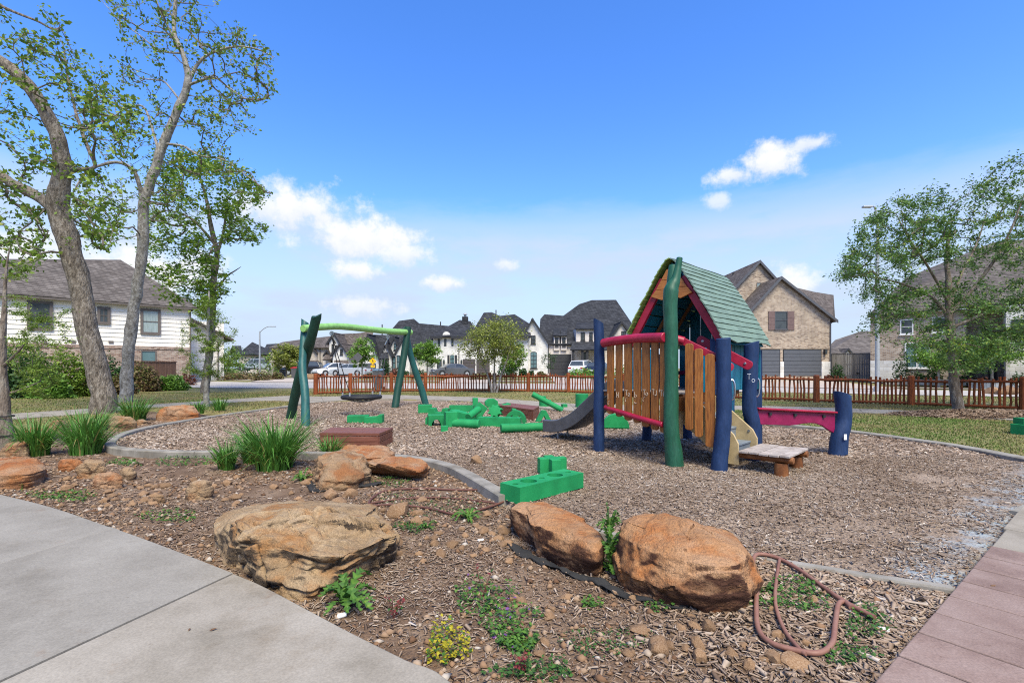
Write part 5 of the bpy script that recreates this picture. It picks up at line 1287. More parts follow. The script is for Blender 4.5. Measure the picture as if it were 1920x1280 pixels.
for p_ in post_s:
    p = fpt(p_); mb = MB(); n = 7
    mb.tube([(0, 0, 0), (.01 * rf.uniform(-1, 1), 0, .5), (0, 0, 1.02), (0, 0, 1.06)], [.115, .11, .105, .08], 10)
    me = bpy.data.meshes.new('fence_post'); me.from_pydata(mb.v, [], mb.f); me.materials.append(M['fence'])
    local_child('fence_post', me, (p.x, p.y, -.02), (0, 0, rf.uniform(0, 6)), (1, 1, 1))
for a_, b_ in zip(post_s[:-1], post_s[1:]):
    for z_, rr_, dz in ((.86, .042, .03), (.07, .040, .012)):
        nseg = 7; pts = []
        for k in range(nseg):
            s2 = a_ + (b_ - a_) * k / (nseg - 1); p = fpt(s2); pts.append(Vector((p.x, p.y - .045, z_ + dz * rf.uniform(-1, 1))))
        MB().tube(spline(pts, 2), rr_, 7).build('rail', M['fence'], fr, smooth=True)

# ================================================================== bins, signs, lamp posts
def wheelie(px, Y, label, lid, h=1.05, group=None):
    x = (px - CX) / FPX * Y; z = lot(Y); r_ = empty('wheelie_bin', (x, Y, z), label, 'bin', group)
    w = .30; P0 = [(-w * .82, -w * .9), (w * .82, -w * .9), (w * .82, w * .9), (-w * .82, w * .9)]; mb = MB()
    vs = [(x + a * .9, Y + b * .9, z + .08) for a, b in P0] + [(x + a * 1.12, Y + b * 1.12, z + h * .9) for a, b in P0]
    mb.add(vs, [[0, 1, 2, 3], [4, 5, 6, 7], [0, 1, 5, 4], [1, 2, 6, 5], [2, 3, 7, 6], [3, 0, 4, 7]]).build('body', M['bin'], r_, bevel=.02)
    MB().prism([(x - w, Y - w * 1.1, z + h * .905), (x + w, Y - w * 1.1, z + h * .905), (x + w, Y + w * 1.1, z + h * .98), (x - w, Y + w * 1.1, z + h * .98)], (0, 0, .05)).build('lid', lid, r_, bevel=.015)
    for sx in (-1, 1): MB().tube([(x + sx * w * .75, Y + w * .9, z + .1), (x + sx * (w * .75 + .05), Y + w * .9, z + .1)], .1, 12).build('wheel', M['rubber'], r_)
wheelie(710, 28.6, 'grey bin with blue lid standing behind the picket fence', M['bin_lid'], 1.25)
wheelie(553, 46, 'black bin with a red lid by the street', M['red'], 1.1)
wheelie(531, 52, 'small dark bin under the olive tree', M['black'], .9)
def lamp(px, pytop, pybase, Y, arm, label, rad):
    x = (px - CX) / FPX * Y; zt = EYE + (HY - pytop) / FPX * Y; zb = lot(Y) - .05
    r_ = empty('street_lamp', (x, Y, zb), label, 'lamp post')
    MB().tube([(x, Y, zb), (x, Y, zb + .35)], [rad * 2.0, rad * 1.7], 12).build('base', M['galv'], r_, smooth=True)
    MB().tube([(x, Y, zb + .3), (x, Y, zt)], [rad * 1.2, rad * .75], 12).build('pole', M['galv'], r_, smooth=True)
    a_ = [Vector((x, Y, zt - .15)), Vector((x + arm * .3, Y, zt + .25)), Vector((x + arm * .7, Y, zt + .55)), Vector((x + arm, Y, zt + .58))]
    MB().tube(spline(a_, 4), rad * .5, 8).build('arm', M['galv'], r_, smooth=True)
    hx = x + arm
    MB().prism([(hx - .1, Y - .12, zt + .53), (hx + .6 * np.sign(arm), Y - .1, zt + .53), (hx + .6 * np.sign(arm), Y + .1, zt + .53), (hx - .1, Y + .12, zt + .53)], (0, 0, .1)).build('lamp_head', M['galv'], r_, bevel=.03)
lamp(487, 621, 703, 58, 1.35, 'slim street lamp with curved arm left of the swing', .10)
lamp(1645, 408, 712, 26, -.2, 'tall pale lamp post rising behind the right oak', .095)
def sign_post(px, Y, pyc, half, kind, label):
    x = (px - CX) / FPX * Y; zc = EYE + (HY - pyc) / FPX * Y; h = half / FPX * Y; z0 = lot(Y) - .1
    r_ = empty('road_sign', (x, Y, z0), label, 'sign')
    MB().tube([(x, Y + .03, z0), (x, Y + .03, zc + h * .5)], .03, 8).build('pole', M['galv'] if kind != 'stop' else M['trim_dark'], r_)
    if kind == 'ped':
        pl = MB().prism([(x - h, Y - .02, zc), (x, Y - .02, zc - h), (x + h, Y - .02, zc), (x, Y - .02, zc + h)], (0, .012, 0)).build('panel', M['yellow'], r_)
        b = MB(); b.prism([(x - h * .88, Y - .024, zc), (x, Y - .024, zc - h * .88), (x + h * .88, Y - .024, zc), (x, Y - .024, zc + h * .88)], (0, .002, 0))
        s = h * .5; y = Y - .03
        fig = MB()
        fig.tube([(x + .02 * s, y, zc + s * .86), (x + .02 * s, y - .006, zc + s * .86)], s * .2, 10)
        for pts, wd in (([(0, .62), (.02, 0)], .26), ([(.02, .05), (-.3, -.45), (-.5, -.9)], .15), ([(.02, .05), (.3, -.4), (.38, -.92)], .15), ([(0, .55), (-.32, .2), (-.42, -.05)], .11), ([(0, .55), (.35, .25), (.5, .1)], .11)):
            for (xa, za), (xb, zb) in zip(pts[:-1], pts[1:]):
                a_, c_ = Vector((x + xa * s, y, zc + za * s)), Vector((x + xb * s, y, zc + zb * s)); d_ = (c_ - a_).normalized(); n_ = Vector((-d_.z, 0, d_.x)) * wd * s * .5
                fig.prism([a_ - n_, c_ - n_, c_ + n_, a_ + n_], (0, .006, 0))
        fig.build('walking_figure', M['trim_dark'], pl)
        bd = MB(); P = [(-1, 0), (0, -1), (1, 0), (0, 1)]
        for (xa, za), (xb, zb) in zip(P, P[1:] + P[:1]):
            bd.prism([(x + xa * h * .95, Y - .026, zc + za * h * .95), (x + xb * h * .95, Y - .026, zc + zb * h * .95), (x + xb * h * .89, Y - .026, zc + zb * h * .89), (x + xa * h * .89, Y - .026, zc + za * h * .89)], (0, .004, 0))
        bd.build('border', M['trim_dark'], pl)
        zp = zc - h * 1.32
        p2 = MB().bb(x - h * .55, x + h * .55, Y - .02, Y - .008, zp - h * .3, zp + h * .3).build('plaque', M['yellow'], r_, bevel=.01)
        ar = MB(); ar.prism([(x + h * .3, Y - .024, zp + h * .16), (x - h * .25, Y - .024, zp - h * .1), (x - h * .22, Y - .024, zp - h * .18), (x + h * .34, Y - .024, zp + h * .08)], (0, .003, 0)); ar.build('arrow', M['trim_dark'], p2)
    else:
        MB().prism([(x + h * math.cos(R(a)), Y - .02, zc + h * math.sin(R(a))) for a in range(0, 360, 90)] if kind == 'diamond' else [(x + h * math.cos(R(22.5 + 45 * k)), Y - .02, zc + h * math.sin(R(22.5 + 45 * k))) for k in range(8)], (0, .012, 0)).build('panel', M['bin'], r_)
sign_post(699, 38, 677, 7.2, 'ped', 'yellow diamond pedestrian crossing sign with plaque')
sign_post(671, 36, 669.5, 9.5, 'diamond', 'dark grey back of a diamond road sign')

# ================================================================== hoses, fabric, litter
def hose(name, pts, r_, m, label):
    P = [G(x, y, z) for x, y, z in pts]
    for p, (x, y, z) in zip(P, pts): p.z = max(z, bed_h(p.x, p.y) + .016 + .018 * min(1, max(0, p.x)))
    o = MB().tube(spline(P, 10), r_, 10).build(name, m, None, smooth=True); return tag(o, label, 'hose')
hose('garden_hose', [(1640, 1172, -.05), (1575, 1130, -.03), (1500, 1075, -.02), (1455, 1050, -.01), (1420, 1042, .0), (1412, 1058, .0), (1420, 1095, -.04), (1418, 1150, -.06), (1422, 1195, -.07), (1445, 1222, -.07), (1490, 1238, -.07), (1535, 1245, -.065), (1560, 1225, -.065), (1566, 1185, -.06), (1572, 1150, -.055), (1584, 1143, -.05), (1596, 1152, -.045)], .013, M['hose'], 'copper brown hose looped over the bed at the lower right')
hose('garden_hose', [(1462, 1050, .0), (1456, 1100, -.045), (1454, 1150, -.06), (1470, 1195, -.065), (1500, 1232, -.055), (1512, 1240, -.052)], .010, M['hose'], 'single thin hose strand crossing inside the brown hose loop')
hose('garden_hose', [(944, 940, -.05), (920, 949, -.07), (880, 960, -.08), (850, 963, -.08), (800, 952, -.075), (740, 946, -.075), (694, 946, -.07), (700, 934, -.07), (725, 922, -.07), (780, 917, -.075), (850, 920, -.08), (895, 920, -.08)], .011, M['hose_dark'], 'dark brown drip hose looped behind the big weathered boulder')
hose('garden_hose', [(694, 943, -.065), (760, 935, -.07), (830, 934, -.075), (900, 941, -.078), (935, 944, -.07)], .009, M['hose_dark'], 'thin strand of drip hose inside the dark hose loop')
def strip(pts, w, label):
    P = spline([G(x, y, -.085) for x, y in pts], 8); vs, fs = [], []
    for i, p in enumerate(P):
        t_ = (P[min(i + 1, len(P) - 1)] - P[max(i - 1, 0)]).normalized(); q = Vector((-t_.y, t_.x, 0))
        ww = w * (.45 + 1.3 * abs(mn.noise(p * 5))) * min(1, i / 3 + .3, (len(P) - 1 - i) / 3 + .3)
        for k in range(6):
            f = k / 5 - .5; v = p + q * f * ww; z_ = bed_h(v.x, v.y) + .008 + .035 * abs(mn.noise(v * 11)) + .008 * math.sin(f * 9 + i * .4) ; vs.append((v.x, v.y, z_))
    for i in range(len(P) - 1):
        for k in range(5): fs.append([i * 6 + k, i * 6 + k + 1, (i + 1) * 6 + k + 1, (i + 1) * 6 + k])
    o = mesh_np('landscape_fabric', vs, fs, M['fabric'], smooth=True)
    m = o.modifiers.new('solid', 'SOLIDIFY'); m.thickness = .004
    tag(o, label, 'fabric')
strip([(953, 1022), (1000, 1050), (1060, 1078), (1110, 1096), (1160, 1118), (1220, 1138), (1290, 1152)], .085, 'crumpled black landscape fabric along the foot of the rust boulders')
strip([(583, 905), (590, 922), (640, 918), (690, 911), (715, 905)], .10, 'black landscape fabric under the blocky brown boulder')
def pipe(px, py, ang, L_, r_, label):
    g_ = G(px, py, -.08); d = Vector((math.cos(ang), math.sin(ang), .06)); z = bed_h(g_.x, g_.y) + r_ * .9; c = Vector((g_.x, g_.y, z))
    MB_ = MB().tube([c - d * L_ / 2, c - d * L_ * .42, c + d * L_ * .42, c + d * L_ / 2], [r_ * .75, r_, r_, r_ * .75], 12); tag(MB_.build('pipe_cap', M['white'], None, smooth=True, bevel=.003), label, 'pipe')
pipe(641, 1157, .5, .05, .013, 'white pipe end at the walkway edge below the thistle')
pipe(901, 1014, .3, .05, .009, 'white plastic pipe fitting lying left of the rust boulders')
pipe(1653, 1196, -.6, .065, .011, 'white oval pipe cap beside the right hose')
# dry leaves fallen on the walkway
def dry_leaf(px, py, s, a, label):
    g_ = G(px, py, .003); P = [(-1, 0, .0), (-.4, .35, .25), (.3, .4, .12), (1, 0, .3), (.3, -.4, .18), (-.4, -.35, .05)]
    vs = [(g_.x + s * (x * math.cos(a) - y * math.sin(a)), g_.y + s * (x * math.sin(a) + y * math.cos(a)), .004 + s * z) for x, y, z in P] + [(g_.x, g_.y, .004 + s * .4)]
    o = mesh_np('dry_leaf', vs, [[k, (k + 1) % 6, 6] for k in range(6)], M['leaf_dry']); tag(o, label, 'leaf')
M['leaf_dry'] = mat('dry_leaf', (.10, .055, .03), (.16, .09, .05), rough=.9, bump=0)
dry_leaf(400, 1180, .018, .6, 'curled brown leaf on the nearest walkway slab')
dry_leaf(355, 1180, .012, 1.9, 'thin brown leaf left of the curled one on the slab')
dry_leaf(1862, 1098, .02, .2, 'brown leaf on the stamped paving')
# ================================================================== plants
def blades(n, c, h, spread, w, seed, tl=.15, th=1.0, lean=1.0):
    r_ = np.random.default_rng(seed); vs, fs, ts = [], [], []
    for k in range(n):
        a = r_.uniform(0, 6.283); rad = spread * .35 * math.sqrt(r_.random()); x0, y0 = c.x + rad * math.cos(a), c.y + rad * math.sin(a)
        a2 = a + r_.normal(0, .5); H = h * r_.uniform(.55, 1.08); ln = lean * r_.uniform(.15, 1.0) * spread; dr = r_.uniform(.15, .75) if r_.random() < .5 else r_.uniform(0, .14)
        ww = w * r_.uniform(.4, 1.2); px_, py_ = -math.sin(a2 + r_.normal(0, .6)), math.cos(a2 + r_.normal(0, .6)); b = len(vs); S = 5
        t = float(np.clip(r_.normal(.55, .22), tl, th)); t = 0.03 if r_.random() < .05 else t
        for s in range(S + 1):
            f = s / S; out = ln * f ** 1.9; z = H * (f - dr * f ** 3.2); wd = ww * (1 - f ** 2.2) * .5 + .0006
            x, y = x0 + math.cos(a2) * out, y0 + math.sin(a2) * out
            vs += [(x - px_ * wd, y - py_ * wd, c.z + z), (x + px_ * wd, y + py_ * wd, c.z + z)]; tt = t * (.8 + .25 * f); ts += [tt, tt]
        for s in range(S): fs.append([b + 2 * s, b + 2 * s + 1, b + 2 * s + 3, b + 2 * s + 2])
    return vs, np.array(fs), ts
def iris(px, py, wpx, hpx, n, label, seed, zb=-.1, w=.024):
    g_ = G(px, py, zb); d = g_.y; h = hpx / FPX * d; sp = wpx / FPX * d / 2; g_.y += sp * .35; g_.x = (px - CX) / FPX * g_.y
    V, F, T = blades(n, g_, h * 1.03, sp * 1.15, w, seed); o = mesh_np('iris_clump', V, F, M['blade'], tint=T); return tag(o, label, 'plant', 'strappy iris clumps')
iris(515, 889, 150, 108, 620, 'largest strappy iris clump in the middle of the bed', 1)
iris(470, 872, 70, 74, 220, 'iris clump merging into the left side of the largest one', 12)
iris(425, 884, 62, 60, 240, 'low iris clump left of the largest one', 2)
iris(66, 858, 100, 80, 380, 'leftmost iris clump, beside the young cypress', 3)
iris(160, 856, 110, 92, 460, 'iris clump in front of the kerb corner', 4)
iris(252, 792, 80, 52, 320, 'iris clump at the foot of the pale tree', 5)
iris(186, 808, 60, 40, 160, 'short iris tuft against the leaning brown trunk', 6)
iris(618, 858, 66, 42, 150, 'small iris clump in front of the near timber bench', 7)
iris(372, 776, 50, 28, 140, 'thin grass tuft left of the staked sapling', 8, zb=0)
iris(412, 770, 44, 30, 140, 'thin grass tuft right of the staked sapling', 9, zb=0)
def jag_leaf(base, a, L_, w, rise, droop, seed, nl=9):
    r_ = random.Random(seed); d = Vector((math.cos(a), math.sin(a), 0)); q = Vector((-d.y, d.x, 0)); vs, fs, ts = [], [], []
    for s in range(nl * 2 + 1):
        f = s / (nl * 2); p = base + d * (L_ * f) + Vector((0, 0, rise * math.sin(min(1, f * 1.2) * 2.2) - droop * f * f))
        tooth = (1.0 if s % 2 else .35) * r_.uniform(.8, 1.15); wd = w * math.sin(math.pi * min(1, .12 + f * .88)) ** .6 * tooth * (1 if f < .97 else .2)
        fold = .25 * wd
        vs += [p + q * wd + Vector((0, 0, fold + .004 * r_.uniform(-1, 1))) + d * (.015 if s % 2 else 0), p, p - q * wd + Vector((0, 0, fold)) + d * (.015 if s % 2 else 0)]; t = r_.uniform(.25, .75); ts += [t, t + .12, t]
    for s in range(nl * 2):
        b = s * 3; fs += [[b, b + 1, b + 4, b + 3], [b + 1, b + 2, b + 5, b + 4]]
    return vs, fs, ts
def thistle(px, py, wpx, n, label, seed, rise=.09, stem=0.0, leaf_w=.03, zb=-.09):
    g_ = G(px, py, zb); g_.z = bed_h(g_.x, g_.y); L0 = wpx / FPX * g_.y / 2; r_ = random.Random(seed); V, F, T = [], [], []
    def add(v, f, t):
        b = len(V); V.extend(v); F.extend([[b + i for i in q] for q in f]); T.extend(t)
    for k in range(n):
        a = 2.4 * k + r_.uniform(-.3, .3); f = k / n
        add(*jag_leaf(g_ + Vector((0, 0, stem * f * .75)), a, L0 * r_.uniform(.65, 1.1) * (1 - .45 * f * (stem > 0)), leaf_w * r_.uniform(.75, 1.2), rise * r_.uniform(.6, 1.5) * (1 + .6 * f), L0 * .3 * r_.random(), seed * 50 + k))
    root = empty('thistle', g_, label, 'plant', 'prickly thistle weeds')
    mesh_np('leaves', V, F, M['weed'], root, tint=T)
    if stem:
        MB().tube([g_, g_ + Vector((.01, 0, stem * .5)), g_ + Vector((-.01, .0, stem))], [.008, .006, .004], 6).build('stem', M['weed_stem'], root)
        for k in range(5):
            p = g_ + Vector((r_.uniform(-.05, .05), r_.uniform(-.03, .03), stem * r_.uniform(.8, 1.12))); MB().tube([g_ + Vector((0, 0, stem * .7)), p], .003, 4).build('stem', M['weed_stem'], root)
            MB().tube([p - Vector((0, 0, .008)), p, p + Vector((0, 0, .012))], [.004, .009, .003], 6).build('bud', M['weed_stem'], root)
M['weed_stem'] = mat('weed_stem', (.05, .10, .03), (.08, .14, .04), rough=.7, bump=0)
thistle(648, 1138, 128, 15, 'big leafy thistle at the front foot of the weathered boulder', 3, rise=.085, leaf_w=.034)
thistle(878, 972, 70, 13, 'thistle rosette right of the dark hose loop', 4, rise=.05, leaf_w=.022)
thistle(566, 902, 54, 12, 'thistle rosette between iris clump and brown boulder', 5, rise=.06, leaf_w=.026)
thistle(1143, 1078, 88, 22, 'tall thistle growing in the gap between the two rust boulders', 6, rise=.07, stem=.42, leaf_w=.030)
thistle(800, 990, 48, 9, 'small thistle left of the rosette, near the squared stone', 7, rise=.035, leaf_w=.014)
def weeds(px, py, wx, wy, n, lo, hi, h, label, seed, leaf=.012, yellow=0.0, purple=0.0, red=0.0, cat='weed', stuff=False):
    r_ = np.random.default_rng(seed); a = r_.uniform(0, 6.283, n); rd = np.sqrt(r_.random(n)) * (1 + .25 * np.sin(a * 3 + seed)); X = px + wx / 2 * rd * np.cos(a); Y = py + wy / 2 * rd * np.sin(a)
    C, T = [], []
    for x, y in zip(X, Y):
        g_ = G(x, y, -.09); C.append((g_.x, g_.y, bed_h(g_.x, g_.y) + .006 + h * r_.random() ** 1.4))
        u = r_.random(); T.append(.9 if u < yellow else (1.0 if u < yellow + purple else (.95 if u < yellow + purple + red else r_.uniform(lo, hi))))
    V, F, TT = leaf_quads(np.array(C), leaf, np.array(T), r_, up=.9, aspect=.75)
    return tag(mesh_np('weed_patch', V, F, M['weed'], tint=TT), label, None if stuff else cat, kind='stuff' if stuff else None)
def leaf_quads(C, size, T, r_, up=.35, aspect=.55, fold=.2):
    n = len(C); nrm = r_.normal(0, 1, (n, 3)); nrm[:, 2] = np.abs(nrm[:, 2]) + up * 2; nrm /= np.linalg.norm(nrm, axis=1)[:, None]
    d = r_.normal(0, 1, (n, 3)); d -= nrm * (d * nrm).sum(1)[:, None]; d /= np.linalg.norm(d, axis=1)[:, None]; q = np.cross(nrm, d)
    s = size * r_.uniform(.6, 1.3, n)[:, None]
    V = np.stack([C - d * s, C + q * s * aspect + nrm * s * fold - d * s * .1, C + d * s, C - q * s * aspect + nrm * s * fold - d * s * .1], 1).reshape(-1, 3)
    return V, (np.arange(n) * 4)[:, None] + np.array([[0, 1, 2, 3]]), np.repeat(T, 4)
weeds(838, 1218, 78, 70, 420, .4, .8, .07, 'yellow flowering weed clump at the bottom of the bed', 1, .010, yellow=.6)
weeds(905, 1128, 120, 60, 430, .2, .75, .07, 'purple flowered weed patch in the centre of the near bed', 2, .011, purple=.05, stuff=True)
weeds(955, 1180, 110, 80, 360, .3, .8, .05, 'spreading green weed patch right of the yellow one', 3, .012, purple=.04)
weeds(975, 1215, 70, 36, 260, .3, .8, .04, 'bright weed patch at the lower edge of the green one', 4, .013)
weeds(1000, 1265, 160, 40, 320, .1, .5, .03, 'dull green ground cover at the bottom edge', 5, .010, stuff=True)
weeds(1480, 1140, 150, 60, 700, .25, .7, .035, 'clover patch under the right hose loop', 6, .011)
weeds(1625, 1190, 90, 70, 420, .2, .65, .035, 'clover patch around the white pipe cap', 7, .010)
weeds(1590, 1250, 110, 40, 280, .2, .6, .03, 'thin clover patch below the hose bend', 8, .010, stuff=True)
weeds(1240, 1150, 60, 16, 120, .3, .7, .03, 'weeds at the front foot of the biggest rust boulder', 9, .010, stuff=True)
weeds(120, 932, 120, 18, 420, .3, .8, .03, 'low green weed strip beside the walkway edge on the left', 10, .014, stuff=True)
weeds(320, 972, 110, 22, 260, .3, .8, .03, 'small bright weed patch by the left walkway', 11, .012, stuff=True)
weeds(230, 868, 70, 14, 280, .3, .7, .03, 'weed patch in front of the kerb corner', 12, .016, stuff=True)
weeds(350, 862, 110, 28, 520, .2, .7, .05, 'ground cover mound left of the low iris', 13, .016, stuff=True)
weeds(800, 948, 180, 40, 420, .1, .5, .025, 'weeds growing inside the dark hose loop', 15, .010, stuff=True)
weeds(735, 905, 70, 18, 240, .2, .6, .03, 'green weeds under the orange slab boulder', 16, .012, stuff=True)
weeds(770, 990, 60, 22, 240, .2, .6, .04, 'weeds beside the right end of the weathered boulder', 17, .011, stuff=True)
def seedling(px, py, h, n, label, seed, red):
    g_ = G(px, py, -.09); g_.z = bed_h(g_.x, g_.y); r_ = np.random.default_rng(seed); root = empty('seedling', g_, label, 'plant'); C, T = [], []
    for k in range(n):
        a = k * 2.4; t_ = g_ + Vector((math.cos(a) * h * .35, math.sin(a) * h * .35, h * r_.uniform(.7, 1.0))); m_ = g_.lerp(t_, .5) + Vector((0, 0, h * .08))
        MB().tube(spline([g_, m_, t_], 4), .0025, 4).build('stem', M['stem_red'], root)
        for f in np.linspace(.3, 1, 9): C.append(tuple(g_.lerp(t_, f) + Vector(r_.normal(0, .013, 3)))); T.append(.95 if r_.random() < red else r_.uniform(.2, .5))
    V, F, TT = leaf_quads(np.array(C), .013, np.array(T), r_, up=.5, aspect=.6); tag(mesh_np('leaves', V, F, M['weed'], root, tint=TT), kind='stuff')
M['stem_red'] = mat('red_stem', (.10, .03, .025), (.14, .05, .04), rough=.7, bump=0)
seedling(738, 1165, .15, 4, 'spindly reddish seedling right of the big thistle', 18, .4)
seedling(905, 1120, .16, 2, 'thin red-stemmed seedling rising from the purple weeds', 28, .5)
seedling(975, 1268, .10, 4, 'rusty red seedling at the bottom centre', 19, .7)
weeds(1110, 1140, 40, 18, 90, .4, .8, .04, 'small weed below the black fabric', 20, .011, stuff=True)
weeds(40, 915, 12, 20, 60, .4, .8, .06, 'seedling against the orange boulder', 21, .012)
weeds(1130, 1215, 170, 60, 260, .1, .5, .02, 'thin moss and weeds in front of the rust boulders', 22, .008, stuff=True)

# lawn blades where the lawn is near enough to show them
def lawn_blades(n, x0, x1, y0, y1, h, keep):
    X = rng.uniform(x0, x1, n); Y = y0 + (y1 - y0) * rng.random(n) ** 1.25
    k = (np.abs(X) < 1.35 * Y) & keep(X, Y); X, Y = X[k], Y[k]; n = len(X)
    a = rng.uniform(0, 6.283, n); ln = rng.normal(0, .5, n); H = h * rng.uniform(.5, 1.3, n); W = .006 + .0008 * Y
    Z = np.array([lot(y) + .02 * fbm(Vector((x * .3, y * .3, 0)), 2) - .016 for x, y in zip(X, Y)])
    dx, dy = np.cos(a), np.sin(a)
    V = np.stack([np.stack([X - dx * W, Y - dy * W, Z], 1), np.stack([X + dx * W, Y + dy * W, Z], 1), np.stack([X - dy * ln * H, Y + dx * ln * H, Z + H], 1)], 1).reshape(-1, 3)
    pt = np.array([mn.noise(Vector((x * .45, y * .45, 5))) + .6 * mn.noise(Vector((x * 1.7, y * 1.7, 2))) for x, y in zip(X, Y)])
    t = np.clip(.42 + .55 * pt + rng.normal(0, .16, n) + np.where((Y < 12) & (X > 4), .22, 0), 0, 1)
    return V, (np.arange(n) * 3)[:, None] + np.array([[0, 1, 2]]), np.repeat(t, 3)
wk_near = [tuple(G(*p)[:2]) for p in wn2_px] + [tuple(G(*p)[:2]) for p in wf2_px[::-1]]; wk_l = [tuple(G(*p)[:2]) for p in wn_px] + [tuple(G(*p)[:2]) for p in wf_px[::-1]]
ring_poly = [(13.3 + 2.9 * math.cos(t) * (1 + .12 * math.sin(3 * t)), 13.35 + 1.25 * math.sin(t)) for t in np.linspace(0, 6.2, 24)]
big_kerb = [(p[0] + .1, p[1]) for p in mulch_poly]
def keep(X, Y):
    k = ~in_poly(X, Y, sunk_poly) & ~in_poly(X, Y, wk_near) & ~in_poly(X, Y, wk_l) & ~in_poly(X, Y, mulch_poly)
    P = np.array([p[:2] for p in spline(right_back, 4)]); d = np.min(np.hypot(X[:, None] - P[None, :, 0], Y[:, None] - P[None, :, 1]), 1)
    return k & (d > .14)
parts_ = [lawn_blades(110000, 4, 22, 6.5, 17, .035, keep), lawn_blades(60000, -26, -2, 11, 26, .04, keep), lawn_blades(40000, -14, 22, 14, 28, .045, keep)]
merge('grass', parts_, M['grass'], 'short dry olive grass of the lawn')
# ================================================================== trees
def grow_tree(name, label, base, limbs, attract, leaf_mat, bark, leaf_size, leaves_per, cluster, seed, cat='tree', tip_r=.006, twig_mat=None, leaf_up=.35, aspect=.55, group=None, sides=10, tlo=0, thi=1, leaf_along=.5, pipe=.46, droop=0.0, hang=1.0, bias=.35, curl=.35, jit=.03, wig=.22, thick=1.0):
    """limbs: list of (points, radii) traced; attract: twig ends reached by branches that fork off the nearest wood"""
    r_ = np.random.default_rng(seed); root = empty(name, base, label, cat, group)
    wood = MB(); nodes, dirs = [], []
    for pts, rads in limbs:
        C = spline(pts, 6); rr_ = np.interp(np.linspace(0, 1, len(C)), np.linspace(0, 1, len(rads)), rads)
        C = [c + Vector((mn.noise(c * 1.7 + Vector((seed, 0, 0))), mn.noise(c * 1.7 + Vector((0, seed, 0))), 0)) * (rr_[i] * wig) for i, c in enumerate(C)]
        rr_ = [r * thick * (1 + .10 * mn.noise(c * 2.3)) for r, c in zip(rr_, C)]
        b_ = len(wood.v); ns_ = 30 if rads[0] > .16 else (sides if rads[0] > .06 else 7)
        if rads[0] > .16:
            C2 = spline(C, 3); rr2 = np.interp(np.linspace(0, 1, len(C2)), np.linspace(0, 1, len(C)), rr_); wood.tube(C2, list(rr2), ns_)
            for i_ in range(len(C2)):
                for k_ in range(ns_):      # ridged, plated bark and old swellings
                    v_ = Vector(wood.v[b_ + i_ * ns_ + k_]); d_ = v_ - C2[i_]; q_ = Vector((v_.x * 9, v_.y * 9, v_.z * 3.2))
                    wood.v[b_ + i_ * ns_ + k_] = tuple(v_ + d_ * (.09 * (abs(mn.noise(q_)) - .25) + .10 * mn.noise(v_ * 1.6)))
        else: wood.tube(C, rr_, ns_)
        for i in range(0, len(C)):
            if i >= len(C) * .22 or len(nodes) > 0: nodes.append(C[i]); dirs.append((C[min(i + 1, len(C) - 1)] - C[max(i - 1, 0)]).normalized())
    wood.build('trunk', bark, root, smooth=True)
    NP = np.array([tuple(n) for n in nodes]); paths = []; par = list(range(len(nodes))); n0 = len(nodes); ND = [tuple(d) for d in dirs]
    att = np.array([tuple(a) for a in attract]); d0 = np.array([np.min(np.linalg.norm(NP - a, axis=1)) for a in att]); order = np.argsort(d0)
    cap = len(NP) + len(att) * 8; buf = np.zeros((cap, 3)); buf[:len(NP)] = NP; cnt = len(NP); parent = [-1] * n0; tips = []
    for ai in order:
        a = att[ai]; df = a - buf[:cnt]; dist = np.linalg.norm(df, axis=1); cost = dist + bias * np.maximum(0, buf[:cnt, 2] - a[2])
        k = int(np.argmin(cost)); D = dist[k]
        if D < .02: continue
        p0 = Vector(buf[k]); p1 = Vector(a); m = int(min(7, max(2, D / .28))); idx = [k]
        pd = Vector(ND[k]) if k < len(ND) else Vector((0, 0, 1)); mid = p0.lerp(p1, .5 - curl) + pd * (D * curl)
        for s in range(1, m + 1):
            f = s / m; p = p0 * (1 - f) ** 2 + mid * (2 * f * (1 - f)) + p1 * f * f
            p += Vector(r_.normal(0, 1, 3)) * (jit * D * math.sin(math.pi * f)); p.z -= droop * D * f * f
            buf[cnt] = p; parent.append(idx[-1]); ND.append(tuple((p - Vector(buf[idx[-1]])).normalized())); idx.append(cnt); cnt += 1
        paths.append(idx); tips.append(idx[-1])
    w = np.zeros(cnt)
    for t in tips: w[t] += 1
    for i in range(cnt - 1, n0 - 1, -1): w[parent[i]] += w[i]
    br = MB()
    for idx in paths:
        pts = [Vector(buf[i]) for i in idx]; rad = [tip_r * max(1, w[i]) ** pipe for i in idx[1:]]; rad = [rad[0] * 1.1] + rad; rad[-1] *= .6
        br.tube(pts, rad, 5 if rad[0] > .02 else 3, cap=False)
    tag(br.build('branches', twig_mat or bark, root, smooth=True), kind='stuff')
    C, T = [], []
    for idx in paths:
        tipv = buf[idx[-1]]; nl = max(1, int(leaves_per * r_.uniform(.5, 1.5))); tb = r_.uniform(-.16, .16)
        for q in range(nl):
            if r_.random() < leaf_along and len(idx) > 2:
                j = r_.integers(max(1, len(idx) // 2), len(idx)); f = r_.random(); b = buf[idx[j]] * f + buf[idx[j - 1]] * (1 - f); sg = cluster * .55
            else: b = tipv; sg = cluster
            off = r_.normal(0, sg, 3); off[2] *= .75 * hang; C.append(b + off); T.append(np.clip(r_.normal(.5, .2) + tb + .25 * off[2] / max(cluster, .01) * .4, 0, 1) * (thi - tlo) + tlo)
    V, F, TT = leaf_quads(np.array(C), leaf_size, np.array(T), r_, up=leaf_up, aspect=aspect)
    tag(mesh_np('crown', V, F, leaf_mat, root, tint=TT), kind='stuff')
    return root
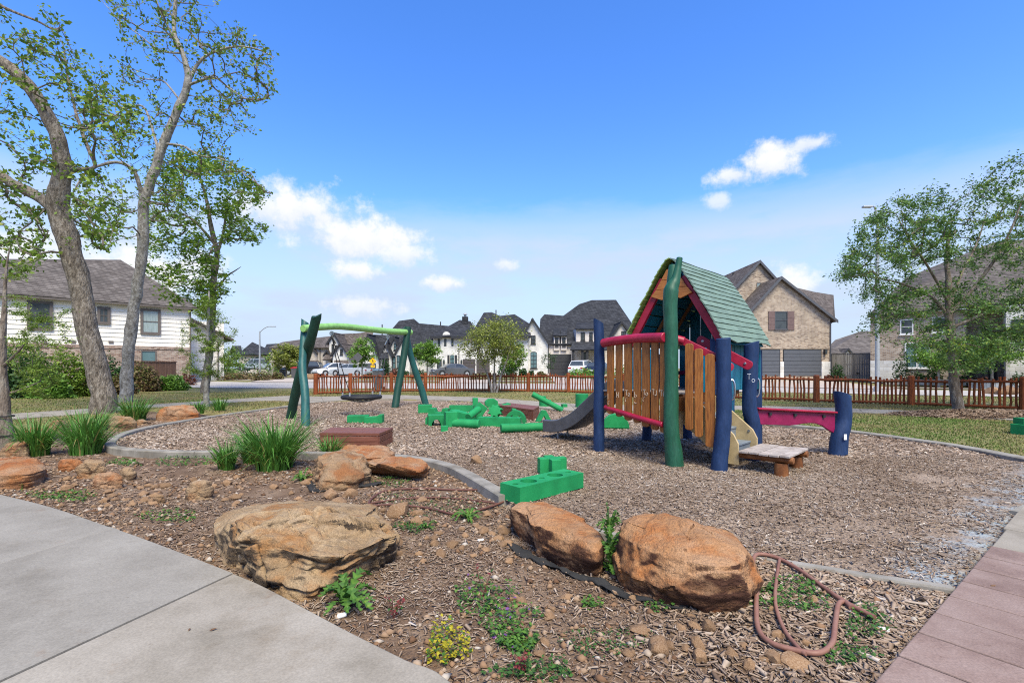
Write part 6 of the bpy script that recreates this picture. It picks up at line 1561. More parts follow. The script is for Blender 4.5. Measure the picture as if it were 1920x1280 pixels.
def px_region(n, polys, Y, dY, seed, weights=None):
    """twig ends inside regions of the view, spread in depth around Y"""
    r_ = np.random.default_rng(seed); out = []
    ws = np.array(weights or [1] * len(polys), float); ws /= ws.sum()
    for pi, poly in enumerate(polys):
        P = np.array(poly, float); m = int(n * ws[pi]); c = 0
        while c < m:
            x = r_.uniform(P[:, 0].min(), P[:, 0].max()); y = r_.uniform(P[:, 1].min(), P[:, 1].max())
            if in_poly(np.array([x]), np.array([y]), poly)[0]:
                out.append(A(x, y, Y + r_.uniform(-dY, dY))); c += 1
    return out
# leaning brown tree
D1 = 13.9
def lim(pts, Y0, Y1=None): 
    Y1 = Y1 if Y1 is not None else Y0; n = len(pts); return [A(x, y, Y0 + (Y1 - Y0) * k / max(1, n - 1)) for k, (x, y) in enumerate(pts)]
grow_tree('sycamore_tree', 'leaning brown-barked tree with sparse spring leaves at the left', G(197, 776), [
    (lim([(196, 790), (193, 745), (182, 690), (163, 600), (142, 500), (122, 430), (108, 378), (118, 320), (116, 285), (100, 240), (62, 172), (20, 128), (-60, 70), (-120, -40)], D1, D1 - .8), [.44, .37, .335, .32, .31, .32, .33, .26, .235, .22, .205, .19, .15, .08]),
    (lim([(104, 392), (70, 368), (25, 345), (-20, 315), (-90, 280), (-160, 200)], D1, D1 + .6), [.22, .18, .165, .155, .12, .05]),
    (lim([(118, 325), (150, 318), (178, 312), (166, 280), (148, 230), (140, 200), (128, 150), (120, 90)], D1, D1 + .9), [.09, .07, .06, .06, .052, .045, .035, .015]),
    (lim([(140, 208), (165, 210), (215, 218), (255, 210), (285, 220)], D1 + .6, D1 + 1.2), [.045, .035, .03, .025, .012]),
    (lim([(-40, -10), (20, 20), (70, 40), (100, 55), (120, 48)], D1 - .6, D1), [.06, .045, .035, .03, .015])],
    px_region(340, [[(-40, 90), (0, 20), (120, 20), (170, 90), (190, 250), (150, 330), (40, 300), (-40, 250)], [(-40, 330), (120, 290), (210, 330), (240, 420), (170, 460), (60, 440), (-40, 430)], [(-40, 430), (110, 430), (90, 490), (30, 520), (-40, 500)], [(130, 120), (250, 180), (290, 260), (220, 300), (150, 260)], [(150, 400), (235, 380), (240, 450), (175, 470)]], D1, 2.2, 71, [3, 2.2, 1, 1.2, .6]),
    M['leaf_spring'], M['bark'], .064, 17, .12, 71, thick=.80, tip_r=.0078, twig_mat=M['twig'], sides=16, leaf_along=.55, aspect=.62, leaf_up=.1)
# moss of small leaves sprouting on the trunk is part of its crown in the photograph
D2 = 18.6
grow_tree('sycamore_tree', 'pale-barked slender tree forking high behind the leaning one', G(238, 752), [
    (lim([(237, 762), (239, 700), (246, 620), (257, 540), (268, 450), (270, 385), (282, 340), (297, 295), (318, 240), (338, 195), (352, 158), (350, 125), (338, 90), (327, 60), (328, 20), (334, -30)], D2), [.30, .275, .265, .25, .245, .235, .225, .215, .20, .185, .17, .14, .12, .105, .095, .06]),
    (lim([(268, 385), (262, 350), (250, 320), (225, 305), (195, 308), (160, 325), (135, 365)], D2, D2 - 1), [.12, .10, .09, .08, .07, .05, .025]),
    (lim([(352, 160), (368, 125), (395, 100), (440, 88), (480, 92), (515, 108)], D2, D2 + .8), [.095, .08, .065, .052, .04, .015]),
    (lim([(354, 160), (380, 150), (402, 145), (430, 165), (470, 190), (500, 185)], D2, D2 - .9), [.07, .06, .05, .04, .03, .012]),
    (lim([(312, 270), (345, 275), (375, 292), (420, 300), (470, 335), (505, 360)], D2, D2 - 1.2), [.07, .055, .045, .038, .028, .01]),
    (lim([(298, 290), (285, 240), (268, 200), (235, 205), (205, 220), (165, 205)], D2, D2 + 1), [.075, .06, .05, .04, .03, .012]),
    (lim([(338, 190), (310, 155), (290, 150), (262, 145), (230, 120)], D2, D2 + .6), [.055, .045, .035, .028, .012]),
    (lim([(335, 90), (318, 55), (300, 20), (285, -30)], D2, D2 - .6), [.06, .045, .035, .02]),
    (lim([(341, 100), (300, 95), (260, 65), (225, 40), (190, 0)], D2, D2 + .8), [.05, .04, .03, .022, .012])],
    px_region(620, [[(200, 0), (330, -40), (420, 0), (350, 90), (300, 110), (220, 80)], [(350, 60), (440, 40), (520, 95), (515, 190), (440, 200), (360, 150)], [(350, 170), (470, 180), (480, 250), (400, 270), (330, 230)], [(150, 110), (300, 110), (320, 220), (280, 330), (170, 320), (120, 220)], [(330, 280), (420, 270), (510, 350), (500, 375), (400, 350), (330, 330)], [(120, 340), (260, 330), (255, 450), (180, 460), (120, 430)], [(280, 300), (340, 300), (350, 420), (280, 420)]], D2, 2.4, 72, [2, 2.2, 1.4, 2.2, 1.2, 1.2, .8]),
    M['leaf_spring'], M['bark_pale'], .066, 11, .13, 72, thick=.74, tip_r=.0088, twig_mat=M['twig'], sides=14, leaf_along=.55, aspect=.6, leaf_up=.1)
D3 = 25.5
grow_tree('maple_tree', 'leafier green tree behind the pale trunk', G(384, 736), [
    (lim([(383, 742), (388, 700), (394, 640), (398, 580), (399, 545), (403, 510), (407, 480), (401, 450), (394, 415), (386, 370), (370, 320)], D3), [.26, .215, .20, .19, .18, .165, .15, .14, .12, .09, .04]),
    (lim([(399, 545), (412, 535), (425, 518), (440, 508), (452, 500)], D3, D3 - .6), [.08, .065, .05, .035, .012]),
    (lim([(405, 480), (418, 440), (424, 405), (436, 385), (468, 380)], D3, D3 + .7), [.10, .08, .06, .04, .015]),
    (lim([(400, 455), (370, 420), (340, 400), (310, 395)], D3, D3 - .8), [.09, .07, .05, .02])],
    px_region(420, [[(290, 290), (360, 270), (420, 300), (500, 350), (495, 380), (440, 400), (380, 400), (300, 400), (270, 350)], [(270, 400), (390, 390), (400, 470), (390, 560), (330, 580), (265, 520)], [(410, 395), (480, 405), (500, 430), (490, 455), (420, 455)], [(380, 470), (410, 470), (430, 560), (370, 590)]], D3, 2.2, 73, [2.2, 2.2, .7, .7]),
    M['leaf_maple'], M['bark'], .088, 28, .20, 73, thick=.85, tip_r=.009, twig_mat=M['twig'], sides=10, leaf_along=.4, aspect=.7, leaf_up=.6)
# staked sapling and the young cypress at the left edge: feathery twigs
D4 = 16.3
sap = grow_tree('cypress_tree', 'feathery young staked cypress in front of the white house corner', G(386, 764), [(lim([(386, 770), (388, 700), (390, 640), (391, 580), (392, 545)], D4), [.095, .075, .06, .045, .02])],
    px_region(150, [[(330, 600), (385, 560), (440, 610), (450, 690), (400, 715), (340, 700)], [(370, 545), (410, 545), (415, 600), (365, 600)]], D4, 1.0, 74, [3, .7]), M['leaf_cypress'], M['bark_pale'], .034, 80, .10, 74, tip_r=.004, twig_mat=M['twig'], leaf_along=.85, aspect=.35, hang=.8, bias=.9, curl=.12, jit=.02)
MB().tube([A(385, 770, 16.3), A(385, 712, 16.3)], .03, 6).build('stake', M['trim_dark'], sap)
D5 = 8.4
cy = grow_tree('cypress_tree', 'bare-armed young cypress with feathery tips at the left edge', G(10, 832), [
    (lim([(14, 845), (8, 780), (5, 730), (3, 690), (2, 640), (8, 585), (10, 530), (14, 490), (20, 460)], D5), [.13, .095, .085, .075, .06, .04, .025, .015, .006]),
    (lim([(3, 690), (25, 668), (38, 655), (48, 640)], D5, D5 - .2), [.03, .022, .016, .006]), (lim([(5, 740), (40, 730), (75, 715)], D5, D5 + .3), [.022, .016, .006])],
    [A(x, y, D5 + dy) for x, y, dy in [(60, 560, .2), (90, 600, -.1), (115, 590, .4), (130, 615, .1), (140, 635, -.3), (100, 640, .5), (85, 670, .2), (120, 690, -.2), (80, 700, .3), (60, 690, -.4), (100, 720, .1), (60, 735, .2), (40, 700, .6), (45, 600, -.5), (30, 560, .4), (48, 520, .1), (28, 500, -.2), (50, 630, .6), (70, 650, -.5), (35, 735, -.3), (20, 640, -.8), (-30, 600, 0), (-50, 640, .3), (-40, 690, -.2), (-60, 560, .2), (110, 655, -.6), (60, 610, .7), (130, 580, .6), (75, 585, -.6), (90, 745, .5), (125, 665, .7), (100, 615, .9)]] + px_region(46, [[(30, 560), (130, 600), (130, 700), (90, 730), (20, 740), (20, 640)]], D5, .8, 75),
    M['leaf_cypress'], M['bark_oak'], .021, 120, .065, 75, tip_r=.0022, twig_mat=M['twig'], curl=.1, jit=.02, leaf_along=.8, aspect=.35, hang=.6, sides=14, bias=.9)
for y in (780, 816): MB().ring(A(8.5, y, D5) - Vector((0, 0, .01)), .12 if y < 800 else .135, .132 if y < 800 else .145, .022, 18).build('tree_tie', M['rubber'], cy)
# right oak with its mulch ring
D6 = 14.4
oak_reg = [[(1560, 520), (1600, 460), (1660, 470), (1720, 500), (1720, 560), (1620, 565)], [(1600, 440), (1640, 395), (1720, 355), (1770, 350), (1790, 480), (1700, 500), (1630, 470)], [(1760, 400), (1830, 330), (1890, 300), (1960, 270), (2060, 300), (2060, 470), (1900, 520), (1780, 500)],
           [(1640, 570), (1780, 520), (1900, 520), (2060, 480), (2080, 620), (1950, 660), (1820, 650), (1700, 650), (1610, 620)], [(1700, 640), (1900, 640), (1880, 690), (1800, 700), (1740, 690)], [(1880, 600), (2060, 600), (2040, 690), (1900, 690)]]
grow_tree('oak_tree', 'round crowned green oak in a mulch ring at the right', G(1796, 773), [
    (lim([(1800, 784), (1796, 760), (1790, 720), (1785, 660), (1782, 610), (1780, 560), (1775, 500), (1778, 450), (1790, 400)], D6), [.29, .20, .18, .17, .155, .13, .09, .06, .02]),
    (lim([(1783, 600), (1750, 560), (1700, 535), (1640, 520), (1590, 515)], D6, D6 + .4), [.075, .06, .045, .03, .012]), (lim([(1782, 590), (1825, 540), (1870, 480), (1900, 420), (1925, 350)], D6, D6 - .4), [.085, .07, .055, .04, .015]),
    (lim([(1781, 570), (1740, 500), (1700, 440), (1680, 400)], D6, D6 - .8), [.06, .045, .03, .012]), (lim([(1783, 615), (1840, 590), (1910, 560), (1990, 540)], D6, D6 + .9), [.07, .055, .04, .015]), (lim([(1782, 580), (1800, 520), (1830, 460), (1850, 400)], D6, D6 + 1.2), [.07, .055, .04, .015])],
    px_region(760, oak_reg, D6, 2.3, 76, [1.0, 2.0, 3.0, 3.4, .7, .8]), M['leaf_oak'], M['bark_oak'], .042, 70, .135, 76, thick=.70, tip_r=.0055, twig_mat=M['twig'], sides=14, leaf_along=.6, aspect=.5, leaf_up=.3)
vs, fs = [], []; nr = 9
for k in range(nr):
    f = 1 - k / nr
    for x, y in ring_poly: vs.append((13.3 + (x - 13.3) * f, 13.35 + (y - 13.35) * f, -.04 + .16 * (1 - f ** 2) + .02 * mn.noise(Vector((x * f, y * f, 0)) * 3)))
n_ = len(ring_poly)
for k in range(nr - 1):
    for q in range(n_): fs.append([k * n_ + q, k * n_ + (q + 1) % n_, (k + 1) * n_ + (q + 1) % n_, (k + 1) * n_ + q])
fs.append([(nr - 1) * n_ + q for q in range(n_)])
tag(mesh_np('mulch_ring', vs, fs, M['soil'], smooth=True), 'dark bark mulch mound around the right oak', kind='structure')
merge('bark_chips', [chips(16000, ring_poly, lambda x, y: -.04 + .16 * max(0, 1 - ((x - 13.3) / 2.95) ** 2 - ((y - 13.35) / 1.3) ** 2), .05, .10, False, .03, .0, .55)], M['chip'], 'dark bark chips on the oak mulch ring')
def blob_region(n, c, rx, ry, rz, seed):
    r_ = np.random.default_rng(seed); d = r_.normal(0, 1, (n, 3)); d /= np.linalg.norm(d, axis=1)[:, None]; rad = r_.random(n) ** .42
    lum = np.array([1 + .28 * mn.noise(Vector(q) * 1.8 + Vector((seed, 0, 0))) for q in d])
    return [Vector((c[0] + q[0] * rx * a * l, c[1] + q[1] * ry * a * l, c[2] + q[2] * rz * a * l)) for q, a, l in zip(d, rad, lum)]
def yard_tree(px, pyb, Y, cpy, wpx, hpx, leafm, label, seed, n=130, ls=.09, lp=34, trunks=1, bark='bark_pale', tr=.09, name='yard_tree'):
    s = Y / FPX; b = A(px, pyb, Y); b.z = lot(Y) - .05; c = A(px, cpy, Y); rx, rz = wpx * s / 2, hpx * s / 2; limbs = []
    for k in range(trunks):
        f = (k - (trunks - 1) / 2); t = c + Vector((f * rx * .5, f * .3, -rz * .1))
        limbs.append(([b + Vector((f * .12, 0, 0)), b.lerp(t, .35) + Vector((f * .02, 0, 0)), b.lerp(t, .7) + Vector((f * .05, 0, 0)), t + Vector((0, 0, rz * .3))], [tr, tr * .8, tr * .55, tr * .15]))
    return grow_tree(name, label, b, limbs, blob_region(n, c, rx, rx, rz, seed), leafm, M[bark], ls, lp, .24 * max(.7, rx / 2), seed, tip_r=.008, twig_mat=M['twig'], group=None, leaf_up=.4, sides=8)
yard_tree(927, 738, 25.6, 640, 128, 84, M['leaf_olive'], 'wide multi-stemmed olive green tree just inside the fence', 81, 330, .056, 30, 3, tr=.062)
yard_tree(962, 702, 44, 668, 54, 56, M['leaf_bright'], 'bright green tree right of the multi-stemmed one', 82, 120, .10, 34)
yard_tree(801, 703, 46, 662, 52, 48, M['leaf_bright'], 'small round bright green tree before the white garage house', 83, 120, .10, 34)
yard_tree(679, 700, 47, 660, 50, 60, M['leaf_bright'], 'green tree behind the grey diamond sign', 84, 120, .10, 34)
yard_tree(537, 706, 50, 668, 58, 58, M['leaf_olive'], 'olive tree by the street lamp', 85, 150, .11, 36, bark='bark')
yard_tree(1030, 700, 55, 676, 30, 34, M['leaf_dark'], 'thin dark sapling at the white garage corner', 86, 36, .08, 16)
yard_tree(1860, 730, 30.2, 655, 110, 70, M['leaf_bright'], 'yellow green small tree by the dark entrance behind the oak', 87, 150, .08, 34)
yard_tree(1760, 735, 31.8, 672, 90, 50, M['leaf_bright'], 'low bright tree behind the oak trunk', 88, 110, .08, 34)
def shrub(px, pyb, Y, wpx, hpx, leafm, label, seed, n=900, ls=.06, depth=1.0, group=None, name='shrub', z=None):
    s = Y / FPX; r_ = np.random.default_rng(seed); b = A(px, pyb, Y); b.z = lot(Y) if z is None else z; rx, rz = wpx * s / 2, hpx * s
    d = r_.normal(0, 1, (n, 3)); d[:, 2] = np.abs(d[:, 2]); d /= np.linalg.norm(d, axis=1)[:, None]; rad = r_.random(n) ** .3
    lum = np.array([1 + .35 * mn.noise(Vector(q) * 2.2 + Vector((seed * 2.3, 0, 0))) + .15 * mn.noise(Vector(q) * 6) for q in d])
    C = np.stack([b.x + d[:, 0] * rx * rad * lum, b.y + d[:, 1] * rx * depth * rad * lum, b.z + .02 + d[:, 2] * rz * rad * lum], 1)
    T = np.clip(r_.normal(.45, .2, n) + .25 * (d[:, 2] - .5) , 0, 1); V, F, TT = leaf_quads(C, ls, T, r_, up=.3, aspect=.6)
    root = empty(name, b, label, 'shrub', group); tag(mesh_np('foliage', V, F, leafm, root, tint=TT), kind='stuff')
    st = MB()
    for k in range(5):
        a = k * 1.256 + seed; st.tube([b, b + Vector((math.cos(a) * rx * .3, math.sin(a) * rx * .3, rz * .4)), b + Vector((math.cos(a) * rx * .6, math.sin(a) * rx * .6, rz * .75))], [.02, .014, .006], 4)
    tag(st.build('stems', M['twig'], root), kind='stuff')
# overgrown hedge on the left
HG = 'overgrown hedge shrubs along the left lawn'
hd = [(-20, 768, 21, 110, 100, 'leaf_dark', 'dark hedge shrub at the far left edge'), (60, 766, 21.2, 110, 88, 'leaf_dark', 'dark hedge shrub right of the young cypress'), (130, 760, 22, 100, 92, 'leaf_cypress', 'yellow green hedge shrub left of the leaning trunk'), (30, 752, 23.5, 120, 100, 'leaf_cypress', 'bright hedge shrub at the back of the left hedge'),
      (95, 758, 20.8, 80, 44, 'leaf_bright', 'low bright shrub at the front of the hedge'), (200, 742, 25, 80, 66, 'leaf_dark', 'dark hedge shrub seen between the two trunks'), (268, 735, 27, 60, 52, 'leaf_brown', 'brownish shrub in front of the brown board fence'), (318, 730, 28, 70, 30, 'leaf_bright', 'low green shrub right of the brown board fence'), (170, 748, 22.5, 70, 60, 'leaf_brown', 'dry brown shrub behind the leaning trunk'), (225, 736, 24.2, 60, 36, 'leaf_brown', 'dry grassy shrub behind the pale trunk')]
for k, (px, py, Y, w, h, mt, lb) in enumerate(hd): shrub(px, py, Y, w, h, M[mt], lb, 200 + k, 2600, .075, .55, HG, z=-.02)
shrub(350, 718, 34, 34, 22, M['leaf_red'], 'reddish brown shrub at the white house corner', 215, 600, .08)
for k, (px, py, Y, w, h, mt, lb) in enumerate([(430, 712, 50, 50, 62, 'leaf_bright', 'tall bright shrub right of the white house corner'), (455, 712, 54, 60, 52, 'leaf_dark', 'dark green shrub mass left of the pickup'), (415, 714, 46, 36, 50, 'leaf_maple', 'green shrub against the white house'), (505, 706, 66, 50, 42, 'leaf_maple', 'green shrub behind the street lamp'),
      (490, 716, 40, 36, 18, 'leaf_brown', 'brown low shrub at the foot of the street lamp'), (520, 712, 42, 24, 13, 'leaf_brown', 'small brown shrub right of the lamp'), (440, 714, 42, 70, 14, 'leaf_brown', 'low brown border shrub below the green mass'),
      (600, 700, 60, 28, 16, 'leaf_dark', 'dark shrub by the tan house door'), (722, 702, 55, 22, 34, 'leaf_dark', 'conical dark shrub by the white porch'), (742, 704, 53, 26, 14, 'leaf_red', 'red leaved shrub before the white gables'), (757, 703, 54, 20, 12, 'leaf_dark', 'low dark shrub right of the red one'), (700, 706, 50, 40, 9, 'leaf_brown', 'mixed low border left of the red shrub'),
      (945, 702, 52, 26, 34, 'leaf_dark', 'tall dark shrub left of the white gable'), (960, 701, 53, 20, 28, 'leaf_dark', 'round dark shrub at the white gable base'), (980, 702, 54, 18, 16, 'leaf_dark', 'small dark shrub under the arched window'), (995, 702, 52, 16, 12, 'leaf_dark', 'smallest shrub under the arched window'), (1015, 701, 53, 18, 10, 'leaf_brown', 'low shrub at the garage corner'), (785, 706, 50, 36, 14, 'leaf_dark', 'dark low shrub under the small round tree'), (850, 710, 48, 60, 8, 'leaf_red', 'rusty low border before the dark grey car'), (905, 716, 42, 60, 12, 'leaf_brown', 'low border left of the long driveway'),
      (1092, 706, 46, 58, 20, 'leaf_bright', 'clipped bright green hedge before the white car'), (1175, 706, 46, 80, 22, 'leaf_bright', 'clipped hedge continuing behind the slat wall'),
      (1569, 706, 38, 24, 34, 'leaf_dark', 'dark round shrub by the brick garage'), (1693, 706, 34.2, 34, 62, 'leaf_dark', 'tall dark shrub by the teal windows'), (1752, 706, 33.2, 28, 40, 'leaf_dark', 'dark shrub right of the teal windows'), (1722, 704, 33.8, 24, 24, 'leaf_dark', 'low dark shrub under the teal windows'), (1796, 706, 32.4, 34, 24, 'leaf_dark', 'dark shrub behind the oak trunk'), (1840, 708, 31.6, 40, 18, 'leaf_red', 'purple leaved low shrub before the dark entrance'), (1912, 706, 29.6, 34, 30, 'leaf_dark', 'dark shrub before the pale wall at the right edge'), (1555, 706, 38, 14, 12, 'leaf_red', 'small reddish shrub at the garage pier')]):
    shrub(px, py, Y, w, h, M[mt], lb, 300 + k, 700, .11 if Y > 40 else .08)
# ================================================================== houses
class House:
    """local frame: x along the facade, y away from the viewer, z up"""
    def __init__(s, name, label, px0, d0, px1, d1, zb, cat='house'):
        p0 = Vector(((px0 - CX) / FPX * d0, d0)); p1 = Vector(((px1 - CX) / FPX * d1, d1)); d = (p1 - p0); s.yaw = math.atan2(d.y, d.x); s.len = d.length
        s.c, s.s = math.cos(s.yaw), math.sin(s.yaw); s.p0, s.zb = p0, zb
        s.root = empty(name, (p0.x, p0.y, zb), label, cat, yaw=s.yaw); s.root['_local'] = 1
    def pt(s, px, py, y=0.0):
        a = (px - CX) / FPX; nx, ny = -s.s, s.c                        # facade normal, away
        k = (nx * s.p0.x + ny * s.p0.y + y) / (nx * a + ny); X, Y = a * k, k
        dx, dy = X - s.p0.x, Y - s.p0.y
        return Vector((dx * s.c + dy * s.s, y, EYE + (HY - py) / FPX * k - s.zb))
    def part(s, mb, name, m, parent=None, bevel=0.0):
        o = mb.build(name, m, None, bevel=bevel); o.parent = parent or s.root; return o
    def wall(s, pxs, m, y=0.0, depth=.3, name='wall', ground=True):
        P = [s.pt(x, py, y) for x, py in pxs]
        if ground:
            zmin = min(p.z for p in P)
            for p in P:
                if p.z < zmin + .35 or p.z < .3: p.z = -.4
        return s.part(MB().prism(P, (0, depth, 0)), name, m)
    def box(s, x0, x1, y0, y1, z0, z1, m, name, parent=None): return s.part(MB().bb(x0, x1, y0, y1, z0, z1), name, m, parent)
    def roof(s, pts, m, name='roof', t=.16, trim=None):
        P = [Vector(p) if len(p) == 3 and not isinstance(p, tuple) else s.pt(*p) for p in pts]
        n = Vector((0, 0, 0))
        for a_, b_ in zip(P, P[1:] + P[:1]): n += a_.cross(b_)
        n.normalize(); n = n if n.z > 0 else -n
        return s.part(MB().prism([p - n * t for p in P], n * t), name, trim or m) if False else s.part(MB().prism([p - n * t for p in P], n * t), name, m)
    def fascia(s, a, b, m, w=.22, th=.06, name='fascia'):
        a, b = [Vector(p) if isinstance(p, Vector) else s.pt(*p) for p in (a, b)]; d = (b - a).normalized(); up = Vector((-d.z, 0, d.x)); up = up if up.z > 0 else -up
        return s.part(MB().prism([a - up * w, b - up * w, b + up * .05, a + up * .05], (0, -th, 0)), name, m)
    def window(s, x0, y0, x1, y1, y=0.0, frame=None, glass=None, nx=1, ny=2, fw=.08, arch=False, sill=True, name='window'):
        a, b = s.pt(x0, y1, y), s.pt(x1, y0, y); X0, X1, Z0, Z1 = a.x, b.x, a.z, b.z; frame = frame or M['trim_dark']; yf = y
        if arch:
            cx, r = (X0 + X1) / 2, (X1 - X0) / 2; zt = Z1 - r * .5; P = [(X0, Z0), (X1, Z0)] + [(cx + r * math.cos(R(a_)), zt + r * .5 * math.sin(R(a_))) for a_ in range(0, 181, 20)]
            f = s.part(MB().prism([(x + (cx - x) * -.12, yf - .02, z + (.06 if z > Z0 + .01 else -.06)) for x, z in P], (0, .015, 0)), name, frame)
            s.part(MB().prism([(x, yf - .035, z) for x, z in P], (0, .012, 0)), 'pane', glass or M['glass'], f)
        else:
            mb = MB(); mb.bb(X0 - fw, X0, yf - .06, yf + .02, Z0 - fw, Z1 + fw).bb(X1, X1 + fw, yf - .06, yf + .02, Z0 - fw, Z1 + fw).bb(X0, X1, yf - .06, yf + .02, Z1, Z1 + fw).bb(X0, X1, yf - .06, yf + .02, Z0 - fw, Z0)
            f = s.part(mb, name, frame)
            s.part(MB().bb(X0, X1, yf - .018, yf - .008, Z0, Z1), 'pane', glass or M['glass'], f)
        for k in range(1, nx): x = X0 + (X1 - X0) * k / nx; s.part(MB().bb(x - .02, x + .02, yf - .05, yf - .02, Z0, Z1 - (.1 if arch else 0)), 'muntin', frame, f)
        for k in range(1, ny): z = Z0 + (Z1 - Z0) * k / ny; s.part(MB().bb(X0, X1, yf - .052, yf - .022, z - .022, z + .022), 'muntin', frame, f)
        if sill: s.part(MB().bb(X0 - fw - .05, X1 + fw + .05, yf - .12, yf, Z0 - fw - .07, Z0 - fw), 'sill', frame, f)
        return f
    def garage(s, x0, y0, x1, y1, m, y=0.0, rows=5, fr=None):
        a, b = s.pt(x0, y1, y), s.pt(x1, y0, y); z0 = -.02; h = (b.z - z0) / rows
        g = s.part(MB().bb(a.x - .08, b.x + .08, y - .012, y - .004, z0, b.z + .08), 'garage_door', fr or m)
        for k in range(rows): s.part(MB().bb(a.x, b.x, y - .045, y - .014, z0 + k * h + .012, z0 + (k + 1) * h - .012), 'panel', m, g)
        return g
    def lamp(s, px, py, y=0.0):
        c = s.pt(px, py, y); l = s.part(MB().bb(c.x - .1, c.x + .1, y - .22, y - .02, c.z - .22, c.z + .22), 'wall_lamp', M['trim_dark'])
        s.part(MB().bb(c.x - .07, c.x + .07, y - .226, y - .221, c.z - .16, c.z + .14), 'pane', M['glass'], l)
    def pipe(s, px, py0, py1, y, m, r=.05):
        a, b = s.pt(px, py0, y - .07), s.pt(px, py1, y - .07); s.part(MB().tube([a, (b.x, b.y, max(b.z, -.1))], r, 6), 'downspout', m)
    def gable(s, apex, left, right, base_py, m, roofm, trim, y=0.0, depth=6.0, oh=.35, wall_l=None, wall_r=None, body=None):
        """gable wall facing the viewer with two roof slopes running back; apex/left/right in pixels"""
        ap, l, r = s.pt(*apex, y), s.pt(*left, y), s.pt(*right, y)
        xl = s.pt(wall_l, base_py, y).x if wall_l else l.x + .2; xr = s.pt(wall_r, base_py, y).x if wall_r else r.x - .2
        def zat(x): return l.z + (ap.z - l.z) * (x - l.x) / (ap.x - l.x) if x < ap.x else r.z + (ap.z - r.z) * (x - r.x) / (ap.x - r.x)
        dz = .12
        P = [Vector((xl, y, -.4)), Vector((xr, y, -.4)), Vector((xr, y, zat(xr) - dz)), Vector((ap.x, y, ap.z - dz)), Vector((xl, y, zat(xl) - dz))]
        w = s.part(MB().prism(P, (0, body or depth, 0)), 'wall', m)
        for e in (l, r):
            Q_ = [Vector((ap.x, y - oh, ap.z)), Vector((e.x, y - oh, e.z)), Vector((e.x, y + depth, e.z)), Vector((ap.x, y + depth, ap.z))]; s.roof(Q_, roofm)
            d = (e - ap).normalized(); up = Vector((-d.z, 0, d.x)); up = up if up.z > 0 else -up
            a_, b_ = Vector((ap.x, y - oh, ap.z)), Vector((e.x, y - oh, e.z))
            cs = max(.2, abs(d.x)); vz = Vector((0, 0, 1)); bw = .17; s.part(MB().prism([a_ - vz * (bw / cs), b_ - vz * (bw / cs), b_ + vz * (.02 / cs), a_ + vz * (.02 / cs)], (0, -.05, 0)), 'bargeboard', trim)
        return w

# ---------------------------------------------------------------- white siding house at the left
h = House('siding_house', 'white lap-siding house with taupe hip roof above red brick at the left', 22, 29.6, 357, 36.0, .30)
xr = h.pt(357, 700).x; xl = -9.0
eave = h.pt(357, 578).z; bt = h.pt(357, 651).z
h.box(xl, xr, .06, 11, bt, eave + .1, M['siding'], 'wall'); h.box(xl, xr + .02, -.03, 11.05, -.5, bt, M['red_brick'], 'brick_storey')
h.box(xl, xr + .04, -.07, -.031, bt - .22, bt, M['red_brick'], 'brick_course')
nb = 10; bh = (eave - bt) / nb
for k in range(nb):
    z0 = bt + k * bh
    h.part(MB().prism([(xl, .055, z0), (xl, -.012, z0), (xl, .03, z0 + bh + .02), (xl, .055, z0 + bh + .02)], (xr - xl, 0, 0)), 'siding_board', M['siding'])
    h.part(MB().prism([(xr + .005, 0, z0), (xr + .055, 0, z0), (xr + .03, 0, z0 + bh + .02), (xr + .005, 0, z0 + bh + .02)], (0, 5.6, 0)), 'siding_board', M['siding'])
for x0, y0, x1, y1, gl, nx, ny in ((57, 570, 93, 613, 'glass', 1, 2), (188, 580, 201.5, 603, 'glass', 2, 2), (268.5, 584, 296, 622, 'glass_curtain', 1, 2)):
    h.window(x0, y0, x1, y1, -.05, M['trim_brown'], M[gl], nx, ny, fw=.16, sill=False)
h.window(266.5, 659, 291, 680, -.03, M['trim_brown'], M['glass_teal'], 1, 1, fw=.07)
for px in (66, 83, 137, 208): 
    c = h.pt(px, 641, 0); h.box(c.x - .13, c.x + .13, -.06, -.02, c.z - .08, c.z + .08, M['trim_brown'], 'vent')
h.box(xl, xr + .5, -.42, -.36, eave - .12, eave + .06, M['trim_brown'], 'gutter'); h.box(xl, xr + .4, -.36, .05, eave - .06, eave, M['trim_brown'], 'soffit')
apx = h.pt(226, 487, 5.6); e0, e1 = Vector((xl - 4, -.45, eave + .05)), Vector((xr + .5, -.45, eave + .05)); b1 = Vector((xr + .5, 11.5, eave + .05)); b0 = Vector((xl - 4, 11.5, eave + .05)); rl = Vector((apx.x - 11, 5.6, apx.z - 1.6))
h.roof([e0, e1, apx, rl], M['roof_taupe']); h.roof([e1, b1, apx], M['roof_taupe']); h.roof([b1, b0, rl, apx], M['roof_taupe'])
h.roof([h.pt(318, 552, 2), h.pt(345, 557, 3), Vector((xr + .9, 2.4, eave + .35)), Vector((xr + .5, -.2, eave + .1))], M['roof_taupe'])
for px, py, yy in ((181, 500, 5.4), (221, 557, 1.8)):
    c = h.pt(px, py, yy); h.part(MB().tube([c - Vector((0, 0, .5)), c + Vector((0, 0, .3))], .07, 8), 'roof_vent', M['trim_dark'])
h.pipe(357, 578, 712, 0, M['trim_brown'])
